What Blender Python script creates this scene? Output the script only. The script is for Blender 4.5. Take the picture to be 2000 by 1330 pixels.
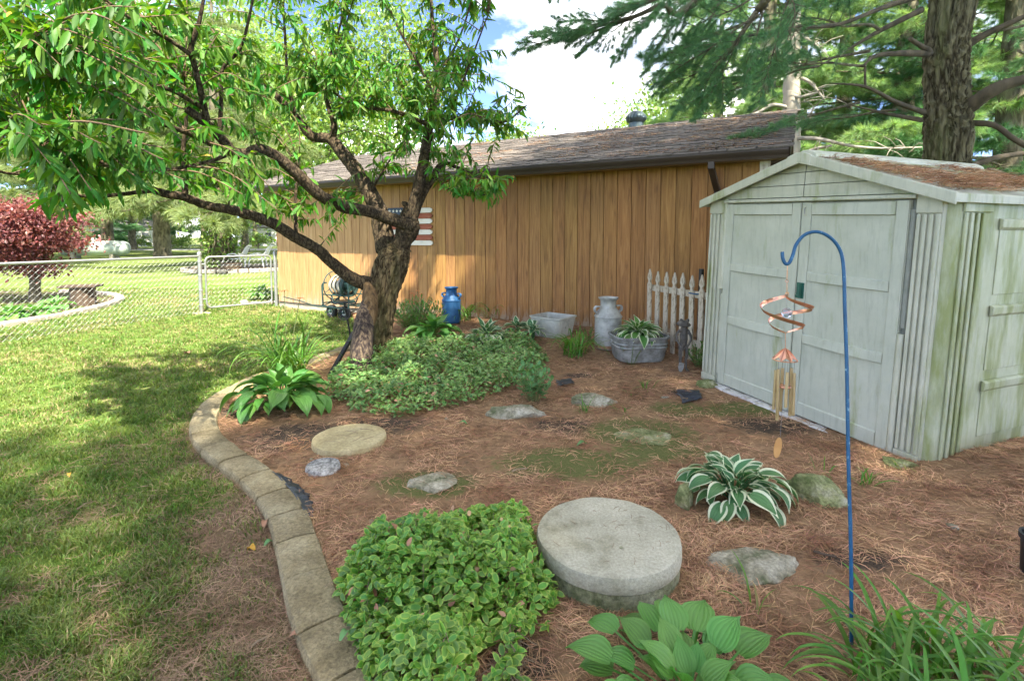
import bpy, bmesh, math, random
import numpy as np
from mathutils import Vector, Matrix, Euler, noise as mnoise

for _o in list(bpy.data.objects):
    bpy.data.objects.remove(_o)
SC = bpy.context.scene
COL = SC.collection
R = math.radians

# ------------------------------------------------------------------ camera
CAM_H, CAM_P, CAM_CY, CAM_F = 1.5, R(4.0), 532.0, 1000.0     # eye height, pitch, principal row, focal length (2000 px wide frame)
cam_d = bpy.data.cameras.new('camera'); cam = bpy.data.objects.new('camera', cam_d); COL.objects.link(cam)
cam.location = (0, 0, CAM_H); cam.rotation_euler = (R(90) - CAM_P, 0, 0)
cam_d.sensor_width = 36; cam_d.lens = 18.0; cam_d.shift_y = -(665 - CAM_CY) / 2000.0
cam_d.clip_start = 0.05; cam_d.clip_end = 2000
SC.camera = cam

# ------------------------------------------------------------------ light
SUN_AZ = (0.38, -0.925); SUN_EL = R(55.0)
SUN_DIR = Vector((SUN_AZ[0] * math.cos(SUN_EL), SUN_AZ[1] * math.cos(SUN_EL), math.sin(SUN_EL))).normalized()
sun_d = bpy.data.lights.new('sun', 'SUN'); sun_d.energy = 2.0; sun_d.angle = R(0.55); sun_d.color = (1.0, 0.93, 0.80)
sun = bpy.data.objects.new('sun', sun_d); COL.objects.link(sun)
sun.rotation_euler = SUN_DIR.to_track_quat('Z', 'Y').to_euler(); sun.location = (0, 0, 30)

world = bpy.data.worlds.new('World'); SC.world = world; world.use_nodes = True
wn, wl = world.node_tree.nodes, world.node_tree.links
wn.clear()
w_out = wn.new('ShaderNodeOutputWorld'); w_bg = wn.new('ShaderNodeBackground'); w_bg.inputs['Strength'].default_value = 0.15
w_sky = wn.new('ShaderNodeTexSky'); w_sky.sky_type = 'NISHITA'; w_sky.sun_disc = False
w_sky.sun_elevation = SUN_EL; w_sky.sun_rotation = math.atan2(SUN_AZ[0], SUN_AZ[1]); w_sky.altitude = 8500; w_sky.air_density = 0.45; w_sky.dust_density = 0.0; w_sky.ozone_density = 1.0
w_tc = wn.new('ShaderNodeTexCoord'); w_map = wn.new('ShaderNodeMapping'); w_map.inputs['Scale'].default_value = (1.0, 1.0, 2.0)
w_map.inputs['Location'].default_value = (1.3, 0.4, 0.2)
w_no = wn.new('ShaderNodeTexNoise'); w_no.inputs['Scale'].default_value = 2.3; w_no.inputs['Detail'].default_value = 9; w_no.inputs['Roughness'].default_value = 0.55
w_r1 = wn.new('ShaderNodeValToRGB'); w_r1.color_ramp.elements[0].position = 0.45; w_r1.color_ramp.elements[1].position = 0.60
w_no2 = wn.new('ShaderNodeTexNoise'); w_no2.inputs['Scale'].default_value = 3.1; w_no2.inputs['Detail'].default_value = 6
w_r2 = wn.new('ShaderNodeValToRGB'); w_r2.color_ramp.elements[0].color = (1.0, 1.05, 1.18, 1); w_r2.color_ramp.elements[1].color = (4.4, 4.25, 4.0, 1)
w_r2.color_ramp.elements[0].position = 0.36; w_r2.color_ramp.elements[1].position = 0.56
w_mx = wn.new('ShaderNodeMixRGB')
wl.new(w_tc.outputs['Generated'], w_map.inputs['Vector']); wl.new(w_map.outputs[0], w_no.inputs['Vector']); wl.new(w_map.outputs[0], w_no2.inputs['Vector'])
wl.new(w_no.outputs['Fac'], w_r1.inputs[0]); wl.new(w_no2.outputs['Fac'], w_r2.inputs[0])
wl.new(w_r1.outputs[0], w_mx.inputs[0]); wl.new(w_sky.outputs[0], w_mx.inputs[1]); wl.new(w_r2.outputs[0], w_mx.inputs[2])
wl.new(w_mx.outputs[0], w_bg.inputs['Color']); wl.new(w_bg.outputs[0], w_out.inputs[0])

SC.view_settings.view_transform = 'Standard'; SC.view_settings.look = 'None'; SC.view_settings.gamma = 1.0
SC.view_settings.use_curve_mapping = False; SC.view_settings.exposure = 3.3
SC.render.engine = 'CYCLES'
cy = SC.cycles
cy.use_denoising = True; cy.max_bounces = 6; cy.diffuse_bounces = 4; cy.glossy_bounces = 2; cy.transmission_bounces = 5; cy.transparent_max_bounces = 6
cy.caustics_reflective = False; cy.caustics_refractive = False; cy.sample_clamp_indirect = 6.0
cy.use_adaptive_sampling = True; cy.adaptive_threshold = 0.02

# ------------------------------------------------------------------ where a photo pixel meets the place
def ray(px, py):
    x = (px - 1000) / CAM_F; v = (CAM_CY - py) / CAM_F
    return (x, math.cos(CAM_P) + v * math.sin(CAM_P), -math.sin(CAM_P) + v * math.cos(CAM_P))
def G(px, py, z=0.0):
    r = ray(px, py); s = (z - CAM_H) / r[2]; return Vector((r[0] * s, r[1] * s, z))
def A(px, py, Y):
    r = ray(px, py); s = Y / r[1]; return Vector((r[0] * s, Y, CAM_H + r[2] * s))

def sstep(a, b, x):
    t = min(1.0, max(0.0, (x - a) / (b - a))); return t * t * (3 - 2 * t)

# garage wall frame: foot of the far corner, direction along the wall, direction out of the wall
W0 = Vector((-5.071, 11.067, 0)); WD = Vector((0.874, -0.486, 0)); WN = Vector((-0.486, -0.874, 0))
WLEN = 9.37
LAWN_Z = -0.03
def bed_h(x, y):
    p = Vector((x, y, 0)) - W0; t = p.dot(WD); d = p.dot(WN)
    h = 0.15 * sstep(2.6, 0.1, d) * sstep(2.0, 4.6, t)
    h += 0.05 * sstep(1.9, 0.5, math.hypot(x + 0.9, y - 6.0))                      # mound under the ground cover
    h += 0.20 * math.exp(-(((x - 3.55) / 0.55) ** 2 + ((y - 3.0) / 0.40) ** 2))        # needles drifted against the shed's side
    h += 0.016 * mnoise.noise(Vector((x * 2.1, y * 2.1, 3.0))) + 0.010 * mnoise.noise(Vector((x * 7, y * 7, 1.0)))
    return h
def GB(px, py, dz=0.0):
    z = 0.0
    for _ in range(6):
        p = G(px, py, z + dz); z = bed_h(p.x, p.y)
    return Vector((p.x, p.y, z))
def GL(px, py):
    return G(px, py, LAWN_Z)

# ------------------------------------------------------------------ object helpers
def tag(o, label=None, cat=None, group=None, kind=None):
    if label: o['label'] = label
    if cat: o['category'] = cat
    if group: o['group'] = group
    if kind: o['kind'] = kind
    return o
def link(o, parent=None):
    COL.objects.link(o)
    if parent is not None: o.parent = parent
    return o
def thing(name, label, cat, loc=(0, 0, 0), rz=0.0, group=None, rx=0.0, ry=0.0):
    o = bpy.data.objects.new(name, None); link(o); o.empty_display_size = 0.1
    o.location = loc; o.rotation_euler = (rx, ry, rz)
    return tag(o, label, cat, group)
def dup(o, parent=None, loc=None, rot=None):
    c = o.copy(); link(c, parent)
    if loc is not None: c.location = loc
    if rot is not None: c.rotation_euler = rot
    for ch in list(o.children): dup(ch, c)
    return c
def inst(name, mesh, parent, loc, rot3=None, scale=1.0):
    o = bpy.data.objects.new(name, mesh); link(o, parent)
    m = Matrix.Diagonal((scale, scale, scale)) if not hasattr(scale, '__len__') else Matrix.Diagonal(scale)
    if rot3 is not None: m = rot3 @ m
    m = m.to_4x4(); m.translation = Vector(loc)
    o.matrix_basis = m
    return o

def np_mesh(name, V, F, mats, midx=None, smooth=True):
    """V (n,3), F (m,k) with the same corner count k."""
    me = bpy.data.meshes.new(name)
    V = np.ascontiguousarray(V, dtype=np.float32); F = np.ascontiguousarray(F, dtype=np.int32)
    m, k = F.shape
    me.vertices.add(len(V)); me.vertices.foreach_set('co', V.ravel())
    me.loops.add(m * k); me.loops.foreach_set('vertex_index', F.ravel())
    me.polygons.add(m); me.polygons.foreach_set('loop_start', np.arange(m, dtype=np.int32) * k)
    me.polygons.foreach_set('loop_total', np.full(m, k, dtype=np.int32))
    if midx is not None: me.polygons.foreach_set('material_index', np.ascontiguousarray(midx, dtype=np.int32))
    me.polygons.foreach_set('use_smooth', np.full(m, smooth, dtype=bool))
    for mm in (mats if isinstance(mats, (list, tuple)) else [mats]): me.materials.append(mm)
    me.update(calc_edges=True)
    return me
def obj(name, me, parent=None):
    o = bpy.data.objects.new(name, me); return link(o, parent)

class MB:
    """collects shapes and becomes one mesh"""
    def __init__(s): s.v = []; s.f = []; s.mi = []
    def add(s, vs, fs, m=0):
        b = len(s.v); s.v += [tuple(v) for v in vs]; s.f += [tuple(i + b for i in f) for f in fs]; s.mi += [m] * len(fs); return s
    def box(s, c, d, rot=None, m=0):
        x, y, z = d[0] / 2, d[1] / 2, d[2] / 2
        vs = [Vector(p) for p in ((-x, -y, -z), (x, -y, -z), (x, y, -z), (-x, y, -z), (-x, -y, z), (x, -y, z), (x, y, z), (-x, y, z))]
        if rot is not None:
            M = rot if isinstance(rot, Matrix) else Euler(rot).to_matrix()
            vs = [M @ v for v in vs]
        c = Vector(c)
        return s.add([v + c for v in vs], [(0, 3, 2, 1), (4, 5, 6, 7), (0, 1, 5, 4), (1, 2, 6, 5), (2, 3, 7, 6), (3, 0, 4, 7)], m)
    def span(s, a, b, m=0):
        return s.box([(a[i] + b[i]) / 2 for i in range(3)], [abs(b[i] - a[i]) for i in range(3)], None, m)
    def prism(s, poly, z0, z1, m=0):
        n = len(poly)
        vs = [(p[0], p[1], z0) for p in poly] + [(p[0], p[1], z1) for p in poly]
        return s.add(vs, [tuple(range(n))[::-1], tuple(range(n, 2 * n))] + [(i, (i + 1) % n, n + (i + 1) % n, n + i) for i in range(n)], m)
    def prism_x(s, poly, x0, x1, m=0):      # poly in (y,z)
        n = len(poly)
        vs = [(x0, p[0], p[1]) for p in poly] + [(x1, p[0], p[1]) for p in poly]
        return s.add(vs, [tuple(range(n))[::-1], tuple(range(n, 2 * n))] + [(i, (i + 1) % n, n + (i + 1) % n, n + i) for i in range(n)], m)
    def prism_y(s, poly, y0, y1, m=0):      # poly in (x,z)
        n = len(poly)
        vs = [(p[0], y0, p[1]) for p in poly] + [(p[0], y1, p[1]) for p in poly]
        return s.add(vs, [tuple(range(n)), tuple(range(n, 2 * n))[::-1]] + [(i, n + i, n + (i + 1) % n, (i + 1) % n) for i in range(n)], m)
    def lathe(s, prof, seg=32, c=(0, 0, 0), m=0, sx=1.0, sy=1.0, close=True):
        vs = []; n = len(prof)
        for r, z in prof:
            for k in range(seg):
                a = 2 * math.pi * k / seg; vs.append((c[0] + r * sx * math.cos(a), c[1] + r * sy * math.sin(a), c[2] + z))
        fs = [(i * seg + k, i * seg + (k + 1) % seg, (i + 1) * seg + (k + 1) % seg, (i + 1) * seg + k) for i in range(n - 1) for k in range(seg)]
        if close:
            if prof[0][0] > 1e-5: fs.append(tuple(range(seg))[::-1])
            if prof[-1][0] > 1e-5: fs.append(tuple((n - 1) * seg + k for k in range(seg)))
        return s.add(vs, fs, m)
    def tube(s, pts, rad, seg=8, m=0, cap=True, closed=False):
        pts = [Vector(p) for p in pts]; n = len(pts)
        if not hasattr(rad, '__len__'): rad = [rad] * n
        up = None; vs = []
        for i, p in enumerate(pts):
            if closed: t = pts[(i + 1) % n] - pts[i - 1]
            else: t = pts[min(i + 1, n - 1)] - pts[max(i - 1, 0)]
            t = t.normalized() if t.length > 1e-9 else Vector((0, 0, 1))
            if up is None:
                up = Vector((0, 0, 1)) if abs(t.z) < 0.9 else Vector((1, 0, 0))
            up = (up - t * up.dot(t));
            up = up.normalized() if up.length > 1e-6 else t.orthogonal().normalized()
            sd = t.cross(up)
            for k in range(seg):
                a = 2 * math.pi * k / seg; vs.append(p + (up * math.cos(a) + sd * math.sin(a)) * rad[i])
        fs = []
        for i in range(n if closed else n - 1):
            j = (i + 1) % n
            for k in range(seg): fs.append((i * seg + k, j * seg + k, j * seg + (k + 1) % seg, i * seg + (k + 1) % seg))
        if cap and not closed: fs += [tuple(range(seg)), tuple((n - 1) * seg + k for k in range(seg))[::-1]]
        return s.add(vs, fs, m)
    def ball(s, c, r, seg=14, rings=9, m=0, rot=None):
        if not hasattr(r, '__len__'): r = (r, r, r)
        vs = []; fs = []
        M = Euler(rot).to_matrix() if rot else Matrix.Identity(3)
        for i in range(rings + 1):
            th = math.pi * i / rings
            for k in range(seg):
                a = 2 * math.pi * k / seg
                vs.append(M @ Vector((r[0] * math.sin(th) * math.cos(a), r[1] * math.sin(th) * math.sin(a), r[2] * math.cos(th))) + Vector(c))
        for i in range(rings):
            for k in range(seg): fs.append((i * seg + k, (i + 1) * seg + k, (i + 1) * seg + (k + 1) % seg, i * seg + (k + 1) % seg))
        return s.add(vs, fs, m)
    def mesh(s, name, mats, smooth=False, bevel=0.0, auto=None):
        me = bpy.data.meshes.new(name); me.from_pydata(s.v, [], s.f)
        for mm in (mats if isinstance(mats, (list, tuple)) else [mats]): me.materials.append(mm)
        me.polygons.foreach_set('material_index', s.mi)
        bm = bmesh.new(); bm.from_mesh(me)
        if bevel > 0:
            bmesh.ops.remove_doubles(bm, verts=bm.verts, dist=1e-6)
            es = [e for e in bm.edges if len(e.link_faces) == 2 and e.calc_face_angle(0) > 0.6]
            bmesh.ops.bevel(bm, geom=es, offset=bevel, segments=2, profile=0.5, affect='EDGES', clamp_overlap=True)
        bmesh.ops.recalc_face_normals(bm, faces=bm.faces)
        if smooth:
            for f in bm.faces: f.smooth = True
            for e in bm.edges:
                if len(e.link_faces) == 2 and e.calc_face_angle(0) > R(38): e.smooth = False
        bm.to_mesh(me); bm.free(); me.update()
        return me
    def build(s, name, mats, parent=None, smooth=False, bevel=0.0, loc=None, rot=None):
        o = obj(name, s.mesh(name, mats, smooth, bevel), parent)
        if loc is not None: o.location = loc
        if rot is not None: o.rotation_euler = rot
        return o

def catmull(pts, n=6):
    P = [np.array(p, dtype=float) for p in pts]; P = [2 * P[0] - P[1]] + P + [2 * P[-1] - P[-2]]; out = []
    for i in range(1, len(P) - 2):
        for k in range(n):
            t = k / n
            out.append(0.5 * ((2 * P[i]) + (-P[i - 1] + P[i + 1]) * t + (2 * P[i - 1] - 5 * P[i] + 4 * P[i + 1] - P[i + 2]) * t * t + (-P[i - 1] + 3 * P[i] - 3 * P[i + 1] + P[i + 2]) * t ** 3))
    out.append(P[-2]); return [Vector(o) for o in out]
def catm1(vals, n=6):
    return [v.x for v in catmull([(a, 0, 0) for a in vals], n)]
def arcpts(c, r, a0, a1, n, plane='xz'):
    out = []
    for i in range(n + 1):
        a = a0 + (a1 - a0) * i / n
        u, v = r * math.cos(a), r * math.sin(a)
        out.append(Vector((c[0] + u, c[1], c[2] + v)) if plane == 'xz' else (Vector((c[0] + u, c[1] + v, c[2])) if plane == 'xy' else Vector((c[0], c[1] + u, c[2] + v))))
    return out

def bark_tube(name, pts, rad, mat, parent, seg=24, amp=0.08, freq=5.0, stretch=0.35, off=(0, 0, 0), flare=None, sub=6):
    """a limb whose bark has real ridges: radius displaced by ridged noise that runs along the limb"""
    pts = catmull(pts, sub); rad = catm1(rad, sub); mb = MB(); n = len(pts)
    mb.tube(pts, rad, seg)
    L = 0; d = [0]
    for i in range(1, n): L += (pts[i] - pts[i - 1]).length; d.append(L)
    sd = random.random() * 50
    V = []
    for i in range(n):
        for k in range(seg):
            a = 2 * math.pi * k / seg; v = Vector(mb.v[i * seg + k]); c = pts[i]; r = rad[i]
            q = Vector((math.cos(a) * freq * 0.5, math.sin(a) * freq * 0.5, d[i] / max(r, .02) * stretch * freq * 0.4 + sd))
            nz = abs(mnoise.noise(q)) * 2 + 0.5 * abs(mnoise.noise(q * 2.3))
            g = 1.0 + amp * (0.7 - nz) * 1.6 + 0.06 * mnoise.noise(Vector((math.cos(a), math.sin(a), d[i] * 2.5 + sd)))
            if flare: g *= 1 + flare * math.exp(-d[i] / (rad[0] * 1.2)) * (0.6 + 0.5 * math.sin(a * 5 + sd))
            V.append(c + (v - c) * g - Vector(off))
    mb.v = [tuple(v) for v in V]
    return mb.build(name, mat, parent, smooth=False) if False else _sm(mb, name, mat, parent)
def _sm(mb, name, mat, parent):
    me = mb.mesh(name, mat); me.polygons.foreach_set('use_smooth', [True] * len(me.polygons)); return obj(name, me, parent)

# ---- leaf shapes: rows of cross-sections along +Y, normal +Z
def leaf_tpl(L, W, n=4, cols=2, fold=0.25, droop=0.25, shape='lance', wave=0.0, tip=0.02):
    V = []; F = []; half = cols // 2
    for i in range(n + 1):
        t = i / n
        if shape == 'lance': w = math.sin(math.pi * min(1, t * 0.93 + 0.07)) ** 0.8 * (1 - 0.25 * t)
        elif shape == 'ovate': w = (math.sin(math.pi * (0.06 + 0.94 * t) ** 0.72)) ** 0.75
        elif shape == 'strap': w = min(1, 0.7 + t) * (1 - t ** 3)
        else: w = math.sin(math.pi * (0.05 + 0.95 * t) ** 0.85) ** 0.7
        w = max(w, tip) * W / 2
        z0 = -droop * L * t * t
        y = L * (t - 0.18 * droop * t * t)
        for j in range(cols + 1):
            u = (j - half) / half
            V.append((u * w, y, z0 + fold * abs(u) ** 1.4 * w + wave * W * math.sin(t * 9 + j) * abs(u)))
    c = cols + 1
    for i in range(n):
        for j in range(cols): F.append((i * c + j, i * c + j + 1, (i + 1) * c + j + 1, (i + 1) * c + j))
    return np.array(V), np.array(F)
def frames(d, up, roll=None):
    d = d / np.maximum(np.linalg.norm(d, axis=1, keepdims=True), 1e-9)
    x = np.cross(d, up); x /= np.maximum(np.linalg.norm(x, axis=1, keepdims=True), 1e-6)
    z = np.cross(x, d)
    if roll is not None:
        c, s = np.cos(roll)[:, None], np.sin(roll)[:, None]; x, z = x * c + z * s, z * c - x * s
    return np.stack([x, d, z], axis=2)          # columns = local x, y, z
def scatter(tv, tf, pos, Rm, sc):
    """copies of a template as one vertex / face array; sc scalar array or (n,3)"""
    n = len(pos); sc = np.asarray(sc, dtype=float)
    if sc.ndim == 1: sc = sc[:, None] * np.ones((1, 3))
    V = np.einsum('nij,nkj->nki', Rm, tv[None] * sc[:, None, :]) + pos[:, None, :]
    F = tf[None] + (np.arange(n) * len(tv))[:, None, None]
    return V.reshape(-1, 3), F.reshape(-1, tf.shape[1])
def m3(Rn):
    return Matrix([[Rn[i][j] for j in range(3)] for i in range(3)])
def in_poly(x, y, P):
    c = False; j = len(P) - 1
    for i in range(len(P)):
        if ((P[i][1] > y) != (P[j][1] > y)) and (x < (P[j][0] - P[i][0]) * (y - P[i][1]) / (P[j][1] - P[i][1]) + P[i][0]): c = not c
        j = i
    return c
def in_poly_np(x, y, P):
    c = np.zeros(len(x), bool); j = len(P) - 1
    for i in range(len(P)):
        a = (P[i][1] > y) != (P[j][1] > y)
        with np.errstate(divide='ignore', invalid='ignore'):
            b = x < (P[j][0] - P[i][0]) * (y - P[i][1]) / ((P[j][1] - P[i][1]) + 1e-12) + P[i][0]
        c ^= a & b; j = i
    return c
# ------------------------------------------------------------------ materials (all procedural)
def nmat(name):
    m = bpy.data.materials.new(name); m.use_nodes = True; n = m.node_tree.nodes; n.clear()
    out = n.new('ShaderNodeOutputMaterial'); b = n.new('ShaderNodeBsdfPrincipled')
    m.node_tree.links.new(b.outputs[0], out.inputs[0]); return m, n, m.node_tree.links, b, out
def ramp(n, stops):
    r = n.new('ShaderNodeValToRGB'); cr = r.color_ramp
    while len(cr.elements) < len(stops): cr.elements.new(0.5)
    for e, (p, c) in zip(cr.elements, stops): e.position = p; e.color = (*c, 1)
    return r
def coords(n, l, space, stretch):
    mp = n.new('ShaderNodeMapping'); mp.inputs['Scale'].default_value = stretch
    if space == 'W':
        g = n.new('ShaderNodeNewGeometry'); l.new(g.outputs['Position'], mp.inputs['Vector'])
    else:
        t = n.new('ShaderNodeTexCoord'); l.new(t.outputs['Object'], mp.inputs['Vector'])
    return mp
def noise_node(n, l, src, scale, detail=5, rough=0.55, dist=0.0):
    t = n.new('ShaderNodeTexNoise'); t.inputs['Scale'].default_value = scale; t.inputs['Detail'].default_value = detail
    t.inputs['Roughness'].default_value = rough; t.inputs['Distortion'].default_value = dist
    l.new(src, t.inputs['Vector']); return t
def vary(n, l, col, amount, hue=0.0, island=True):
    """light/dark and hue differences from piece to piece"""
    oi = n.new('ShaderNodeObjectInfo'); geo = n.new('ShaderNodeNewGeometry')
    ad = n.new('ShaderNodeMath'); ad.operation = 'ADD'; l.new(oi.outputs['Random'], ad.inputs[0])
    if island: l.new(geo.outputs['Random Per Island'], ad.inputs[1])
    else: ad.inputs[1].default_value = 0
    fr = n.new('ShaderNodeMath'); fr.operation = 'FRACT'; l.new(ad.outputs[0], fr.inputs[0])
    mr = n.new('ShaderNodeMapRange'); mr.inputs['To Min'].default_value = 1 - amount; mr.inputs['To Max'].default_value = 1 + amount
    l.new(fr.outputs[0], mr.inputs['Value'])
    hs = n.new('ShaderNodeHueSaturation'); l.new(mr.outputs[0], hs.inputs['Value']); l.new(col, hs.inputs['Color'])
    if hue:
        m7 = n.new('ShaderNodeMath'); m7.operation = 'MULTIPLY'; m7.inputs[1].default_value = 7.31; l.new(fr.outputs[0], m7.inputs[0])
        f2 = n.new('ShaderNodeMath'); f2.operation = 'FRACT'; l.new(m7.outputs[0], f2.inputs[0])
        mh = n.new('ShaderNodeMapRange'); mh.inputs['To Min'].default_value = 0.5 - hue; mh.inputs['To Max'].default_value = 0.5 + hue
        l.new(f2.outputs[0], mh.inputs['Value']); l.new(mh.outputs[0], hs.inputs['Hue'])
    return hs.outputs[0]
def mat(name, stops, scale=8, stretch=(1, 1, 1), space='O', rough=0.7, metal=0.0, bump=0.0, bscale=None, bstretch=None, var=0.0, hue=0.0, detail=6, dist=0.0, spec=0.4, island=True, bdist=0.01, coat=0.0, grain=None):
    m, n, l, b, out = nmat(name)
    mp = coords(n, l, space, stretch); t = noise_node(n, l, mp.outputs[0], scale, detail, 0.6, dist)
    c = ramp(n, stops); l.new(t.outputs['Fac'], c.inputs[0]); col = c.outputs[0]
    if grain:
        g1 = noise_node(n, l, mp.outputs[0], grain[0], 4, 0.7); g2 = ramp(n, [(0.32, (1 - grain[1],) * 3), (0.68, (1 + grain[1],) * 3)]); l.new(g1.outputs['Fac'], g2.inputs[0])
        gm_ = n.new('ShaderNodeMixRGB'); gm_.blend_type = 'MULTIPLY'; gm_.inputs[0].default_value = 1.0; l.new(col, gm_.inputs[1]); l.new(g2.outputs[0], gm_.inputs[2]); col = gm_.outputs[0]
    if var: col = vary(n, l, col, var, hue, island)
    l.new(col, b.inputs['Base Color']); b.inputs['Roughness'].default_value = rough; b.inputs['Metallic'].default_value = metal
    b.inputs['Specular IOR Level'].default_value = spec; b.inputs['Coat Weight'].default_value = coat
    if bump:
        mp2 = coords(n, l, space, bstretch or stretch); t2 = noise_node(n, l, mp2.outputs[0], bscale or scale * 3, 8, 0.65)
        bp = n.new('ShaderNodeBump'); bp.inputs['Strength'].default_value = bump; bp.inputs['Distance'].default_value = bdist
        l.new(t2.outputs['Fac'], bp.inputs['Height']); l.new(bp.outputs[0], b.inputs['Normal'])
    return m
def leaf_mat(name, c1, c2, transl=0.35, tcol=None, rough=0.42, var=0.28, hue=0.02, spec=0.45, vein=0.0, vscale=60):
    m, n, l, b, out = nmat(name)
    mp = coords(n, l, 'O', (1, 1, 1)); t = noise_node(n, l, mp.outputs[0], 3.0, 3)
    c = ramp(n, [(0.35, c1), (0.65, c2)]); l.new(t.outputs['Fac'], c.inputs[0]); col = vary(n, l, c.outputs[0], var, hue)
    l.new(col, b.inputs['Base Color']); b.inputs['Roughness'].default_value = rough; b.inputs['Specular IOR Level'].default_value = spec
    tr = n.new('ShaderNodeBsdfTranslucent'); mx = n.new('ShaderNodeMixShader'); mx.inputs[0].default_value = transl
    g = n.new('ShaderNodeMixRGB'); g.blend_type = 'MULTIPLY'; g.inputs[0].default_value = 1; g.inputs[2].default_value = (*(tcol or (1.5, 1.5, 0.5)), 1)
    l.new(col, g.inputs[1]); l.new(g.outputs[0], tr.inputs['Color'])
    l.new(b.outputs[0], mx.inputs[1]); l.new(tr.outputs[0], mx.inputs[2]); l.new(mx.outputs[0], out.inputs[0])
    if vein:
        wv = n.new('ShaderNodeTexWave'); wv.bands_direction = 'X'; wv.inputs['Scale'].default_value = vscale; wv.inputs['Distortion'].default_value = 0.3
        tc = n.new('ShaderNodeTexCoord'); l.new(tc.outputs['UV'], wv.inputs['Vector'])
        bp = n.new('ShaderNodeBump'); bp.inputs['Strength'].default_value = vein; bp.inputs['Distance'].default_value = 0.004
        l.new(wv.outputs['Fac'], bp.inputs['Height']); l.new(bp.outputs[0], b.inputs['Normal'])
        vr = ramp(n, [(0.0, (0.74, 0.80, 0.74)), (0.30, (1.0, 1.0, 1.0))]); l.new(wv.outputs['Fac'], vr.inputs[0])
        vm = n.new('ShaderNodeMixRGB'); vm.blend_type = 'MULTIPLY'; vm.inputs[0].default_value = 1.0; l.new(col, vm.inputs[1]); l.new(vr.outputs[0], vm.inputs[2]); l.new(vm.outputs[0], b.inputs['Base Color'])
    return m

M = {}
# -- vegetation
M['peach_leaf'] = leaf_mat('peach_leaf', (0.048, 0.145, 0.018), (0.092, 0.215, 0.024), 0.36, (2.0, 1.8, 0.4), rough=0.5, spec=0.3, var=0.38, hue=0.04)
M['peach_bark'] = mat('peach_bark', [(0.3, (0.022, 0.016, 0.011)), (0.52, (0.075, 0.055, 0.033)), (0.72, (0.15, 0.13, 0.065))], 9, (1, 1, 0.5), rough=0.9, bump=0.7, bscale=45, bdist=0.02)
M['twig'] = mat('twig', [(0.3, (0.09, 0.06, 0.035)), (0.7, (0.20, 0.13, 0.07))], 12, rough=0.8)
M['pine_bark'] = mat('pine_bark', [(0.32, (0.045, 0.038, 0.026)), (0.5, (0.14, 0.12, 0.075)), (0.7, (0.23, 0.21, 0.13))], 7, (1, 1, 0.35), rough=0.95, bump=0.8, bscale=28, bdist=0.03)
M['dead_bark'] = mat('dead_bark', [(0.3, (0.22, 0.19, 0.14)), (0.7, (0.42, 0.38, 0.30))], 6, (1, 1, 0.4), rough=0.95, bump=0.5, bscale=30)
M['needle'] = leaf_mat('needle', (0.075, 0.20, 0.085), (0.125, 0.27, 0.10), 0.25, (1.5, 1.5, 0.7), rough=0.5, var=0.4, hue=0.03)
M['needle_lit'] = leaf_mat('needle_lit', (0.18, 0.31, 0.12), (0.27, 0.39, 0.15), 0.35, (1.5, 1.5, 0.7), rough=0.55, var=0.4, hue=0.03)  # paler copy of needle with sunlight put into the colour
M['spruce'] = leaf_mat('spruce', (0.17, 0.23, 0.09), (0.26, 0.32, 0.13), 0.35, (1.4, 1.4, 0.6), rough=0.6, var=0.4, hue=0.03)
M['broadleaf'] = leaf_mat('broadleaf', (0.12, 0.21, 0.045), (0.21, 0.31, 0.07), 0.35, (1.5, 1.5, 0.6), var=0.4, hue=0.03)
M['maple_red'] = leaf_mat('maple_red', (0.12, 0.040, 0.045), (0.30, 0.125, 0.105), 0.35, (1.6, 1.0, 0.8), var=0.45, hue=0.02)
M['hosta_green'] = leaf_mat('hosta_green', (0.065, 0.185, 0.035), (0.105, 0.255, 0.048), 0.25, (1.4, 1.5, 0.5), rough=0.38, var=0.22, vein=0.55, vscale=1.15)
M['hosta_light'] = leaf_mat('hosta_light', (0.105, 0.26, 0.055), (0.14, 0.32, 0.07), 0.28, (1.4, 1.5, 0.5), rough=0.42, var=0.16, vein=0.55, vscale=1.15)
M['hosta_mid'] = leaf_mat('hosta_mid', (0.05, 0.165, 0.06), (0.085, 0.22, 0.075), 0.22, (1.4, 1.5, 0.6), rough=0.40, var=0.18, vein=0.5, vscale=1.15)
M['hosta_edge'] = leaf_mat('hosta_edge', (0.55, 0.62, 0.36), (0.66, 0.70, 0.48), 0.25, (1.1, 1.1, 0.8), rough=0.45, var=0.1)
M['strap_leaf'] = leaf_mat('strap_leaf', (0.075, 0.20, 0.025), (0.13, 0.29, 0.04), 0.35, (1.5, 1.5, 0.5), rough=0.4, var=0.3, hue=0.02)
M['strap_dry'] = leaf_mat('strap_dry', (0.20, 0.20, 0.06), (0.34, 0.27, 0.10), 0.3, (1.3, 1.2, 0.6), rough=0.6, var=0.3)
M['vinca_mid'] = leaf_mat('vinca_mid', (0.08, 0.22, 0.035), (0.16, 0.33, 0.045), 0.25, (1.4, 1.5, 0.5), rough=0.40, var=0.35, hue=0.02)
M['vinca_edge'] = leaf_mat('vinca_edge', (0.22, 0.37, 0.055), (0.37, 0.50, 0.10), 0.3, (1.2, 1.2, 0.6), rough=0.42, var=0.25, hue=0.015)
M['sedum'] = leaf_mat('sedum', (0.11, 0.25, 0.085), (0.17, 0.33, 0.11), 0.25, (1.3, 1.4, 0.6), rough=0.5, var=0.2)
M['grass'] = leaf_mat('grass', (0.105, 0.185, 0.030), (0.20, 0.265, 0.066), 0.35, (1.4, 1.4, 0.5), rough=0.55, var=0.42, hue=0.03)
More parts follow.
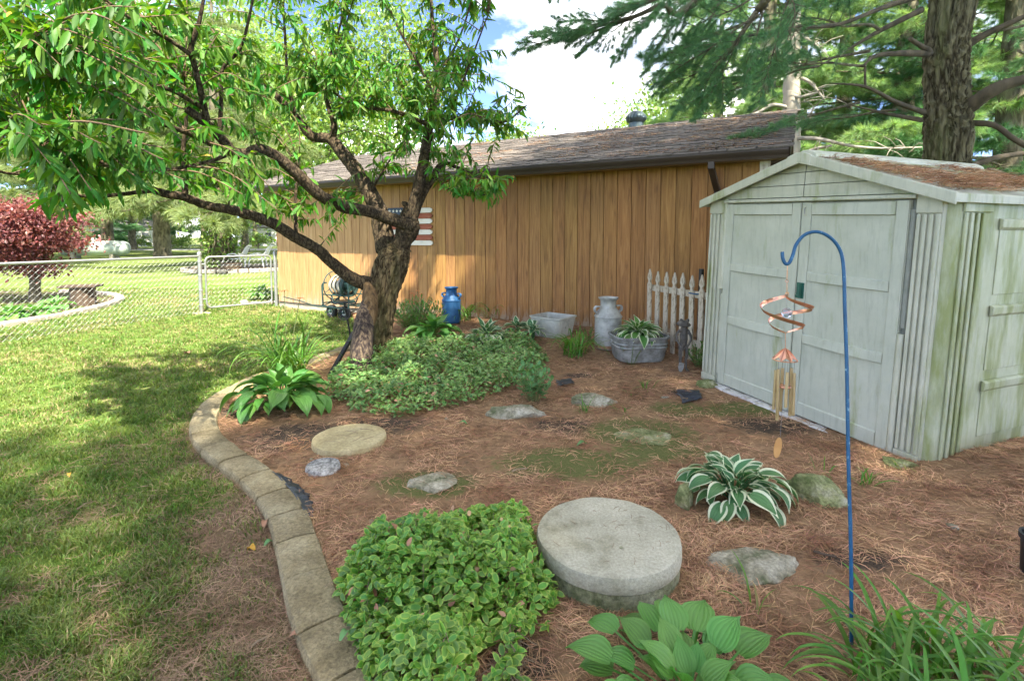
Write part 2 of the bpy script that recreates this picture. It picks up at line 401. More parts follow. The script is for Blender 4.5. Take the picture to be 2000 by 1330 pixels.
M['grass_dry'] = leaf_mat('grass_dry', (0.26, 0.21, 0.10), (0.38, 0.31, 0.16), 0.25, (1.2, 1.1, 0.7), rough=0.7, var=0.3)
M['litter'] = leaf_mat('litter', (0.29, 0.145, 0.075), (0.58, 0.36, 0.205), 0.1, (1.1, 1.0, 0.7), rough=0.6, var=0.5, hue=0.02, spec=0.3)
M['flower_orange'] = leaf_mat('flower_orange', (0.60, 0.16, 0.035), (0.70, 0.28, 0.06), 0.3, (1.1, 0.9, 0.6), var=0.2)
M['yellow_leaf'] = leaf_mat('yellow_leaf', (0.55, 0.33, 0.03), (0.62, 0.42, 0.06), 0.3, (1.1, 1.0, 0.6), var=0.2)
M['stem'] = mat('stem', [(0.3, (0.12, 0.17, 0.05)), (0.7, (0.20, 0.22, 0.08))], 10, rough=0.7)
M['dry_stem'] = mat('dry_stem', [(0.3, (0.19, 0.13, 0.08)), (0.7, (0.33, 0.25, 0.16))], 14, rough=0.85)
# -- stone, concrete, metal, plastic
M['curb'] = mat('curb', [(0.30, (0.20, 0.155, 0.078)), (0.5, (0.31, 0.25, 0.138)), (0.7, (0.40, 0.335, 0.20))], 5.5, space='W', rough=0.92, bump=1.0, bscale=30, bdist=0.03, var=0.14, island=False, grain=(70, .35))
M['concrete'] = mat('concrete', [(0.30, (0.21, 0.20, 0.12)), (0.46, (0.38, 0.355, 0.26)), (0.70, (0.50, 0.47, 0.36))], 4.2, rough=0.95, bump=0.8, bscale=90, bdist=0.008, grain=(85, .22))
M['concrete_mossy'] = mat('concrete_mossy', [(0.36, (0.10, 0.12, 0.045)), (0.52, (0.23, 0.23, 0.13)), (0.7, (0.33, 0.32, 0.22))], 9, rough=0.95, bump=0.9, bscale=70, bdist=0.015, grain=(60, .4))
M['tan_paver'] = mat('tan_paver', [(0.3, (0.34, 0.27, 0.13)), (0.55, (0.44, 0.36, 0.19)), (0.75, (0.49, 0.41, 0.24))], 7, rough=0.9, bump=0.5, bscale=60, bdist=0.01, grain=(55, .22))
M['grey_plaque'] = mat('grey_plaque', [(0.38, (0.17, 0.165, 0.15)), (0.55, (0.37, 0.36, 0.34)), (0.7, (0.47, 0.46, 0.43))], 30, rough=0.9, bump=0.8, bscale=80, bdist=0.012, grain=(90, .4))
M['rock'] = mat('rock', [(0.36, (0.12, 0.135, 0.06)), (0.50, (0.32, 0.29, 0.20)), (0.68, (0.50, 0.46, 0.36))], 7, rough=0.95, bump=1.0, bscale=26, bdist=0.03, var=0.12, island=False, grain=(60, .35))
M['rock_mossy'] = mat('rock_mossy', [(0.38, (0.12, 0.15, 0.045)), (0.55, (0.26, 0.27, 0.12)), (0.7, (0.42, 0.40, 0.28))], 8, rough=0.95, bump=1.0, bscale=26, bdist=0.03, island=False, grain=(60, .35))
M['galv'] = mat('galv', [(0.3, (0.30, 0.33, 0.34)), (0.5, (0.42, 0.46, 0.47)), (0.7, (0.52, 0.55, 0.56))], 16, rough=0.5, metal=0.55, bump=0.15, bscale=30, bdist=0.004)
M['galv_dull'] = mat('galv_dull', [(0.28, (0.14, 0.135, 0.115)), (0.5, (0.28, 0.295, 0.275)), (0.7, (0.40, 0.41, 0.385))], 16, rough=0.6, metal=0.35, bump=0.12, bscale=30)
M['tub_white'] = mat('tub_white', [(0.27, (0.19, 0.16, 0.11)), (0.36, (0.42, 0.43, 0.37)), (0.7, (0.57, 0.57, 0.50))], 9, rough=0.6, metal=0.15, bump=0.15, bscale=40)
M['can_silver'] = mat('can_silver', [(0.26, (0.20, 0.14, 0.09)), (0.36, (0.28, 0.285, 0.26)), (0.5, (0.39, 0.395, 0.365)), (0.72, (0.50, 0.50, 0.46))], 12, rough=0.5, metal=0.35, bump=0.3, bscale=16, bdist=0.01)
M['can_blue'] = mat('can_blue', [(0.3, (0.014, 0.075, 0.19)), (0.6, (0.028, 0.12, 0.27)), (0.8, (0.08, 0.19, 0.32))], 8, rough=0.5, bump=0.15, bscale=40)
M['rust'] = mat('rust', [(0.3, (0.22, 0.10, 0.05)), (0.7, (0.42, 0.30, 0.18))], 25, rough=0.9)
M['pipe'] = mat('pipe', [(0.3, (0.27, 0.28, 0.26)), (0.7, (0.40, 0.41, 0.38))], 10, rough=0.45, metal=0.6)
M['wire'] = mat('wire', [(0.3, (0.25, 0.26, 0.25)), (0.7, (0.36, 0.37, 0.35))], 20, rough=0.5, metal=0.4)
M['white_tube'] = mat('white_tube', [(0.3, (0.70, 0.70, 0.67)), (0.7, (0.80, 0.80, 0.77))], 10, rough=0.5)
M['blue_paint'] = mat('blue_paint', [(0.3, (0.006, 0.06, 0.14)), (0.62, (0.012, 0.09, 0.19)), (0.70, (0.20, 0.34, 0.42))], 34, rough=0.42, spec=0.4)
M['copper'] = mat('copper', [(0.3, (0.55, 0.24, 0.14)), (0.7, (0.78, 0.42, 0.28))], 18, rough=0.28, metal=0.9)
M['brass'] = mat('brass', [(0.3, (0.42, 0.30, 0.15)), (0.7, (0.58, 0.44, 0.26))], 14, rough=0.4, metal=0.7)
M['string'] = mat('string', [(0.3, (0.10, 0.10, 0.10)), (0.7, (0.2, 0.2, 0.2))], 10, rough=0.8)
M['sail'] = mat('sail', [(0.3, (0.42, 0.20, 0.06)), (0.7, (0.58, 0.32, 0.12))], 14, rough=0.5)
M['dark_green'] = mat('dark_green', [(0.3, (0.015, 0.075, 0.055)), (0.7, (0.03, 0.12, 0.085))], 10, rough=0.35)
M['black'] = mat('black', [(0.3, (0.012, 0.012, 0.012)), (0.7, (0.03, 0.03, 0.03))], 10, rough=0.45)
M['plastic_sheet'] = mat('plastic_sheet', [(0.3, (0.010, 0.014, 0.022)), (0.7, (0.03, 0.045, 0.07))], 12, rough=0.3, bump=0.6, bscale=14, bdist=0.02, spec=0.6)
M['rubber'] = mat('rubber', [(0.3, (0.015, 0.015, 0.015)), (0.7, (0.035, 0.035, 0.034))], 10, rough=0.8)
M['hose'] = mat('hose', [(0.3, (0.20, 0.20, 0.165)), (0.7, (0.33, 0.33, 0.28))], 8, rough=0.5)
M['hose_green'] = mat('hose_green', [(0.3, (0.014, 0.035, 0.03)), (0.7, (0.028, 0.06, 0.05))], 8, rough=0.45)
M['cart_green'] = mat('cart_green', [(0.3, (0.020, 0.055, 0.050)), (0.7, (0.035, 0.085, 0.075))], 10, rough=0.4)
M['frog'] = mat('frog', [(0.32, (0.05, 0.048, 0.042)), (0.55, (0.11, 0.10, 0.085)), (0.75, (0.18, 0.155, 0.12))], 22, rough=0.7, metal=0.3, bump=0.5, bscale=70)
M['tank'] = mat('tank', [(0.3, (0.36, 0.42, 0.38)), (0.7, (0.44, 0.50, 0.45))], 2, rough=0.45)
M['white_rail'] = mat('white_rail', [(0.40, (0.50, 0.46, 0.38)), (0.5, (0.72, 0.69, 0.60)), (0.7, (0.78, 0.75, 0.67))], 14, (1, 1, 0.35), rough=0.8, bump=0.4, bscale=40, var=0.06, island=False)
def _flaked():
    m, n, l, b, out = nmat('flaked_white_paint')
    mp = coords(n, l, 'O', (1, 1, 0.3)); t = noise_node(n, l, mp.outputs[0], 42, 6, 0.65)
    c = ramp(n, [(0.38, (0.17, 0.12, 0.07)), (0.46, (0.46, 0.40, 0.29)), (0.7, (0.58, 0.52, 0.40))]); l.new(t.outputs['Fac'], c.inputs[0])
    l.new(c.outputs[0], b.inputs['Base Color']); b.inputs['Roughness'].default_value = 0.8
    bp = n.new('ShaderNodeBump'); bp.inputs['Strength'].default_value = 0.4; bp.inputs['Distance'].default_value = 0.003
    l.new(t.outputs['Fac'], bp.inputs['Height']); l.new(bp.outputs[0], b.inputs['Normal']); return m
M['flaked'] = _flaked()
M['flag_white'] = mat('flag_white', [(0.35, (0.55, 0.51, 0.42)), (0.5, (0.72, 0.68, 0.58)), (0.7, (0.78, 0.75, 0.67))], 12, (0.3, 1, 1), rough=0.8, bump=0.2)
M['flag_red'] = mat('flag_red', [(0.35, (0.22, 0.065, 0.035)), (0.6, (0.33, 0.10, 0.055)), (0.75, (0.40, 0.17, 0.10))], 12, (0.3, 1, 1), rough=0.8, bump=0.2)
M['flag_blue'] = mat('flag_blue', [(0.35, (0.035, 0.055, 0.085)), (0.7, (0.07, 0.095, 0.13))], 12, rough=0.8)
M['gutter'] = mat('gutter', [(0.3, (0.030, 0.020, 0.014)), (0.7, (0.060, 0.040, 0.027))], 4, (0.3, 1, 1), rough=0.45, spec=0.5)
M['soffit'] = mat('soffit', [(0.3, (0.26, 0.17, 0.10)), (0.7, (0.33, 0.22, 0.13))], 4, rough=0.7)
M['foundation'] = mat('foundation', [(0.3, (0.36, 0.32, 0.24)), (0.7, (0.52, 0.46, 0.35))], 8, rough=0.95, bump=0.5)
M['shingle'] = mat('shingle', [(0.3, (0.060, 0.050, 0.042)), (0.52, (0.125, 0.106, 0.088)), (0.72, (0.20, 0.172, 0.142))], 45, rough=0.95, bump=0.5, bscale=180, bdist=0.004, var=0.34, hue=0.008)
M['vent_metal'] = mat('vent_metal', [(0.3, (0.05, 0.075, 0.08)), (0.7, (0.10, 0.135, 0.14))], 10, rough=0.4, metal=0.5)
M['glass_ball'] = None
def _glass():
    m, n, l, b, out = nmat('clear_glass'); b.inputs['Base Color'].default_value = (0.80, 0.84, 0.98, 1); b.inputs['Roughness'].default_value = 0.03
    b.inputs['Transmission Weight'].default_value = 0.9; b.inputs['IOR'].default_value = 1.45; return m
M['glass_ball'] = _glass()
def _pane():
    m, n, l, b, out = nmat('window_pane'); b.inputs['Base Color'].default_value = (0.04, 0.05, 0.06, 1); b.inputs['Roughness'].default_value = 0.06; return m
M['pane'] = _pane()
M['house_wall'] = mat('house_wall', [(0.3, (0.58, 0.56, 0.52)), (0.7, (0.66, 0.64, 0.60))], 1, rough=0.8)
M['house_roof'] = mat('house_roof', [(0.3, (0.13, 0.12, 0.12)), (0.7, (0.20, 0.19, 0.18))], 3, rough=0.9)
M['mulch'] = mat('mulch', [(0.35, (0.055, 0.038, 0.028)), (0.65, (0.15, 0.105, 0.075))], 30, space='W', rough=1.0, bump=1.0, bscale=60, bdist=0.02)
M['bed_edge'] = mat('bed_edge', [(0.3, (0.36, 0.31, 0.24)), (0.7, (0.50, 0.43, 0.34))], 9, rough=0.9, bump=0.5)
M['road'] = mat('road', [(0.3, (0.27, 0.26, 0.25)), (0.7, (0.36, 0.35, 0.33))], 1.5, space='W', rough=0.9)
M['dead_wood'] = mat('dead_wood', [(0.38, (0.016, 0.011, 0.010)), (0.5, (0.062, 0.044, 0.034)), (0.64, (0.17, 0.125, 0.075))], 38, (1, 1, 0.07), rough=0.95, bump=0.8, bscale=30, bdist=0.02)
M['carved_wood'] = mat('carved_wood', [(0.36, (0.035, 0.022, 0.013)), (0.52, (0.13, 0.075, 0.028)), (0.68, (0.20, 0.135, 0.07))], 24, (1, 1, 0.14), rough=0.85, bump=0.6, bscale=30)
M['threshold'] = mat('threshold', [(0.40, (0.42, 0.39, 0.34)), (0.48, (0.62, 0.60, 0.56)), (0.7, (0.72, 0.70, 0.66))], 12, rough=0.8, bump=0.3, var=0.08, island=False)
M['barrel_wood'] = mat('barrel_wood', [(0.3, (0.045, 0.030, 0.020)), (0.7, (0.11, 0.075, 0.05))], 9, (1, 1, .2), rough=0.85)

def _siding():
    m, n, l, b, out = nmat('siding_wood')
    mp = coords(n, l, 'O', (9, 9, 0.55)); oi = n.new('ShaderNodeObjectInfo')
    # every board samples its own stretch of grain
    cb = n.new('ShaderNodeVectorMath'); cb.operation = 'ADD'; sc = n.new('ShaderNodeVectorMath'); sc.operation = 'SCALE'
    cx = n.new('ShaderNodeCombineXYZ'); 
    for i in range(3): l.new(oi.outputs['Random'], cx.inputs[i])
    sc.inputs['Scale'].default_value = 57.0; l.new(cx.outputs[0], sc.inputs[0]); l.new(mp.outputs[0], cb.inputs[0]); l.new(sc.outputs[0], cb.inputs[1])
    t = noise_node(n, l, cb.outputs[0], 3.0, 7, 0.62, 0.9)
    c = ramp(n, [(0.30, (0.165, 0.072, 0.018)), (0.48, (0.30, 0.145, 0.038)), (0.62, (0.39, 0.200, 0.056)), (0.78, (0.46, 0.26, 0.09))]); l.new(t.outputs['Fac'], c.inputs[0])
    col = vary(n, l, c.outputs[0], 0.10, 0.006, False)
    # boards towards the sunny end are paler: bleaching plus painted-in sunlight (each board carries how much in its object colour)
    sc0 = n.new('ShaderNodeSeparateColor'); l.new(oi.outputs['Color'], sc0.inputs[0]); cbl = ramp(n, [(0.30, (0.33, 0.175, 0.065)), (0.55, (0.48, 0.285, 0.12)), (0.78, (0.56, 0.37, 0.18))]); l.new(t.outputs['Fac'], cbl.inputs[0])
    mb_ = n.new('ShaderNodeMixRGB'); l.new(sc0.outputs[0], mb_.inputs[0]); l.new(col, mb_.inputs[1]); l.new(cbl.outputs[0], mb_.inputs[2]); col = mb_.outputs[0]
    # worn, paler and bleached towards the foot of the boards and in streaks
    mp2 = coords(n, l, 'O', (14, 14, 2.2)); t2 = noise_node(n, l, mp2.outputs[0], 2.0, 8, 0.7)
    tc = n.new('ShaderNodeTexCoord'); sx = n.new('ShaderNodeSeparateXYZ'); l.new(tc.outputs['Object'], sx.inputs[0])
    mr = n.new('ShaderNodeMapRange'); mr.inputs['From Min'].default_value = 0.55; mr.inputs['From Max'].default_value = 0.0; mr.inputs['To Min'].default_value = -0.10; mr.inputs['To Max'].default_value = 0.17; mr.clamp = True
    l.new(sx.outputs['Z'], mr.inputs['Value'])
    ad = n.new('ShaderNodeMath'); ad.operation = 'ADD'; l.new(t2.outputs['Fac'], ad.inputs[0]); l.new(mr.outputs[0], ad.inputs[1])
    c2 = ramp(n, [(0.56, (0, 0, 0)), (0.72, (1, 1, 1))]); l.new(ad.outputs[0], c2.inputs[0])
    mx = n.new('ShaderNodeMixRGB'); l.new(c2.outputs[0], mx.inputs[0]); l.new(col, mx.inputs[1]); mx.inputs[2].default_value = (0.40, 0.30, 0.20, 1)
    l.new(mx.outputs[0], b.inputs['Base Color']); b.inputs['Roughness'].default_value = 0.72
    bp = n.new('ShaderNodeBump'); bp.inputs['Strength'].default_value = 0.45; bp.inputs['Distance'].default_value = 0.006
    l.new(t.outputs['Fac'], bp.inputs['Height']); l.new(bp.outputs[0], b.inputs['Normal']); return m
M['siding'] = _siding()

def _shed(name, base, base2, algae=0.55):
    m, n, l, b, out = nmat(name)
    mp = coords(n, l, 'W', (1, 1, 1)); t = noise_node(n, l, mp.outputs[0], 3.5, 8, 0.65)
    c = ramp(n, [(0.3, base), (0.7, base2)]); l.new(t.outputs['Fac'], c.inputs[0])
    mp2 = coords(n, l, 'W', (3.2, 3.2, 0.7)); t2 = noise_node(n, l, mp2.outputs[0], 1.9, 8, 0.62)
    c2 = ramp(n, [(algae, (0, 0, 0)), (algae + 0.16, (0.85, 0.85, 0.85))]); l.new(t2.outputs['Fac'], c2.inputs[0])
    mx = n.new('ShaderNodeMixRGB'); l.new(c2.outputs[0], mx.inputs[0]); l.new(c.outputs[0], mx.inputs[1]); mx.inputs[2].default_value = (0.20, 0.235, 0.065, 1)
    mp3 = coords(n, l, 'W', (9, 9, 1.2)); t3 = noise_node(n, l, mp3.outputs[0], 3.0, 7, 0.7)
    c3 = ramp(n, [(0.5, (0, 0, 0)), (0.75, (0.55, 0.55, 0.55))]); l.new(t3.outputs['Fac'], c3.inputs[0])
    mx2 = n.new('ShaderNodeMixRGB'); l.new(c3.outputs[0], mx2.inputs[0]); l.new(mx.outputs[0], mx2.inputs[1]); mx2.inputs[2].default_value = (0.24, 0.25, 0.20, 1)
    l.new(mx2.outputs[0], b.inputs['Base Color']); b.inputs['Roughness'].default_value = 0.55; b.inputs['Specular IOR Level'].default_value = 0.4
    t4 = noise_node(n, l, mp.outputs[0], 120, 4); bp = n.new('ShaderNodeBump'); bp.inputs['Strength'].default_value = 0.12; bp.inputs['Distance'].default_value = 0.003
    l.new(t4.outputs['Fac'], bp.inputs['Height']); l.new(bp.outputs[0], b.inputs['Normal']); return m
M['shed'] = _shed('shed_plastic', (0.40, 0.41, 0.305), (0.51, 0.51, 0.40), 0.53)
M['shed_door'] = _shed('shed_door_plastic', (0.385, 0.405, 0.315), (0.48, 0.495, 0.40), 0.575)
M['shed_side'] = _shed('shed_side_plastic', (0.36, 0.385, 0.25), (0.47, 0.49, 0.345), 0.42)
M['shed_shade'] = mat('shed_gap_shade', [(0.3, (0.20, 0.21, 0.175)), (0.7, (0.27, 0.28, 0.235))], 10, rough=0.8)  # darkened shed plastic: shade of the door slots put into the colour

def _ground(name, kind):
    """grass soil / bed soil; masks come from the mesh's own colour attribute 'mask' (r = first wear, g = second)"""
    m, n, l, b, out = nmat(name)
    mp = coords(n, l, 'W', (1, 1, 1)); at = n.new('ShaderNodeAttribute'); at.attribute_name = 'mask'; sp = n.new('ShaderNodeSeparateColor'); l.new(at.outputs['Color'], sp.inputs[0])
    t = noise_node(n, l, mp.outputs[0], 14 if kind == 'bed' else 6, 9, 0.7); t2 = noise_node(n, l, mp.outputs[0], 2.2, 6, 0.6); t3 = noise_node(n, l, mp.outputs[0], 90, 5, 0.7)
    if kind == 'bed':
        c1 = ramp(n, [(0.30, (0.14, 0.084, 0.048)), (0.5, (0.30, 0.182, 0.10)), (0.7, (0.45, 0.29, 0.165))])
        cB = ramp(n, [(0.3, (0.045, 0.035, 0.026)), (0.7, (0.13, 0.095, 0.068))])      # bare dark soil
        cC = ramp(n, [(0.3, (0.085, 0.10, 0.028)), (0.7, (0.19, 0.19, 0.075))])        # moss
    else:
        c1 = ramp(n, [(0.30, (0.055, 0.105, 0.018)), (0.5, (0.105, 0.17, 0.032)), (0.7, (0.17, 0.225, 0.05))])
        cB = ramp(n, [(0.3, (0.16, 0.105, 0.062)), (0.7, (0.33, 0.235, 0.145))])         # dry needles and thatch
        cC = ramp(n, [(0.3, (0.17, 0.155, 0.060)), (0.7, (0.27, 0.235, 0.105))])
    l.new(t.outputs['Fac'], c1.inputs[0]); l.new(t3.outputs['Fac'], cB.inputs[0]); l.new(t3.outputs['Fac'], cC.inputs[0])
    def edge(sock):
        a = n.new('ShaderNodeMath'); a.operation = 'ADD'; l.new(sock, a.inputs[0])
        s = n.new('ShaderNodeMath'); s.operation = 'MULTIPLY_ADD'; l.new(t.outputs['Fac'], s.inputs[0]); s.inputs[1].default_value = 1.3; s.inputs[2].default_value = -0.65
        l.new(s.outputs[0], a.inputs[1]); r = ramp(n, [(0.35, (0, 0, 0)), (0.65, (1, 1, 1))]); l.new(a.outputs[0], r.inputs[0]); return r.outputs[0]
    m1 = n.new('ShaderNodeMixRGB'); l.new(edge(sp.outputs[0]), m1.inputs[0]); l.new(c1.outputs[0], m1.inputs[1]); l.new(cB.outputs[0], m1.inputs[2])
    m2 = n.new('ShaderNodeMixRGB'); l.new(edge(sp.outputs[1]), m2.inputs[0]); l.new(m1.outputs[0], m2.inputs[1]); l.new(cC.outputs[0], m2.inputs[2])
    l.new(m2.outputs[0], b.inputs['Base Color']); b.inputs['Roughness'].default_value = 1.0; b.inputs['Specular IOR Level'].default_value = 0.1
    bp = n.new('ShaderNodeBump'); bp.inputs['Strength'].default_value = 0.9; bp.inputs['Distance'].default_value = 0.015
    l.new(t3.outputs['Fac'], bp.inputs['Height']); l.new(bp.outputs[0], b.inputs['Normal']); return m
M['bed'] = _ground('bed_soil', 'bed'); M['lawn'] = _ground('lawn_soil', 'lawn')
M['far_grass'] = mat('far_grass', [(0.3, (0.085, 0.125, 0.032)), (0.5, (0.13, 0.17, 0.048)), (0.7, (0.185, 0.215, 0.075))], 0.5, space='W', rough=1.0, bump=0.8, bscale=25, bdist=0.03, spec=0.1)

def _bark(name, dark, mid, light, vs=10.0, st=(1, 1, .28), moss=None, bd=.03):
    m, n, l, b, out = nmat(name)
    mp = coords(n, l, 'O', st); t0 = noise_node(n, l, mp.outputs[0], vs * .5, 5, .6)
    mx0 = n.new('ShaderNodeVectorMath'); mx0.operation = 'MULTIPLY_ADD'; l.new(t0.outputs['Color'], mx0.inputs[0]); mx0.inputs[1].default_value = (.12, .12, .12); l.new(mp.outputs[0], mx0.inputs[2])
    v = n.new('ShaderNodeTexVoronoi'); v.feature = 'DISTANCE_TO_EDGE'; v.inputs['Scale'].default_value = vs; l.new(mx0.outputs[0], v.inputs['Vector'])
    t = noise_node(n, l, mp.outputs[0], vs * 3.5, 8, .68)
    ad = n.new('ShaderNodeMath'); ad.operation = 'MULTIPLY_ADD'; l.new(v.outputs['Distance'], ad.inputs[0]); ad.inputs[1].default_value = 1.6
    m2 = n.new('ShaderNodeMath'); m2.operation = 'MULTIPLY_ADD'; l.new(t.outputs['Fac'], m2.inputs[0]); m2.inputs[1].default_value = .75; m2.inputs[2].default_value = -.20; l.new(m2.outputs[0], ad.inputs[2])
    c = ramp(n, [(.06, dark), (.24, mid), (.52, light)]); l.new(ad.outputs[0], c.inputs[0]); col = c.outputs[0]
    if moss:
        t2 = noise_node(n, l, mp.outputs[0], 3.2, 6, .65); c2 = ramp(n, [(.5, (0, 0, 0)), (.66, (.8, .8, .8))]); l.new(t2.outputs['Fac'], c2.inputs[0])
        mx = n.new('ShaderNodeMixRGB'); l.new(c2.outputs[0], mx.inputs[0]); l.new(col, mx.inputs[1]); mx.inputs[2].default_value = (*moss, 1)
        m3_ = n.new('ShaderNodeMixRGB'); m3_.blend_type = 'MULTIPLY'; m3_.inputs[0].default_value = .6; l.new(mx.outputs[0], m3_.inputs[1]); l.new(c.outputs[0], m3_.inputs[2]); 
        col = mx.outputs[0]
    l.new(col, b.inputs['Base Color']); b.inputs['Roughness'].default_value = .95; b.inputs['Specular IOR Level'].default_value = .15
    bp = n.new('ShaderNodeBump'); bp.inputs['Strength'].default_value = 1.0; bp.inputs['Distance'].default_value = bd
    l.new(ad.outputs[0], bp.inputs['Height']); l.new(bp.outputs[0], b.inputs['Normal']); return m
M['pine_trunk'] = _bark('pine_trunk_bark', (.012, .010, .007), (.085, .072, .042), (.20, .18, .105), 11, (1, 1, .24), (.13, .14, .055), .04)
M['peach_trunk'] = _bark('peach_trunk_bark', (.012, .009, .006), (.075, .054, .030), (.17, .13, .07), 16, (1, 1, .22), (.085, .080, .030), .03)
M['peach_limb'] = _bark('peach_limb_bark', (.008, .006, .005), (.042, .030, .019), (.105, .078, .046), 22, (1, 1, .5), None, .012)
M['limb_bark'] = mat('limb_bark', [(0.3, (0.035, 0.028, 0.018)), (0.7, (0.12, 0.095, 0.06))], 9, (1, 1, 0.4), rough=0.95, bump=0.6, bscale=35)
M['vinca_edge_green'] = leaf_mat('vinca_edge_green', (0.20, 0.33, 0.09), (0.29, 0.42, 0.14), 0.3, (1.2, 1.2, 0.6), rough=0.42, var=0.3, hue=0.015)
M['vinca_dark'] = leaf_mat('vinca_dark', (0.065, 0.19, 0.045), (0.12, 0.27, 0.06), 0.25, (1.4, 1.5, 0.5), rough=0.40, var=0.4, hue=0.02)
M['lawn_litter'] = leaf_mat('lawn_litter', (0.22, 0.135, 0.08), (0.40, 0.27, 0.17), 0.1, (1.1, 1.0, 0.7), rough=0.7, var=0.45, hue=0.02, spec=0.2)
# ------------------------------------------------------------------ the ground
random.seed(4); rng = np.random.default_rng(11)
g = MB(); g.add([(-400, -60, -0.045), (400, -60, -0.045), (400, 900, -0.045), (-400, 900, -0.045)], [(0, 1, 2, 3)])
tag(g.build('ground', M['far_grass']), 'mown green lawn running back to the street', kind='structure')
rd = MB(); rd.add([(-200, 52, -0.036), (60, 60, -0.036), (60, 67, -0.036), (-200, 59, -0.036)], [(0, 1, 2, 3)])
tag(rd.build('road', M['road']), 'pale grey street beyond the lawn', kind='structure')

CURB_PX = [(700, 668), (655, 684), (600, 706), (545, 722), (500, 735), (455, 757), (417, 783), (398, 812), (403, 843), (440, 880), (490, 912), (532, 950), (560, 992), (577, 1040), (592, 1092), (608, 1150), (632, 1212), (666, 1272), (703, 1332), (760, 1400), (830, 1470)]
CURB = catmull([G(x, y, 0.045) for x, y in CURB_PX], 8)
CURB2 = [(p.x, p.y) for p in CURB]
CURB_NP = np.array(CURB2)
def curb_dist(x, y):
    out = np.full(len(x), 9.0)
    for p in CURB_NP[::2]:
        out = np.minimum(out, np.hypot(x - p[0], y - p[1]))
    return out
wl_a = W0 + WD * 2.2; wl_b = W0 + WD * 12
BED_POLY = CURB2 + [(-0.2, -1.0), (6.5, -1.0), (8, 5.0), (wl_b.x, wl_b.y), (wl_a.x, wl_a.y)]

def masked_grid(name, xs, ys, zf, maskf, m, keep=None, label=None):
    X, Y = np.meshgrid(xs, ys); n0, n1 = X.shape
    Z = np.array([zf(a, b) for a, b in zip(X.ravel(), Y.ravel())])
    V = np.stack([X.ravel(), Y.ravel(), Z], 1)
    i = np.arange(n0 * n1).reshape(n0, n1)
    F = np.stack([i[:-1, :-1].ravel(), i[:-1, 1:].ravel(), i[1:, 1:].ravel(), i[1:, :-1].ravel()], 1)
    if keep is not None:
        c = V[F].mean(1); k = keep(c[:, 0], c[:, 1]); F = F[k]
    me = np_mesh(name, V, F, m)
    at = me.color_attributes.new('mask', 'FLOAT_COLOR', 'POINT'); r, gg = maskf(V[:, 0], V[:, 1])
    at.data.foreach_set('color', np.stack([r, gg, 0 * r, 0 * r + 1], 1).astype(np.float32).ravel())
    o = obj(name, me); tag(o, label, kind='structure'); return o
def vnoise(x, y, s, z=0.0):
    return np.array([mnoise.noise(Vector((a * s, b * s, z))) for a, b in zip(x, y)])
def gauss(x, y, px, py, rx, ry):
    p = G(px, py); return np.exp(-(((x - p.x) / rx) ** 2 + ((y - p.y) / ry) ** 2))
def bed_mask(x, y):
    soil = 0.10 + 0.4 * np.clip(vnoise(x, y, 1.6, 5), 0, 1)
    for a in [(1100, 830, .35, .22), (1330, 770, .16, .12), (1130, 735, .22, .12), (590, 850, .5, .35), (1500, 830, .5, .25), (1680, 1090, .3, .12), (470, 800, .35, .3), (840, 940, .3, .2), (1340, 1240, .22, .2), (740, 830, .5, .25), (1000, 1300, .2, .2), (900, 690, .9, .8)]:
        soil = np.maximum(soil, 0.85 * gauss(x, y, *a))
    moss = np.zeros_like(x)
    for a in [(1250, 845, .50, .36), (1120, 905, .60, .28), (1440, 800, .40, .22), (1330, 800, .3, .25), (830, 945, .35, .2), (1290, 880, .4, .2)]:
        moss = np.maximum(moss, 1.0 * gauss(x, y, *a))
    return np.clip(soil, 0, 1), moss
def lawn_mask(x, y):
    d = curb_dist(x, y)
    near = np.clip((4.9 - y) / 2.2, 0, 1)
    nz = vnoise(x, y, 2.3, 2) + .6 * vnoise(x, y, 5.5, 6)
    bare = np.clip(1.0 - d / (0.30 + 0.55 * near), 0, 1) * (0.4 + 0.6 * near) + 0.85 * near * np.clip(nz * 1.2 + .05, 0, .75)
    gr = G(330, 960, LAWN_Z); bare = bare * (1 - .75 * np.exp(-(((x - gr.x) / .55) ** 2 + ((y - gr.y) / .30) ** 2)))
    p = GL(660, 605); bare = np.maximum(bare, 0.9 * np.exp(-(((x - p.x) / .9) ** 2 + ((y - p.y) / .25) ** 2)))
    dry = np.clip(0.28 + 0.8 * vnoise(x, y, 0.9, 8), 0, 0.75)
    return np.clip(bare, 0, 1), dry
masked_grid('lawn', np.arange(-13, 2.6, 0.10), np.arange(-0.5, 17, 0.10), lambda a, b: LAWN_Z + 0.010 * mnoise.noise(Vector((a * 1.3, b * 1.3, 0))), lawn_mask, M['lawn'],
            label='patchy green lawn with brown needle litter beside the curb')
masked_grid('garden_bed', np.arange(-3.6, 8.0, 0.055), np.arange(-0.9, 10.2, 0.055), bed_h, bed_mask, M['bed'],
            keep=lambda a, b: in_poly_np(a, b, BED_POLY), label='garden bed covered in rust brown pine needles')

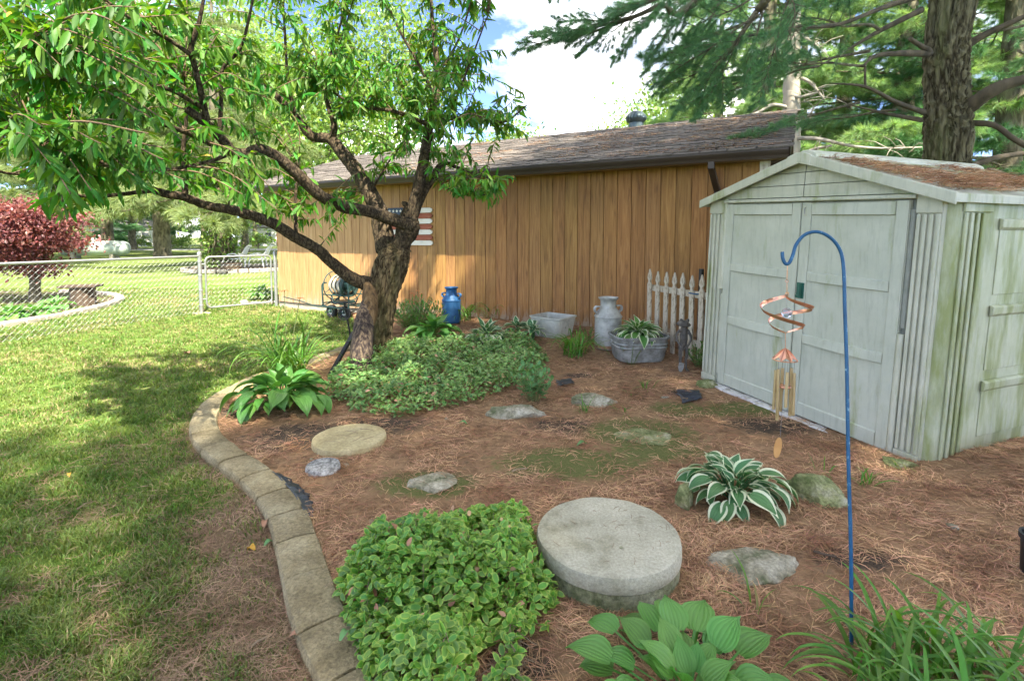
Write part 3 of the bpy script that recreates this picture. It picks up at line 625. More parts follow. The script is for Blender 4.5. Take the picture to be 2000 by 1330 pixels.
# ------------------------------------------------------------------ concrete curb around the bed: one block after another
curb = thing('garden_curb', 'curving tan stamped concrete curb between lawn and garden bed', 'curb', CURB[60])
cl = [0]
for i in range(1, len(CURB)): cl.append(cl[-1] + (CURB[i] - CURB[i - 1]).length)
def curb_at(s):
    i = min(max(np.searchsorted(cl, s) - 1, 0), len(CURB) - 2); t = (s - cl[i]) / (cl[i + 1] - cl[i]); p = CURB[i].lerp(CURB[i + 1], t)
    a = CURB[max(i - 2, 0)]; b = CURB[min(i + 3, len(CURB) - 1)]; d = (b - a); d.z = 0; d.normalize(); return p, d
s = 0.0; off = CURB[60]; k = 0
while s < cl[-1] - 0.3:
    L = 0.27 + 0.07 * random.random(); mb = MB(); rows = []; ns = 7
    tl, hz = random.uniform(-.010, .010), random.uniform(-.006, .006)
    prof = [(-0.092, -0.13), (-0.096, 0.016), (-0.088, 0.032), (-0.05, 0.039), (0.0, 0.041), (0.05, 0.039), (0.088, 0.032), (0.097, 0.012), (0.094, -0.13)]
    for q in range(ns + 1):
        ss = s + 0.005 + (L - 0.010) * q / ns; p, d = curb_at(ss); nrm = Vector((d.y, -d.x, 0)); e = 0.0
        if q in (0, ns): e = 0.006
        for (u, z) in prof:
            zz = z + hz + tl * (q / ns - .5) - (e if z > 0 else 0) + 0.006 * mnoise.noise(Vector((ss * 14, u * 26, 4)))
            rows.append(Vector((p.x, p.y, 0)) + nrm * (u + 0.004 * mnoise.noise(Vector((ss * 9, z * 30, 1)))) + Vector((0, 0, zz)) - off)
    n = len(prof); fs = [(a * n + b, a * n + b + 1, (a + 1) * n + b + 1, (a + 1) * n + b) for a in range(ns) for b in range(n - 1)]
    fs += [tuple(range(n))[::-1], tuple(ns * n + b for b in range(n))]
    mb.add(rows, fs); mb.build('curb_block', M['curb'], curb, smooth=True); s += L; k += 1
# ------------------------------------------------------------------ garage
GR = thing('garage', 'long brown garage with vertical wood siding and a low shingled roof', 'garage', W0, math.atan2(WD.y, WD.x))
def wall_hit(px, py, off=0.0):
    """where a photo pixel meets the wall plane (moved out by off): (distance along, height)"""
    r = ray(px, py); b = W0 + WN * off
    Mx = np.array([[WD.x, -r[0]], [WD.y, -r[1]]]); t, s_ = np.linalg.solve(Mx, [-b.x, -b.y]); return t, CAM_H + r[2] * s_
EAVE = 2.44; RIDGE_Y = 2.75; RZ0 = 2.50; RZ1 = 3.60; Y0 = -0.56
X0R, X1R = -0.50, 9.69
MB().span((0, 0.012, -0.25), (WLEN, 5.5, 0.10)).build('foundation', M['foundation'], GR)
core = MB(); core.span((0.02, 0.02, 0.101), (WLEN - 0.02, 5.48, EAVE))
core.prism_x([(0.02, EAVE + .001), (5.48, EAVE + .001), (RIDGE_Y, RZ1 - 0.10)], 0.02, WLEN - 0.02)
core.build('wall', M['siding'], GR).color = (0, 0, 0, 1)
BW = WLEN / 46
bme = MB().span((-BW / 2 + 0.0045, -0.019, 0), (BW / 2 - 0.0045, 0.0, EAVE - 0.10)).mesh('board', M['siding'], bevel=0.003)
for i in range(46):
    o = inst('board', bme, GR, (BW * (i + .5), 0.0185, 0.10 - (0.004 * (i * 7 % 3)))); f_ = max(0, min(.9, .85 * sstep(24, 6, i) + random.uniform(-.12, .12))); o.color = (f_, f_, f_, 1)
MB().span((0, -0.006, 0.085), (WLEN, 0.018, 0.099)).build('drip_edge', M['gutter'], GR)
# soffit, fascia, gutter, downspout
MB().span((X0R + .02, -0.44, EAVE + 0.002), (X1R - .02, 0.02, EAVE + 0.014)).build('soffit', M['soffit'], GR)
MB().span((X0R, -0.462, EAVE - 0.01), (X1R, -0.442, 2.535)).build('fascia', M['gutter'], GR)
gp = [(-0.466, 2.40), (-0.525, 2.40), (-0.538, 2.43), (-0.56, 2.46), (-0.572, 2.485), (-0.572, 2.505), (-0.580, 2.507), (-0.580, 2.517), (-0.560, 2.517), (-0.562, 2.475), (-0.52, 2.415), (-0.472, 2.412), (-0.472, 2.51), (-0.466, 2.51)]
MB().prism_x(gp, X0R, X1R).build('gutter', M['gutter'], GR, smooth=False)
ds = MB(); t8 = wall_hit(1397, 330)[0]; td = t8 + 0.02
for (a, b) in (((td, -0.50, 2.41), (td, -0.50, 2.33)), ((td, -0.50, 2.34), (td + .02, -0.055, 2.09)), ((td + .02, -0.055, 2.10), (td + .02, -0.055, 0.2))):
    a, b = Vector(a), Vector(b); d = b - a; mid = (a + b) / 2; ds.box(mid, (0.075, 0.055, d.length + 0.02), d.to_track_quat('Z', 'Y').to_matrix())
ds.build('downspout', M['gutter'], GR, bevel=0.006)
# white corner board and the louvred panel beside it
MB().span((WLEN - 0.002, -0.012, 0.0), (WLEN + 0.115, 0.02, EAVE)).build('corner_board', M['white_rail'], GR, bevel=0.004)
lv = MB().span((WLEN + .118, 0.0, 1.2), (WLEN + .29, 0.018, EAVE)).build('shutter', M['barrel_wood'], GR)
slm = MB().box((0, 0, 0), (0.15, 0.03, 0.006), (0.6, 0, 0)).mesh('slat', M['barrel_wood'])
for i in range(14): inst('slat', slm, lv, (WLEN + .204, -0.008, 1.85 + i * 0.042))
# roof deck, rake trim and shingles
dk = MB()
dk.prism_x([(Y0, RZ0), (RIDGE_Y, RZ1), (5.5 + .56, RZ0), (5.5 + .5, RZ0 - .03), (RIDGE_Y, RZ1 - 0.05), (-0.44, RZ0 - 0.02)], X0R, X1R)
roof = dk.build('roof', M['gutter'], GR)
sl = Vector((0, RIDGE_Y - Y0, RZ1 - RZ0)); SL = sl.length; su = sl / SL; sn = Vector((0, -su.z, su.y)); EXP = 0.143; TW = 0.318
tabv = MB().span((-TW / 2 + .002, 0, 0), (TW / 2 - .002, 0.150, 0.012))
tab_me = tabv.mesh('shingle', M['shingle'])
tv = np.array(tabv.v); tf = np.array(tabv.f)
tabs = []
nc = int(SL / EXP) + 1
for c in range(nc):
    x = X0R - (c * 0.137 % TW)
    while x < X1R:
        xc = min(max(x + TW / 2, X0R + .12), X1R - .10)
        p = Vector((xc, Y0 - 0.02, RZ0)) + su * (c * EXP) + sn * 0.006
        tabs.append(p + sn * random.uniform(-0.002, 0.004) + Vector((0, 0, 0)) + su * random.uniform(-.007, .007)); x += TW
tilt = Matrix.Rotation(math.atan2(su.z, su.y) - 0.055, 3, 'X')
tabs.sort(key=lambda p: -(p.x - 1.2 * p.y))
for p in tabs[:300]: inst('shingle', tab_me, roof, p, tilt @ Matrix.Rotation(random.uniform(-.012, .012), 3, 'Z'), (random.uniform(.93, 1.0), 1, random.uniform(.8, 1.5)))
rest = np.array(tabs[300:]); n = len(rest); Rm = np.repeat(np.array(tilt)[None], n, 0)
V, F = scatter(tv, tf, rest, Rm, np.stack([rng.uniform(.93, 1.0, n), np.ones(n), rng.uniform(.8, 1.6, n)], 1))
o = obj('shingles', np_mesh('shingles', V, F, M['shingle'], smooth=False), roof); o['kind'] = 'stuff'
cap = MB(); x = X0R
while x < X1R - .1:
    cap.add([(x, RIDGE_Y - .15, RZ1 - .030), (x + .30, RIDGE_Y - .15, RZ1 - .034), (x + .30, RIDGE_Y, RZ1 + .020), (x, RIDGE_Y, RZ1 + .026), (x, RIDGE_Y + .15, RZ1 - .030), (x + .30, RIDGE_Y + .15, RZ1 - .034)], [(0, 1, 2, 3), (3, 2, 5, 4)]); x += .295
cap.build('ridge_cap', M['shingle'], roof)
MB().prism_x([(Y0, RZ0 + .01), (RIDGE_Y, RZ1 + .01), (RIDGE_Y, RZ1 - .11), (Y0 + .1, RZ0 - .09)], X1R, X1R + .02).build('rake_board', M['gutter'], roof)

# turbine vent at the ridge
tq = W0 + WD * 7.0 - WN * (RIDGE_Y + 0.05)
tvn = thing('turbine_vent', 'round finned turbine vent on the garage ridge', 'roof vent', (tq.x, tq.y, RZ1 - 0.05))
MB().lathe([(0.15, 0.0), (0.14, 0.14)], 20).build('collar', M['vent_metal'], tvn, smooth=True)
MB().lathe([(0.10, 0.34), (0.12, 0.345), (0.05, 0.37), (0, 0.375)], 20).build('cap', M['vent_metal'], tvn, smooth=True)
MB().lathe([(0.11, 0.12), (0.13, 0.22), (0.09, 0.34)], 16).build('core', M['black'], tvn, smooth=True)
fin = MB()
for i in range(9):
    a = math.pi * i / 8; r = 0.10 + 0.095 * math.sin(a); z = 0.12 + 0.23 * i / 8
    fin.v += [(r, -0.022, z), (r + 0.006, 0.028, z)]
fin.f = [(2 * i, 2 * i + 1, 2 * i + 3, 2 * i + 2) for i in range(8)]; fin.mi = [0] * 8
fme = fin.mesh('fin', M['vent_metal'], smooth=True)
for i in range(20): inst('fin', fme, tvn, (0, 0, 0), Matrix.Rotation(2 * math.pi * i / 20, 3, 'Z'))

# wooden flag on the wall
ta, za = wall_hit(762, 408); tb, zb = wall_hit(847, 480)
fl = thing('wooden_flag', 'weathered wooden picket flag with white and red slats hung on garage wall', 'wall flag', W0 + WD * ta + Vector((0, 0, zb)), math.atan2(WD.y, WD.x))
fw = tb - ta; fh = za - zb; sp = fh / 7
for i in range(7):
    poly = [(0, .004), (fw - .06, .004), (fw - .02, .02), (fw, sp * .5), (fw - .02, sp - .022), (fw - .06, sp - .006), (0, sp - .006)]
    MB().prism_y(poly, -0.030, -0.012).build('slat', M['flag_white'] if i % 2 == 0 else M['flag_red'], fl, bevel=0.002, loc=(random.uniform(-.01, .01), 0, i * sp))
cn = MB().span((-0.02, -0.044, fh - 3.1 * sp), (fw * 0.42, -0.031, fh + .01)).build('canton', M['flag_blue'], fl)
st = []
for k in range(10):
    a = math.pi / 2 + k * math.pi / 5; r = 0.032 if k % 2 == 0 else 0.014; st.append((r * math.cos(a), r * math.sin(a)))
stm = MB().prism_y(st, -0.0015, 0.0).mesh('star', M['flag_white'])
for r_ in range(3):
    for c_ in range(4): inst('star', stm, cn, (0.03 + c_ * 0.085, -0.0445, fh - .05 - r_ * 0.085))
for b_ in (0.06, fw - .16): MB().span((b_, -0.011, 0.0), (b_ + .05, -0.001, fh)).build('batten', M['flag_red'], fl)
# ------------------------------------------------------------------ resin shed
SR = thing('resin_shed', 'pale grey green resin garden shed with double doors and algae stains', 'shed', (1.96, 5.205, 0.055), math.atan2(-0.931, 0.365), ry=R(2.3))
SW, SD, DT, EZ, AZ = 2.08, 2.15, 1.77, 1.80, 2.13
PL, PR_ = 0.22, 0.24; DX0, DX1 = PL, SW - PR_; DM = (DX0 + DX1) / 2
# outer shell with rounded corners
def rrect(x0, x1, y0, y1, r, n=5):
    out = []
    for cx, cy_, a0 in ((x1 - r, y0 + r, -90), (x1 - r, y1 - r, 0), (x0 + r, y1 - r, 90), (x0 + r, y0 + r, 180)):
        for i in range(n + 1): a = R(a0 + 90 * i / n); out.append((cx + r * math.cos(a), cy_ + r * math.sin(a)))
    return out
sh = MB(); sh.prism(rrect(0.0, SW, 0.035, SD, 0.07), -0.15, EZ - .02)
sh.build('shell', M['shed_side'], SR, smooth=True)
# gable front: three lapped clapboards cut by the roof line, with the centre joint
slope = (AZ - EZ) / (SW / 2)
def roof_z(x): return EZ + slope * (SW / 2 - abs(x - SW / 2)) - 0.03
zz = [DT + 0.035, DT + 0.135, DT + 0.235, AZ]
for i in range(3):
    za_, zb_ = zz[i] + .003, zz[i + 1] - .003
    for (xa, xb) in ((0.012, DM - .004), (DM + .004, SW - .012)):
        pts = [(xa, za_)]
        if roof_z(xa) < za_:
            xi = SW / 2 - (SW / 2) * ((AZ - .03 - za_) / (AZ - EZ)) if xa < SW / 2 else xa
            pts = [(max(xa, xi), za_)]
        xr = min(xb, SW / 2 + (SW / 2) * ((AZ - .03 - za_) / (AZ - EZ)))
        pts.append((xr, za_))
        for x in (np.linspace(xr, pts[0][0], 16)):
            pts.append((x, min(zb_, max(roof_z(x), za_ + .001))))
        if xr - pts[0][0] > 0.03: MB().prism_y(pts, -0.004 + i * 0.004, 0.04).build('gable_board', M['shed'], SR)
# pilasters either side of the doors with proud ribs
for (xa, xb, nr, w) in ((0.006, DX0 - .022, 3, 0.034), (DX1 + .040, SW - .050, 3, 0.040)):
    p = MB().span((xa, 0.002, -0.13), (xb, 0.045, DT + .034)).build('pilaster', M['shed'], SR, bevel=0.008)
    for k in range(nr + 1):
        xx = xa + .018 + (xb - xa - .036) * k / nr
        MB().span((xx - w * .30, -0.016, 0.07), (xx + w * .30, 0.0, DT - .10)).build('rib', M['shed'], p, bevel=0.006)
    MB().span((xa, -0.017, DT - .095), (xb, -0.0005, DT + .033)).build('cap_band', M['shed'], p, bevel=0.006)
    MB().span((xa, -0.017, -0.13), (xb, -0.0005, 0.065)).build('foot_band', M['shed'], p, bevel=0.006)
# header rail over the doors
MB().prism_x([(-0.034, DT + .030), (-0.040, DT + .004), (-0.010, DT - .002), (0.03, DT - .002), (0.03, DT + .032)], DX0 - .015, DX1 + .045).build('header', M['shed'], SR, bevel=0.003)
MB().span((DX0 - .02, 0.030, 0.0), (DX1 + .02, 0.034, DT)).build('door_recess', M['shed_shade'], SR)
# doors
for s_, (xa, xb) in ((0, (DX0 + .004, DM - .004)), (1, (DM + .004, DX1 - .004))):
    w = xb - xa
    d = MB().span((xa, 0.000, 0.012), (xb, 0.028, DT - .006)).build('door', M['shed_door'], SR, bevel=0.004)
    st_w = 0.085
    for (a, b) in ((xa, xa + st_w), (xb - st_w, xb)):
        MB().span((a + .002, -0.013, 0.014), (b - .002, -0.0005, DT - .008)).build('stile', M['shed_door'], d, bevel=0.005)
    zr = [(0.014, 0.13), (0.62, 0.70), (1.13, 1.21), (1.66, DT - .008)]
    for k, (a, b) in enumerate(zr):
        # the lower lip of each rail bulges out over the panel below
        xs_ = np.linspace(xa + st_w + .001, xb - st_w - .001, 13); mb = MB()
        for i, x in enumerate(xs_):
            u = (i / 12 * 2 - 1); bl = 0.020 * (1 - u * u) if k > 0 else 0.0
            mb.v += [(x, -0.0005, a), (x, -0.010 - bl, a + 0.006), (x, -0.012 - bl * .3, b - .01), (x, -0.0005, b)]
        for i in range(12):
            for q in range(3): mb.f.append((4 * i + q, 4 * i + q + 1, 4 * i + 5 + q, 4 * i + 4 + q))
        mb.mi = [0] * len(mb.f); mb.build('rail', M['shed_door'], d, smooth=True)
    hx = (xa - .014) if s_ == 0 else (xb + .020)
    # hinge post: upper half set back, lower half proud
    MB().lathe([(0.021, 0.0), (0.021, 0.86)], 14, (hx, -0.004, (0.95 if s_ == 0 else 0.0))).build('hinge_post', M['shed'], d, smooth=True)
    MB().lathe([(0.019, 0.0), (0.019, 0.80)], 14, (hx, 0.012, (0.1 if s_ == 0 else 0.90))).build('hinge_post', M['shed_shade' if s_ else 'shed'], d, smooth=True)
    if s_ == 1:
        MB().span((xa + .020, -0.018, DT - .115), (xa + .045, -0.014, DT - .035)).build('bolt_slot', M['shed'], d, bevel=0.002)
        MB().tube([(xa + .032, -.022, DT - .10), (xa + .032, -.024, DT - .055), (xa + .044, -.030, DT - .050)], 0.0045, 8).build('bolt', M['pipe'], d, smooth=True)
        MB().span((xa + .020, -0.018, 0.05), (xa + .042, -0.014, 0.13)).build('bolt_slot', M['shed'], d, bevel=0.002)
        # dark green pull handle on the meeting stile
        h = MB().span((xa + .008, -0.020, 0.985), (xa + .075, -0.0145, 1.115)).build('handle_plate', M['dark_green'], d, bevel=0.002)
        MB().span((xa + .050, -0.055, 0.99), (xa + .062, -0.021, 1.11)).build('handle_grip', M['dark_green'], h, bevel=0.002)
        MB().span((xa + .012, -0.036, 0.99), (xa + .050, -0.021, 1.012)).build('handle_ledge', M['dark_green'], h, bevel=0.002)
# side wall towards the camera: ribs at the corner, three moulded panels with ledges
sx = SW
for k in range(4):
    MB().span((sx + .0005, 0.115 + k * .062, 0.0), (sx + .016, 0.147 + k * .062, DT - .09)).build('side_rib', M['shed_side'], SR, bevel=0.006)
MB().span((sx + .0005, 0.10, DT - .085), (sx + .018, 0.40, EZ - .03)).build('side_band', M['shed_side'], SR, bevel=0.006)
for (ya, yb) in ((0.52, 1.18), (1.30, 1.95)):
    for (za_, zb_) in ((0.15, 0.50), (0.62, 1.02), (1.14, 1.60)):
        MB().span((sx + .0005, ya, za_), (sx + .006, yb, zb_)).build('side_panel', M['shed_side'], SR, bevel=0.008)
        MB().prism_y([(sx + .007, zb_ + .05), (sx + .030, zb_ + .04), (sx + .026, zb_ - .01), (sx + .007, zb_ - .03)], ya - .02, yb + .02).build('ledge', M['shed_side'], SR, bevel=0.004)
# roof: two panels with a rolled fascia and ridge cap
FO, SO = 0.075, 0.055
for s_ in (-1, 1):
    def rp(u, dz): return (SW / 2 + s_ * u, AZ + .012 - slope * u + dz)
    ue = SW / 2 + SO
    poly = [rp(0, 0), rp(ue, 0), rp(ue, -.055), rp(ue - .02, -.055), rp(ue - .03, -.03), rp(0, -.03)]
    if s_ < 0: poly = poly[::-1]
    MB().prism_y(poly[::-1], -FO, SD + FO).build('roof_panel', M['shed'], SR, bevel=0.004)
    a, b = rp(0.10, 0.012), rp(ue + .006, 0.010); c, d_ = rp(ue + .006, -.068), rp(0.10, -.068)
    MB().prism_y([a, b, c, d_] if s_ > 0 else [d_, c, b, a], -FO - .022, -FO - .001).build('fascia', M['shed'], SR, bevel=0.007)
    for q in range(5):
        u0 = 0.14 + q * 0.19; e0, e1 = rp(u0, 0.001), rp(u0 + .05, 0.001); e2, e3 = rp(u0 + .045, 0.014), rp(u0 + .005, 0.014)
        MB().prism_y([e0, e1, e2, e3] if s_ > 0 else [e3, e2, e1, e0], 0.12, SD - .05).build('roof_rib', M['shed_side'], SR, bevel=0.004)
def rp2(u, dz): return (SW / 2 + u, AZ + .014 - slope * abs(u) + dz)
MB().prism_y([rp2(-.105, -.07), rp2(0, -.075), rp2(.105, -.07), rp2(.105, .016), rp2(.03, .020), rp2(-.03, .020), rp2(-.105, .016)], -FO - .026, -FO - .002).build('fascia_peak', M['shed'], SR, bevel=0.006)
MB().prism_y([rp2(-.10, .002), rp2(.10, .002), rp2(.09, .03), rp2(.03, .042), rp2(-.03, .042), rp2(-.09, .03)], -.03, SD + .03).build('ridge_cap', M['shed'], SR, bevel=0.006)
# pale sill under the doors, in short cracked lengths
xa = DX0 - .03
for k in range(9):
    L = (DX1 + .02 - DX0) / 9
    MB().span((xa + .003, -0.085 + 0.006 * (k % 3), -0.14), (xa + L - .003, 0.028, 0.004 - .006 * (k % 2))).build('sill', M['threshold'], SR, bevel=0.005); xa += L
# ------------------------------------------------------------------ peach tree
random.seed(21); rng = np.random.default_rng(21)
def AP(*pts): return [A(*p) for p in pts]
base = Vector((-1.66, 6.22, 0.02))
PT = thing('peach_tree', 'leaning peach tree with forked mossy trunk and drooping green leaves', 'tree', base)
skel = []       # points leaves may grow from
def limb(pts, rad, name='branch', seg=14, amp=0.10, sub=6, **kw):
    P = [p if isinstance(p, Vector) else A(*p) for p in pts]; rad = [r_ * (.88 if name == 'trunk' else .80) for r_ in rad]
    o = bark_tube(name, P, rad, M['peach_trunk' if name == 'trunk' or rad[0] > .13 else 'peach_limb'], PT, seg=seg, amp=amp, off=base, sub=sub, **kw)
    Q = catmull(P, 5); rr = catm1(rad, 5)
    for q, r_ in zip(Q, rr): skel.append((q, r_))
    return o
limb([base - Vector((0, 0, .12)), A(735, 665, 6.22), A(741, 610, 6.22), A(751, 560, 6.22), A(766, 512, 6.2), A(780, 480, 6.2)], [0.225, 0.20, 0.188, 0.195, 0.205, 0.15], 'trunk', seg=64, amp=0.17, sub=14, freq=11, flare=0.12, stretch=.22)
limb([A(765, 508, 6.2), A(786, 470, 6.18), A(803, 446, 6.15), A(806, 425, 6.12)], [0.16, 0.135, 0.115, 0.07], seg=36, amp=0.16, sub=9)
# right upright leader
limb([(800, 450, 6.15), (806, 410, 6.15), (815, 370, 6.15), (826, 325, 6.15), (833, 280, 6.2), (842, 225, 6.25), (852, 180, 6.3), (855, 140, 6.3), (846, 60, 6.3), (840, -40, 6.3)], [0.095, 0.083, 0.080, 0.078, 0.072, 0.066, 0.06, 0.045, 0.03, 0.015], seg=18)
limb([(800, 440, 6.22), (822, 385, 6.3), (846, 345, 6.35), (866, 320, 6.4), (900, 330, 6.4), (960, 350, 6.4)], [0.09, 0.07, 0.055, 0.04, 0.022, 0.010])
# the dead snag in the fork
limb([(786, 462, 6.25), (790, 430, 6.28), (796, 405, 6.3), (785, 395, 6.28)], [0.10, 0.085, 0.06, 0.02], amp=0.25)
# left leader of the fork
limb([(756, 490, 6.25), (746, 445, 6.3), (738, 410, 6.35), (716, 365, 6.4), (694, 330, 6.45), (668, 298, 6.5), (645, 272, 6.5), (612, 268, 6.45), (590, 245, 6.4), (560, 208, 6.35), (530, 178, 6.3), (510, 158, 6.3)], [0.16, 0.145, 0.13, 0.115, 0.105, 0.095, 0.08, 0.07, 0.06, 0.05, 0.04, 0.03], seg=18)
limb([(648, 272, 6.5), (653, 245, 6.45), (640, 205, 6.45), (637, 180, 6.45), (655, 120, 6.4), (690, 0, 6.3)], [0.06, 0.045, 0.035, 0.02, 0.014, 0.008], seg=10)
limb([(575, 225, 6.35), (562, 150, 6.2), (556, 60, 6.1), (550, -40, 6.0)], [0.035, 0.022, 0.018, 0.010], seg=8)
limb([(570, 212, 6.35), (612, 160, 6.3), (652, 90, 6.25), (682, -20, 6.2)], [0.03, 0.02, 0.016, 0.01], seg=8)
# long dark limb reaching left and towards the camera
limb([(806, 442, 6.12), (770, 430, 6.0), (720, 413, 5.8), (670, 404, 5.55), (620, 378, 5.3), (580, 340, 5.1), (545, 310, 4.95), (510, 292, 4.8), (480, 300, 4.65), (455, 298, 4.55), (440, 280, 4.45), (412, 250, 4.3), (385, 228, 4.2), (364, 213, 4.15)], [0.10, 0.088, 0.082, 0.078, 0.072, 0.068, 0.064, 0.060, 0.055, 0.056, 0.05, 0.045, 0.042, 0.036], seg=18)
limb([(447, 292, 4.5), (420, 285, 4.35), (370, 262, 4.1), (300, 235, 3.8), (220, 195, 3.5), (105, 148, 3.2)], [0.04, 0.03, 0.026, 0.02, 0.016, 0.010], seg=10)
limb([(404, 235, 4.25), (392, 180, 4.15), (380, 130, 4.05), (373, 95, 4.0), (390, 40, 3.95), (402, -30, 3.9)], [0.034, 0.028, 0.024, 0.026, 0.018, 0.012], seg=10)
limb([(376, 110, 4.0), (340, 85, 3.9), (290, 55, 3.7), (245, 30, 3.5), (180, -20, 3.3)], [0.022, 0.018, 0.015, 0.012, 0.008], seg=8)
limb([(398, 212, 4.2), (330, 175, 3.95), (240, 152, 3.6), (130, 120, 3.25), (40, 90, 2.95)], [0.026, 0.02, 0.017, 0.013, 0.008], seg=8)
limb([(428, 262, 4.4), (432, 200, 4.4), (435, 135, 4.35), (470, 95, 4.3), (492, 10, 4.2), (500, -40, 4.2)], [0.024, 0.02, 0.018, 0.015, 0.012, 0.008], seg=8)
limb([(440, 305, 4.55), (400, 318, 4.4), (310, 335, 4.1), (240, 340, 3.8), (160, 345, 3.5), (60, 300, 3.2), (-40, 270, 3.0)], [0.022, 0.018, 0.016, 0.014, 0.011, 0.009, 0.006], seg=8)
# lower left limb
limb([(722, 556, 6.15), (690, 545, 6.0), (650, 515, 5.85), (620, 488, 5.7), (575, 462, 5.5), (540, 440, 5.35), (500, 424, 5.2), (450, 410, 5.0), (405, 402, 4.85), (360, 385, 4.7), (320, 378, 4.55), (280, 364, 4.4)], [0.12, 0.090, 0.078, 0.074, 0.070, 0.066, 0.062, 0.056, 0.050, 0.046, 0.042, 0.030], seg=18)
limb([(300, 372, 4.48), (250, 378, 4.3), (180, 384, 4.0), (120, 375, 3.75), (60, 345, 3.5), (0, 335, 3.3), (-60, 300, 3.1)], [0.028, 0.020, 0.018, 0.015, 0.012, 0.01, 0.006], seg=8)
limb([(272, 362, 4.4), (235, 335, 4.25), (170, 305, 4.0), (90, 265, 3.7), (0, 257, 3.4), (-60, 240, 3.2)], [0.022, 0.018, 0.015, 0.012, 0.010, 0.006], seg=8)
limb([(362, 386, 4.7), (360, 340, 4.7), (358, 290, 4.7), (364, 230, 4.65), (360, 150, 4.6)], [0.034, 0.026, 0.022, 0.016, 0.008], seg=8)
limb([(578, 464, 5.5), (577, 420, 5.5), (578, 370, 5.5), (584, 330, 5.5)], [0.026, 0.022, 0.018, 0.010], seg=8)
limb([(446, 408, 5.0), (450, 370, 5.0), (458, 330, 4.95)], [0.012, 0.009, 0.006], seg=6)
# side branches of the right leader
limb([(846, 243, 6.22), (880, 232, 6.1), (930, 232, 5.95), (985, 238, 5.8), (1030, 205, 5.7)], [0.045, 0.03, 0.024, 0.018, 0.008], seg=10)
limb([(838, 245, 6.2), (800, 228, 6.1), (760, 216, 6.0), (712, 210, 5.9), (668, 192, 5.8), (630, 160, 5.7)], [0.042, 0.030, 0.026, 0.022, 0.018, 0.010], seg=10)
limb([(840, 275, 6.2), (868, 245, 6.0), (900, 170, 5.8), (930, 90, 5.7), (955, 25, 5.6)], [0.03, 0.02, 0.015, 0.012, 0.007], seg=8)
limb([(848, 190, 6.28), (820, 130, 6.2), (780, 60, 6.1), (740, -30, 6.0)], [0.03, 0.022, 0.017, 0.01], seg=8)
limb([(850, 150, 6.3), (890, 90, 6.3), (915, 20, 6.3), (920, -40, 6.3)], [0.025, 0.018, 0.013, 0.008], seg=8)
limb([(724, 376, 6.35), (750, 330, 6.2), (790, 270, 6.0), (810, 200, 5.9)], [0.02, 0.013, 0.010, 0.006], seg=6)
limb([(848, 345, 6.3), (880, 372, 6.1), (930, 382, 5.9), (985, 372, 5.8)], [0.025, 0.017, 0.012, 0.006], seg=6)
# twigs and leaves: each twig springs from the nearest limb and ends in the foliage
CROWN = [
 ([(720, -420), (975, -330), (980, -80), (650, -80)], 96),
 ([(-80, -90), (940, -90), (965, 20), (900, 110), (560, 150), (300, 150), (-80, 150)], 215),
 ([(-80, 120), (300, 120), (420, 160), (420, 260), (330, 330), (160, 395), (60, 350), (-80, 330)], 130),
 ([(400, 120), (640, 120), (630, 180), (530, 250), (470, 260), (420, 200)], 47),
 ([(640, 100), (940, 100), (955, 200), (930, 280), (880, 320), (850, 250), (700, 240), (640, 190)], 146),
 ([(930, 190), (1035, 175), (1040, 215), (980, 270), (930, 280)], 16),
 ([(850, 320), (930, 330), (1000, 365), (960, 420), (880, 385)], 22),
 ([(440, 330), (560, 340), (700, 410), (690, 435), (540, 420), (450, 395)], 36),
 ([(40, 370), (160, 370), (150, 420), (60, 420)], 12),
 ([(240, 300), (420, 300), (420, 385), (270, 360)], 24),
 ([(700, 250), (850, 250), (840, 330), (730, 330)], 22),
]
SK = np.array([tuple(p) for p, _ in skel]); SKR = np.array([r_ for _, r_ in skel])
tw = MB(); LP = []; LD = []; LS = []
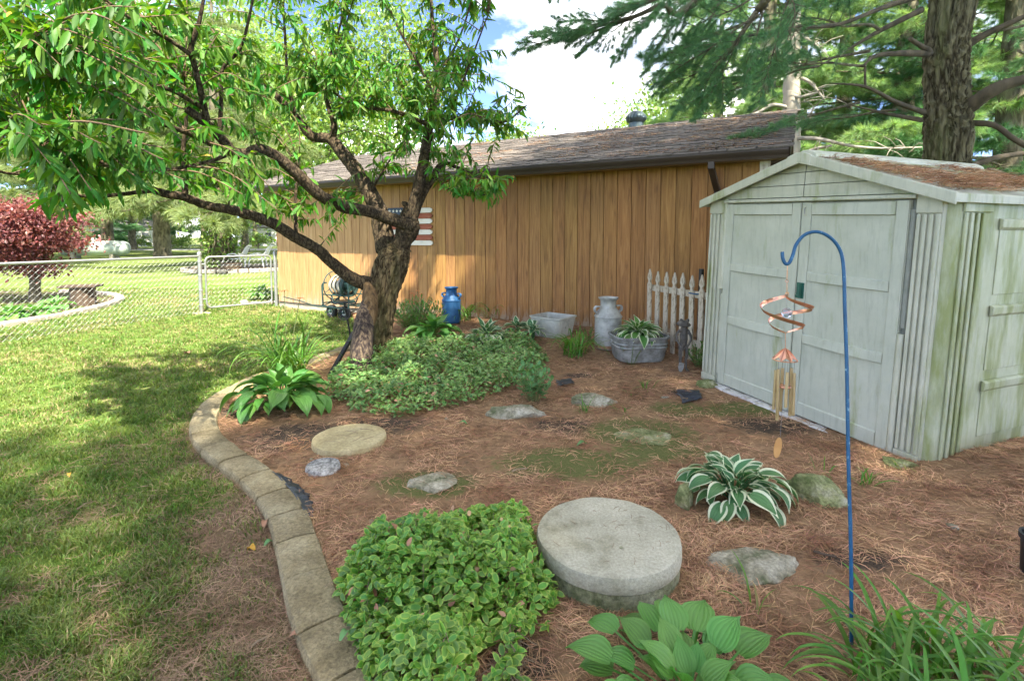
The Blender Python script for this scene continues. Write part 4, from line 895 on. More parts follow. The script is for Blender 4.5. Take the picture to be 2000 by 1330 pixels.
for poly, cnt in CROWN:
    xs_ = [p[0] for p in poly]; ys_ = [p[1] for p in poly]; c = 0
    while c < cnt:
        px, py = random.uniform(min(xs_), max(xs_)), random.uniform(min(ys_), max(ys_))
        if not in_poly(px, py, poly): continue
        if px < 330: Y = random.uniform(2.7, 4.4)
        elif px < 560: Y = random.uniform(3.9, 6.0)
        else: Y = random.uniform(5.2, 6.9)
        E_ = A(px, py, Y); e = np.array(E_)
        w_ = np.linalg.norm(SK - e, axis=1) + np.where(SKR > 0.06, 0.5, 0) + np.maximum(0, SK[:, 2] - e[2]) * 0.4
        j = int(np.argmin(w_)); S_ = Vector(SK[j]); d = E_ - S_
        if d.length > 2.0: S_ = E_ - d.normalized() * random.uniform(0.7, 1.2)
        d = E_ - S_; L = d.length
        if L < 0.25: E_ = E_ + Vector((random.uniform(-.3, .3), random.uniform(-.3, .3), random.uniform(-.1, .3))); d = E_ - S_; L = d.length
        mid = S_ + d * 0.5 + Vector((random.uniform(-.06, .06), random.uniform(-.06, .06), 0.10 * L + random.uniform(-.03, .05)))
        P = catmull([S_, mid, E_], 6); tw.tube(P, [0.0055 + 0.003 * L - 0.0045 * i / (len(P) - 1) for i in range(len(P))], 4)
        nl = int(12 + 18 * min(1.3, L)); t0 = 0.25 if L > 0.8 else 0.1
        for k in range(nl):
            t = t0 + (1 - t0) * (k + random.random()) / nl; f = t * (len(P) - 1); i = min(int(f), len(P) - 2)
            p = P[i].lerp(P[i + 1], f - i); ax = (P[i + 1] - P[i]).normalized()
            a = random.uniform(0, 6.283); o1 = ax.orthogonal().normalized(); o2 = ax.cross(o1); out = o1 * math.cos(a) + o2 * math.sin(a)
            dd = (ax * random.uniform(0.1, 0.7) + out * 0.75 + Vector((0, 0, -random.uniform(0.35, 1.25)))).normalized()
            LP.append(p); LD.append(dd); LS.append(random.uniform(0.62, 1.15))
        c += 1
o = _sm(tw, 'twigs', M['twig'], PT); o['kind'] = 'stuff'; o.location = -base
LP = np.array([tuple(p) for p in LP]); LD = np.array([tuple(p) for p in LD]); LS = np.array(LS)
n = len(LP); up = np.array([0, 0, 1.0]) + rng.normal(0, .35, (n, 3)); RM = frames(LD, up, rng.normal(0, 0.5, n))
ltp = [leaf_tpl(0.135, 0.036, 5, 2, 0.35, dr, 'lance', wv) for dr, wv in ((0.18, .03), (0.32, -.05), (0.05, .06))]
near = LP[:, 1] - 0.6 * LS + np.where((LP[:, 0] / LP[:, 1] * 1000 + 1000 < 0) | (CAM_H + 0 * LP[:, 2] > 9), 9, 0) + np.where(LP[:, 2] > CAM_H + LP[:, 1] * 0.46, 9, 0)
order = np.argsort(near); mine = order[:300]; rest = order[300:]
lms = [np_mesh('leaf', v, f, M['peach_leaf']) for v, f in ltp]
lms[2].materials.clear(); lms[2].materials.append(M['peach_leaf'])
for q, i in enumerate(mine): inst('leaf', lms[q % 3], PT, LP[i] - np.array(base), m3(RM[i]), LS[i])
Vs = []; Fs = []; b = 0
for q in range(3):
    ii = rest[q::3]; V, F = scatter(*ltp[q], LP[ii] - np.array(base), RM[ii], LS[ii]); Vs.append(V); Fs.append(F + b); b += len(V)
o = obj('foliage', np_mesh('foliage', np.concatenate(Vs), np.concatenate(Fs), M['peach_leaf']), PT); o['kind'] = 'stuff'
ylm = np_mesh('leaf', *ltp[1], M['yellow_leaf'])
for i in rng.choice(n, 14, replace=False): inst('leaf', ylm, PT, LP[i] - np.array(base) + 0.01, m3(RM[i]), LS[i])

# ------------------------------------------------------------------ pines
def needle_branch(seed, L, tuft_n, needles, nl, nw, spread=0.55, bare=0.25, droop=0.10, lat=13):
    """a pine bough along +Y: wood and needles as two meshes"""
    rs = random.Random(seed); rg = np.random.default_rng(seed); wood = MB(); tp = []; td = []
    main = [Vector((rs.uniform(-.04, .04) * L * (i > 0), L * i / 6, -droop * L * (i / 6) ** 1.5 + 0.22 * droop * L * (i / 6) ** 4)) for i in range(7)]
    P = catmull(main, 4); wood.tube(P, [0.022 * L / 2 * (1 - 0.9 * i / (len(P) - 1)) + .003 for i in range(len(P))], 6)
    def tufts(Q, cnt, a=0.35):
        for k in range(cnt):
            f = (a + (1 - a) * (k + rs.random()) / cnt) * (len(Q) - 1); i = min(int(f), len(Q) - 2)
            tp.append(Q[i].lerp(Q[i + 1], f - i)); d = (Q[i + 1] - Q[i]).normalized(); td.append(d + Vector((rs.uniform(-.3, .3), rs.uniform(-.3, .3), rs.uniform(-.1, .4))))
        tp.append(Q[-1]); td.append((Q[-1] - Q[-2]).normalized())
    for k in range(lat):
        f = (bare + (1 - bare) * (k + .5) / lat) * (len(P) - 1); i = min(int(f), len(P) - 2); p = P[i].lerp(P[i + 1], f - i); ax = (P[i + 1] - P[i]).normalized()
        s_ = 1 if k % 2 else -1; t = f / (len(P) - 1); ll = L * spread * (1.05 - 0.75 * t) * rs.uniform(.7, 1.1)
        d = (ax * 0.75 + Vector((s_ * rs.uniform(.7, 1.0), 0, rs.uniform(-.10, .25)))).normalized()
        Q = catmull([p, p + d * ll * .5 + Vector((0, 0, .03 * ll)), p + d * ll + Vector((0, 0, -droop * ll * .6))], 4)
        wood.tube(Q, [0.008 * (1 - .75 * j / (len(Q) - 1)) + .0015 for j in range(len(Q))], 4)
        tufts(Q, max(2, int(tuft_n * (1.1 - t))))
        for m_ in range(3):
            e = Q[2 + 2 * m_]; d2 = (d * .8 + Vector((rs.uniform(-.8, .8), rs.uniform(-.4, .4), rs.uniform(-.25, .25)))).normalized(); l2 = ll * rs.uniform(.2, .4)
            Q2 = [e, e + d2 * l2 * .5, e + d2 * l2]; wood.tube(Q2, [.004, .003, .0015], 3); tufts(Q2, max(1, tuft_n // 3), .3)
    tufts(P[len(P) // 2:], tuft_n, .1)
    tp = np.array([tuple(v) for v in tp]); td = np.array([tuple(v) for v in td]); td /= np.linalg.norm(td, axis=1, keepdims=True)
    N = len(tp) * needles; idx = np.repeat(np.arange(len(tp)), needles)
    dd = td[idx] * 0.75 + rg.normal(0, .55, (N, 3)) + np.array([0, 0, -.12]); dd /= np.linalg.norm(dd, axis=1, keepdims=True)
    p0 = tp[idx] - td[idx] * rg.uniform(0, .05, (N, 1)); ln = nl * rg.uniform(.7, 1.15, (N, 1))
    sd = np.cross(dd, rg.normal(0, 1, (N, 3))); sd /= np.linalg.norm(sd, axis=1, keepdims=True); sd *= nw / 2
    tip = p0 + dd * ln + np.array([0, 0, -.10]) * ln
    V = np.stack([p0 - sd, p0 + sd, tip], 1).reshape(-1, 3); F = np.arange(3 * N).reshape(-1, 3)
    return wood.mesh('branch', M['pine_bark'], smooth=True), V, F
def bough_set(seed, k, L, tuft_n, needles, nl, nw, mat_, **kw):
    out = []
    for i in range(k):
        w, V, F = needle_branch(seed + i, L, tuft_n, needles, nl, nw, **kw); out.append((w, np_mesh('needles', V, F, mat_, smooth=False)))
    return out
B_NEAR = bough_set(100, 4, 1.6, 7, 60, 0.11, 0.0026, M['needle'])
B_MID = bough_set(120, 3, 2.4, 8, 40, 0.13, 0.0050, M['needle'])
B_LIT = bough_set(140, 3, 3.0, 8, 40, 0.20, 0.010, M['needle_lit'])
B_BLUE = bough_set(150, 2, 3.0, 8, 36, 0.20, 0.010, M['needle'])
def add_bough(tree, bset, p, d, scale, roll=0.0, k=None):
    w, nd = bset[random.randrange(len(bset)) if k is None else k]
    d = np.array([tuple(d)], dtype=float); Rn = frames(d, np.array([[0, 0, 1.0]]), np.array([roll]))[0]
    o = inst('branch', w, tree, p, m3(Rn), scale); link(bpy.data.objects.new('needles', nd), o); return o
def pine(loc, h, r, bset, label, z0=2.5, nb=40, blen=2.4, bscale=1.0, name='pine_tree', lean=(0, 0), bark='pine_bark', group=None, seg=28, amp=.12, top=True, zskip=None):
    t = thing(name, label, 'tree', loc, group=group)
    P = [Vector((lean[0] * s_, lean[1] * s_, -0.15 + (h + .15) * s_)) for s_ in (0, .05, .2, .4, .6, .8, 1)]
    bark_tube('trunk', P, [r * 1.15, r * 1.05, r, r * .85, r * .62, r * .36, r * .08], M[bark], t, seg=seg, amp=amp, freq=9, sub=9, flare=.15, stretch=.25)
    for i in range(nb):
        s_ = (i + random.random()) / nb; z = z0 + (h - z0) * s_ ** 1.05
        if zskip and zskip(z): continue
        a = i * 2.399 + random.uniform(-.4, .4); f = 1.12 - 0.85 * s_
        add_bough(t, bset, Vector((lean[0] * z / h, lean[1] * z / h, z)), Vector((math.cos(a), math.sin(a), random.uniform(-.10, .22))), bscale * f * random.uniform(.8, 1.15), random.uniform(-.25, .25))
    return t
# big pine behind the shed
pb = A(1849, 330, 6.3); pine_loc = Vector((pb.x + .02, 6.3, 0.0))
BP = thing('pine_tree', 'thick furrowed pine trunk rising right behind the resin shed', 'tree', pine_loc)
def PB(px, py, Y=6.3): return A(px, py, Y) - pine_loc
bark_tube('trunk', [Vector((0, 0, -.2)), Vector((0, 0, .6)), PB(1848, 330), PB(1852, 270), PB(1850, 200), PB(1848, 130), PB(1852, 60), PB(1862, 0), PB(1868, -120), PB(1870, -500), PB(1870, -1100)],
          [.24, .215, .20, .212, .195, .19, .188, .205, .18, .13, .05], M['pine_trunk'], BP, seg=96, amp=.20, freq=16, sub=22, stretch=.15)
def dead_limb(pts, rad, parent=None, off=pine_loc, m='limb_bark', nm='branch', seg=10): return bark_tube(nm, [A(*p) for p in pts], [r_ * .72 for r_ in rad], M[m], parent or BP, seg=seg, amp=.10, off=off, sub=5)
dead_limb([(1885, 215, 6.2), (1925, 185, 6.0), (1965, 165, 5.9), (2030, 150, 5.8)], [.12, .10, .085, .07], seg=14)
dead_limb([(1880, 240, 6.3), (1940, 245, 6.1), (1985, 275, 6.0), (2050, 310, 5.9)], [.05, .045, .04, .03])
dead_limb([(1870, 100, 6.3), (1930, 65, 6.2), (1990, 38, 6.1), (2060, 0, 6.0)], [.07, .05, .04, .03])
dead_limb([(1815, 105, 6.2), (1760, 105, 6.0), (1710, 110, 5.9), (1685, 130, 5.85)], [.06, .045, .03, .015])
dead_limb([(1815, 100, 6.15), (1790, 85, 6.05), (1777, 76, 6.0)], [.045, .035, .03])
dead_limb([(1805, 220, 6.2), (1750, 200, 6.0), (1690, 170, 5.9), (1620, 163, 5.8)], [.045, .032, .022, .008])
dead_limb([(1800, 235, 6.25), (1730, 222, 6.2), (1660, 205, 6.1)], [.04, .025, .008])
dead_limb([(1690, 172, 5.9), (1690, 130, 5.9), (1700, 110, 5.9)], [.02, .015, .012])
dead_limb([(1800, 20, 6.3), (1720, 60, 6.2), (1660, 95, 6.1), (1600, 130, 6.0)], [.05, .035, .02, .008])
dead_limb([(1810, -10, 6.3), (1740, 10, 6.0), (1640, 48, 5.7), (1570, 55, 5.5)], [.05, .035, .025, .01])
dead_limb([(1885, 330, 6.5), (1940, 310, 6.6), (2000, 300, 6.7), (2060, 290, 6.8)], [.06, .05, .04, .03])
for (px, py, Y, dx, dy, dz, s_) in [(1690, 130, 5.9, -.9, -.2, .05, .55), (1600, 130, 6.0, -.8, .3, -.1, .5), (1720, 60, 6.2, -.8, -.3, .05, .62), (1640, 48, 5.7, -.9, -.1, -.1, .62), (1570, 50, 5.5, -.9, .1, -.12, .62), (1680, 200, 6.2, -.7, .5, -.1, .5),
      (1985, 275, 6.0, .8, -.1, .0, .5), (1990, 100, 6.2, .8, .4, .1, .6), (1940, 310, 6.6, .6, .6, 0, .55), (1960, 60, 6.0, .7, -.5, .1, .5), (1930, 330, 6.6, .8, .3, -.05, .5), (1750, 215, 6.3, -.5, .8, .1, .5), (1700, 100, 6.4, -.6, .7, .1, .6), (1560, 110, 5.8, -.8, .5, -.2, .5)]:
    add_bough(BP, B_MID, A(px, py, Y) - pine_loc, Vector((dx, dy, dz)), s_ * 1.1, random.uniform(-.3, .3))
for i in range(24):
    z = 5.4 + i * .36; a = i * 2.4; add_bough(BP, B_MID, Vector((0, 0, z)), Vector((math.cos(a), math.sin(a), random.uniform(-.05, .25))), random.uniform(1.0, 1.5) * (1.15 - i / 60), 0)
# pine standing behind the camera: its boughs hang into the top of the picture and shade the bed
sp_loc = Vector((4.9, -1.7, 0)); SP = thing('pine_tree', 'dark green pine boughs hanging from above over the garage roof', 'tree', sp_loc)
bark_tube('trunk', [Vector((0, 0, -.2)), Vector((0, 0, 1)), Vector((.05, .05, 4)), Vector((0, .1, 8)), Vector((0, 0, 12)), Vector((0, 0, 15))], [.36, .32, .28, .22, .14, .03], M['pine_trunk'], SP, seg=36, amp=.15, freq=10, sub=8, stretch=.2)
for i in range(34):
    s_ = i / 34; z = 8.0 + 6.5 * s_; a = i * 2.399
    add_bough(SP, B_MID, Vector((0, 0, z)), Vector((math.cos(a), math.sin(a), random.uniform(-.04, .2))), (1.5 - 1.0 * s_) * random.uniform(.85, 1.15), random.uniform(-.2, .2))
# unseen tall pine placed further behind the camera to shade bed, shed and near lawn
TP_ = thing('pine_tree', 'unseen tall pine placed behind the viewer so its crown shades the bed', 'tree', (7.6, -6.0, 0))
bark_tube('trunk', [Vector((0, 0, -.2)), Vector((0, 0, 1)), Vector((.05, .05, 8)), Vector((0, .1, 16)), Vector((0, 0, 26))], [.42, .38, .32, .22, .04], M['pine_trunk'], TP_, seg=28, amp=.12, sub=8, freq=10, stretch=.2)
for i in range(120):
    s_ = i / 120; z = 8.5 + 16.5 * s_; a = i * 2.399
    add_bough(TP_, B_MID, Vector((0, 0, z)), Vector((math.cos(a), math.sin(a), random.uniform(-.06, .2))), (2.1 if s_ < .55 else 2.1 - 3.2 * (s_ - .55)) * random.uniform(.85, 1.12), random.uniform(-.3, .3))
TQ_ = thing('pine_tree', 'unseen pine placed behind the viewer to shade the near lawn', 'tree', (2.5, -9.3, 0))  # second unseen tree, added to keep sun off the near lawn
bark_tube('trunk', [Vector((0, 0, -.2)), Vector((0, 0, 1)), Vector((.05, .05, 6)), Vector((0, .1, 12)), Vector((0, 0, 19.5))], [.36, .32, .26, .16, .04], M['pine_trunk'], TQ_, seg=24, amp=.12, sub=6, freq=10, stretch=.2)
for i in range(84):
    s_ = i / 84; z = 8.0 + 11.0 * s_; a = i * 2.399
    add_bough(TQ_, B_MID, Vector((0, 0, z)), Vector((math.cos(a), math.sin(a), random.uniform(-.06, .2))), (1.6 if s_ < .65 else 1.6 - 3.0 * (s_ - .65)) * random.uniform(.85, 1.12), random.uniform(-.3, .3))
# boughs in view, each hung on a limb that runs back to that trunk
def hang(tip_pts, rad, boughs):
    P = [Vector((4.8, -1.6, 6.2)), Vector((3.6, 1.2, 5.9))] + [A(*p) for p in tip_pts]
    bark_tube('limb', P, [.07, .055] + rad, M['pine_bark'], SP, seg=8, amp=.08, off=sp_loc, sub=5)
    for (px, py, Y, qx, qy, qY, s_) in boughs:
        p = A(px, py, Y); d = A(qx, qy, qY) - p; add_bough(SP, B_NEAR, p - sp_loc, d, d.length / 1.6 * s_, random.uniform(-.5, .5))
hang([(1420, -60, 4.2), (1290, 10, 4.4), (1210, 45, 4.5), (1120, 75, 4.6)], [.035, .02, .014, .006],
     [(1330, -20, 4.3, 1100, 60, 4.6, 1.0), (1250, 30, 4.4, 1010, 80, 4.7, .95), (1300, 0, 4.4, 1180, 120, 4.4, .9), (1210, 40, 4.5, 1060, 30, 4.6, .8), (1180, -60, 4.2, 1040, 0, 4.4, .8), (1350, -40, 4.3, 1230, 60, 4.2, .9), (1160, 60, 4.6, 1000, 60, 4.8, .7), (1280, -10, 4.4, 1150, 90, 4.5, .9), (1230, 20, 4.5, 1100, 120, 4.6, .8), (1340, -30, 4.3, 1190, 20, 4.5, 1.0), (1400, -50, 4.2, 1260, 100, 4.4, 1.0), (1190, 50, 4.5, 1080, 90, 4.5, .7)])
hang([(1560, -80, 4.0), (1480, 20, 4.3), (1420, 110, 4.5), (1370, 170, 4.6)], [.035, .022, .014, .006],
     [(1520, -30, 4.2, 1330, 60, 4.5, 1.0), (1480, 30, 4.3, 1280, 150, 4.6, 1.0), (1450, 70, 4.4, 1350, 230, 4.6, .9), (1490, 20, 4.3, 1440, 190, 4.3, .9), (1420, 110, 4.5, 1250, 190, 4.8, .8), (1540, -40, 4.1, 1560, 120, 4.2, .9), (1380, -40, 4.6, 1290, 40, 4.9, .9), (1410, 120, 4.5, 1420, 240, 4.5, .75), (1600, -60, 4.2, 1520, 60, 4.4, 1.0), (1560, 20, 4.4, 1500, 150, 4.6, .9), (1440, -50, 4.6, 1330, 110, 5.2, 1.1), (1470, 40, 4.4, 1260, 110, 4.7, .95), (1430, 100, 4.5, 1290, 230, 4.7, .85), (1500, 10, 4.3, 1370, 140, 4.4, 1.0), (1390, 140, 4.6, 1330, 270, 4.6, .7), (1540, 0, 4.3, 1460, 220, 4.6, .9)])
# pale dead standing trunk to the right of the garage
dq = G(1546, 600, 0); DT_Y = 10.6
dloc = A(1548, 300, DT_Y); dloc.z = 0
DP = thing('dead_pine', 'slim pale dead trunk with bare branches past the garage corner', 'tree', dloc)
bark_tube('trunk', [Vector((-.02, 0, -.2)), A(1543, 330, DT_Y) - dloc, A(1545, 220, DT_Y) - dloc, A(1548, 130, DT_Y) - dloc, A(1550, 40, DT_Y) - dloc, A(1552, -80, DT_Y) - dloc, A(1553, -300, DT_Y) - dloc], [.20, .175, .16, .14, .12, .10, .05], M['dead_bark'], DP, seg=24, amp=.10, freq=8, sub=8)
for pts in ([(1548, 270, 10.5), (1600, 272, 10.2), (1660, 285, 10.0), (1720, 290, 9.9), (1800, 288, 9.8)], [(1545, 212, 10.6), (1510, 205, 10.4), (1480, 220, 10.2), (1440, 232, 10.1)], [(1552, 250, 10.6), (1575, 235, 10.4), (1590, 210, 10.3)], [(1545, 180, 10.6), (1560, 190, 10.4), (1600, 180, 10.2)],
            [(1548, 80, 10.6), (1510, 88, 10.4), (1480, 100, 10.3)], [(1550, 60, 10.6), (1580, 78, 10.4), (1600, 95, 10.3)], [(1545, 120, 10.6), (1520, 108, 10.4), (1495, 90, 10.3)], [(1548, 310, 10.5), (1590, 292, 10.2), (1625, 285, 10.0)], [(1548, 150, 10.6), (1580, 160, 10.4), (1610, 195, 10.3)]):
    k = len(pts); dead_limb(pts, [.05 * (1 - j / k) + .008 for j in range(k)], DP, dloc, 'dead_bark', 'branch', 7)
    e = Vector(A(*pts[-1])); m_ = Vector(A(*pts[-2])); tws = MB()
    for j in range(9):
        s0 = m_.lerp(e, random.uniform(0, 1)); dv = Vector((random.uniform(-.5, .5), random.uniform(-.3, .3), random.uniform(-.3, .35)))
        tws.tube([s0 - dloc, s0 - dloc + dv * .5 + Vector((0, 0, .04)), s0 - dloc + dv], [.010, .007, .003], 4)
    _sm(tws, 'twigs', M['dead_bark'], DP)
# sunlit pines further back on the right
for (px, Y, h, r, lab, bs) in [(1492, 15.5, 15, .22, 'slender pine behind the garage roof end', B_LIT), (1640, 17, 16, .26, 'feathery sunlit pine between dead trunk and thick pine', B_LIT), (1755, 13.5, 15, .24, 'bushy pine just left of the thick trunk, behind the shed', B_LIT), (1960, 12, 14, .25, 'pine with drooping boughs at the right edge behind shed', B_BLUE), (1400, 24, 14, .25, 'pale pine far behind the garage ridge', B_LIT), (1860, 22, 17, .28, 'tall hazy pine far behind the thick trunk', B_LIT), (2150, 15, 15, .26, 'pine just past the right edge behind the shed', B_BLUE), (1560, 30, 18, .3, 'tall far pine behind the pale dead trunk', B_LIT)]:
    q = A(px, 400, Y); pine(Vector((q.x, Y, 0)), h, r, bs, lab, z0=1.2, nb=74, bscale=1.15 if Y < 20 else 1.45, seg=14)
# ------------------------------------------------------------------ chain link fence and gate
random.seed(8)
def pipe_thing_post(name, parent, x, y, h, r=.028, z=LAWN_Z):
    mb = MB().lathe([(r, -0.1), (r, h - .02)], 14, (x, y, z)); mb.build(name, M['pipe'], parent, smooth=True)
    MB().lathe([(r + .005, h - .03), (r + .006, h + .01), (r * .7, h + .04), (0, h + .05)], 14, (x, y, z)).build('post_cap', M['pipe'], parent, smooth=True)
fa = GL(394, 612); fb = GL(0, 672); fdir = (fb - fa).normalized(); fb2 = fa + fdir * 4.4; FH = 1.14
FN = thing('chain_link_fence', 'galvanized chain link fence running left from the gate post', 'fence', fa)
def zig(h, step=0.022, dz=0.044, r=0.0020, ph=0):
    mb = MB(); pts = []; n = int(h / dz)
    for i in range(n + 1): pts.append((step * (1 if (i + ph) % 2 else -1) * 1.0, 0.004 * (1 if i % 2 else -1), i * dz))
    return mb.tube(pts, r, 3, cap=False)
zm = [zig(FH - .04, ph=p_).mesh('wire', M['wire']) for p_ in (0, 1)]
rzf = math.atan2(fdir.y, fdir.x); L = (fb2 - fa).length; k = 0; x = 0.05
while x < L:
    p = fdir * x; inst('wire', zm[k % 2], FN, (p.x, p.y, 0.02), Matrix.Rotation(rzf, 3, 'Z')); x += 0.044; k += 1
rl = MB().tube([Vector((0, 0, FH)), fdir * L + Vector((0, 0, FH))], .021, 12); rl.build('top_rail', M['pipe'], FN, smooth=True)
pipe_thing_post('post', FN, 0, 0, FH + .05, .034, 0)
q = fdir * 3.35; pipe_thing_post('post', FN, q.x, q.y, FH - .0, .027, 0)
for z in (.15, .45, .75, 1.02): MB().lathe([(.036, z), (.040, z + .004), (.040, z + .022), (.036, z + .026)], 14).build('tension_band', M['wire'], FN, smooth=True)
MB().lathe([(.17, -.02), (.16, .012), (0, .018)], 12, (0.02, -.03, 0)).build('footing', M['foundation'], FN, smooth=True)
MB().lathe([(.17, -.02), (.16, .012), (0, .018)], 12, (q.x, q.y, 0)).build('footing', M['foundation'], FN, smooth=True)
gb = GL(540, 598); ga = fa; gdv = gb - ga; gdir = gdv.normalized(); GL_ = gdv.length
GT = thing('chain_link_gate', 'chain link gate in a rounded pipe frame beside the garage corner', 'gate', ga)
def gp_(u, z): return Vector((gdir.x * u, gdir.y * u, z))
u0, u1, z0, z1, rr = 0.10, GL_ - .09, 0.10, 1.12, .09
fr = []
for (cu, cz, a0) in ((u1 - rr, z1 - rr, 0), (u0 + rr, z1 - rr, 90), (u0 + rr, z0 + rr, 180), (u1 - rr, z0 + rr, 270)):
    for i in range(6): a = R(a0 + 90 * i / 5); fr.append(gp_(cu + rr * math.cos(a), cz + rr * math.sin(a)))
MB().tube(fr, .019, 10, closed=True).build('frame', M['pipe'], GT, smooth=True)
x = u0 + .05; rzg = math.atan2(gdir.y, gdir.x); k = 0
zg = [zig(z1 - z0 - .05, ph=p_).mesh('wire', M['wire']) for p_ in (0, 1)]
while x < u1 - .03: inst('wire', zg[k % 2], GT, gp_(x, z0 + .02), Matrix.Rotation(rzg, 3, 'Z')); x += .044; k += 1
for z in (.28, .98):
    MB().tube([gp_(.03, z), gp_(u0, z)], .014, 8).build('hinge', M['pipe'], GT, smooth=True)
MB().tube([gp_(u1, .78), gp_(GL_ - .02, .80)], .012, 8).build('latch', M['pipe'], GT, smooth=True)
e = gp_(GL_, 0); pipe_thing_post('gate_post', GT, e.x, e.y, FH + .03, .034, 0)

# ------------------------------------------------------------------ milk cans
def milk_can(loc, m, label, s=1.0, rz=0.0, rusty=False):
    t = thing('milk_can', label, 'milk can', loc, rz)
    pr = [(0.0, 0.004), (.150, 0.004), (.156, .012), (.158, .035), (.165, .042), (.166, .40), (.170, .405), (.170, .415), (.163, .424), (.135, .47), (.105, .505), (.098, .52), (.096, .60), (.104, .612), (.122, .628), (.126, .640), (.120, .644), (.100, .622), (.088, .60), (.088, .52), (0, .50)]
    MB().lathe([(r_ * s, z * s) for r_, z in pr], 40).build('body', m, t, smooth=True)
    MB().lathe([(.1665 * s, .395 * s), (.174 * s, .400 * s), (.174 * s, .412 * s), (.1665 * s, .417 * s)], 40).build('shoulder_band', m, t, smooth=True)
    if rusty: MB().lathe([(.1665 * s, .02 * s), (.1675 * s, .03 * s), (.1675 * s, .055 * s), (.1665 * s, .06 * s)], 40).build('rust_band', M['rust'], t, smooth=True)
    for s_ in (-1, 1):
        pts = catmull([Vector((s_ * .145 * s, 0, .45 * s)), Vector((s_ * .185 * s, 0, .475 * s)), Vector((s_ * .190 * s, 0, .515 * s)), Vector((s_ * .165 * s, 0, .535 * s)), Vector((s_ * .110 * s, 0, .53 * s))], 4)
        mb = MB()
        for d in (-.02, -.007, .007, .02): mb.tube([p + Vector((0, d, 0)) for p in pts], .008, 6)
        mb.build('handle', m, t, smooth=True)
    return t
p = GB(1187, 680); milk_can(p, M['can_silver'], 'silver galvanized milk can standing between the two wash tubs', 1.0, R(20), True)
p = GB(882, 630); milk_can(p, M['can_blue'], 'blue painted milk can against the garage wall', .88, R(-25))

# ------------------------------------------------------------------ wash tubs
def rr_loop(hx, hy, r, z, n=5):
    return [(x, y, z) for x, y in rrect(-hx, hx, -hy, hy, r, n)]
def loft(loops, m=0):
    mb = MB(); n = len(loops[0])
    for lp in loops: mb.v += [tuple(q) for q in lp]
    for i in range(len(loops) - 1):
        for k in range(n): mb.f.append((i * n + k, i * n + (k + 1) % n, (i + 1) * n + (k + 1) % n, (i + 1) * n + k))
    mb.f.append(tuple(range(n))[::-1]); mb.f.append(tuple((len(loops) - 1) * n + k for k in range(n))); mb.mi = [m] * len(mb.f); return mb
p = GB(1246, 700)
TB = thing('wash_tub', 'rounded galvanized wash tub planted with a striped hosta', 'wash tub', p, R(8))
loft([rr_loop(.255, .20, .12, 0), rr_loop(.275, .215, .12, .05), rr_loop(.300, .235, .12, .25), rr_loop(.318, .25, .12, .272), rr_loop(.318, .25, .12, .288), rr_loop(.300, .234, .12, .288), rr_loop(.292, .228, .12, .235)]).build('tub', M['galv_dull'], TB, smooth=True)
for z in (.165, .205): loft([rr_loop(.275 + .125 * (z - .05), .215 + .10 * (z - .05), .12, z - .012), rr_loop(.286 + .125 * (z - .05), .226 + .10 * (z - .05), .12, z), rr_loop(.275 + .125 * (z - .05) + .004, .215 + .10 * (z - .05) + .004, .12, z + .012)]).build('rib', M['galv_dull'], TB, smooth=True)
loft([rr_loop(.290, .225, .12, .225), rr_loop(.29, .225, .12, .242)]).build('soil', M['mulch'], TB)
for s_ in (-1, 1):
    MB().tube(arcpts((s_ * .318, 0, .245), .045, math.pi, 2 * math.pi, 10, 'yz'), .006, 8).build('handle', M['galv_dull'], TB, smooth=True)
MB().tube(arcpts((-.20, -.262, .255), .035, math.pi, 2 * math.pi, 10, 'xz'), .005, 8).build('handle', M['galv_dull'], TB, smooth=True)
tub_loc = p.copy(); tub_rz = R(8)
p = GB(1080, 655)
T2 = thing('wash_tub', 'pale square wash tub with embossed panels beside the garage wall', 'wash tub', p, R(-40)); T2.scale = (.87, .87, .92)
loft([rr_loop(.235, .20, .05, 0), rr_loop(.245, .21, .05, .03), rr_loop(.285, .25, .055, .275), rr_loop(.305, .268, .06, .287), rr_loop(.305, .268, .06, .305), rr_loop(.282, .245, .055, .305), rr_loop(.272, .235, .05, .2)]).build('tub', M['tub_white'], T2, smooth=True)
loft([rr_loop(.270, .233, .05, .20), rr_loop(.27, .233, .05, .215)]).build('soil', M['mulch'], T2)
def emb(face_y, hx, sgn, axis):
    for (ca, w) in ((-hx * .5, hx * .62), (hx * .5, hx * .62)):
        for (za_, zb_) in ((.07, .235),):
            b_ = []
            for (x_, z_) in ((ca - w / 2, za_), (ca + w / 2, za_), (ca + w / 2, zb_), (ca + w / 4, zb_ + .012), (ca - w / 4, zb_ + .012), (ca - w / 2, zb_)):
                yy = sgn * (face_y + .162 * (z_ - .03) + .002)
                b_.append((x_, yy, z_) if axis == 'x' else (yy, x_, z_))
            MB().tube(b_, .006, 6, closed=True).build('embossed_frame', M['tub_white'], T2, smooth=True)
emb(.21, .24, -1, 'x'); emb(.245, .20, 1, 'y'); emb(.245, .20, -1, 'y')
for s_ in (-1, 1): MB().tube(arcpts((s_ * .292, 0, .262), .04, math.pi, 2 * math.pi, 10, 'yz'), .006, 8).build('handle', M['tub_white'], T2, smooth=True)

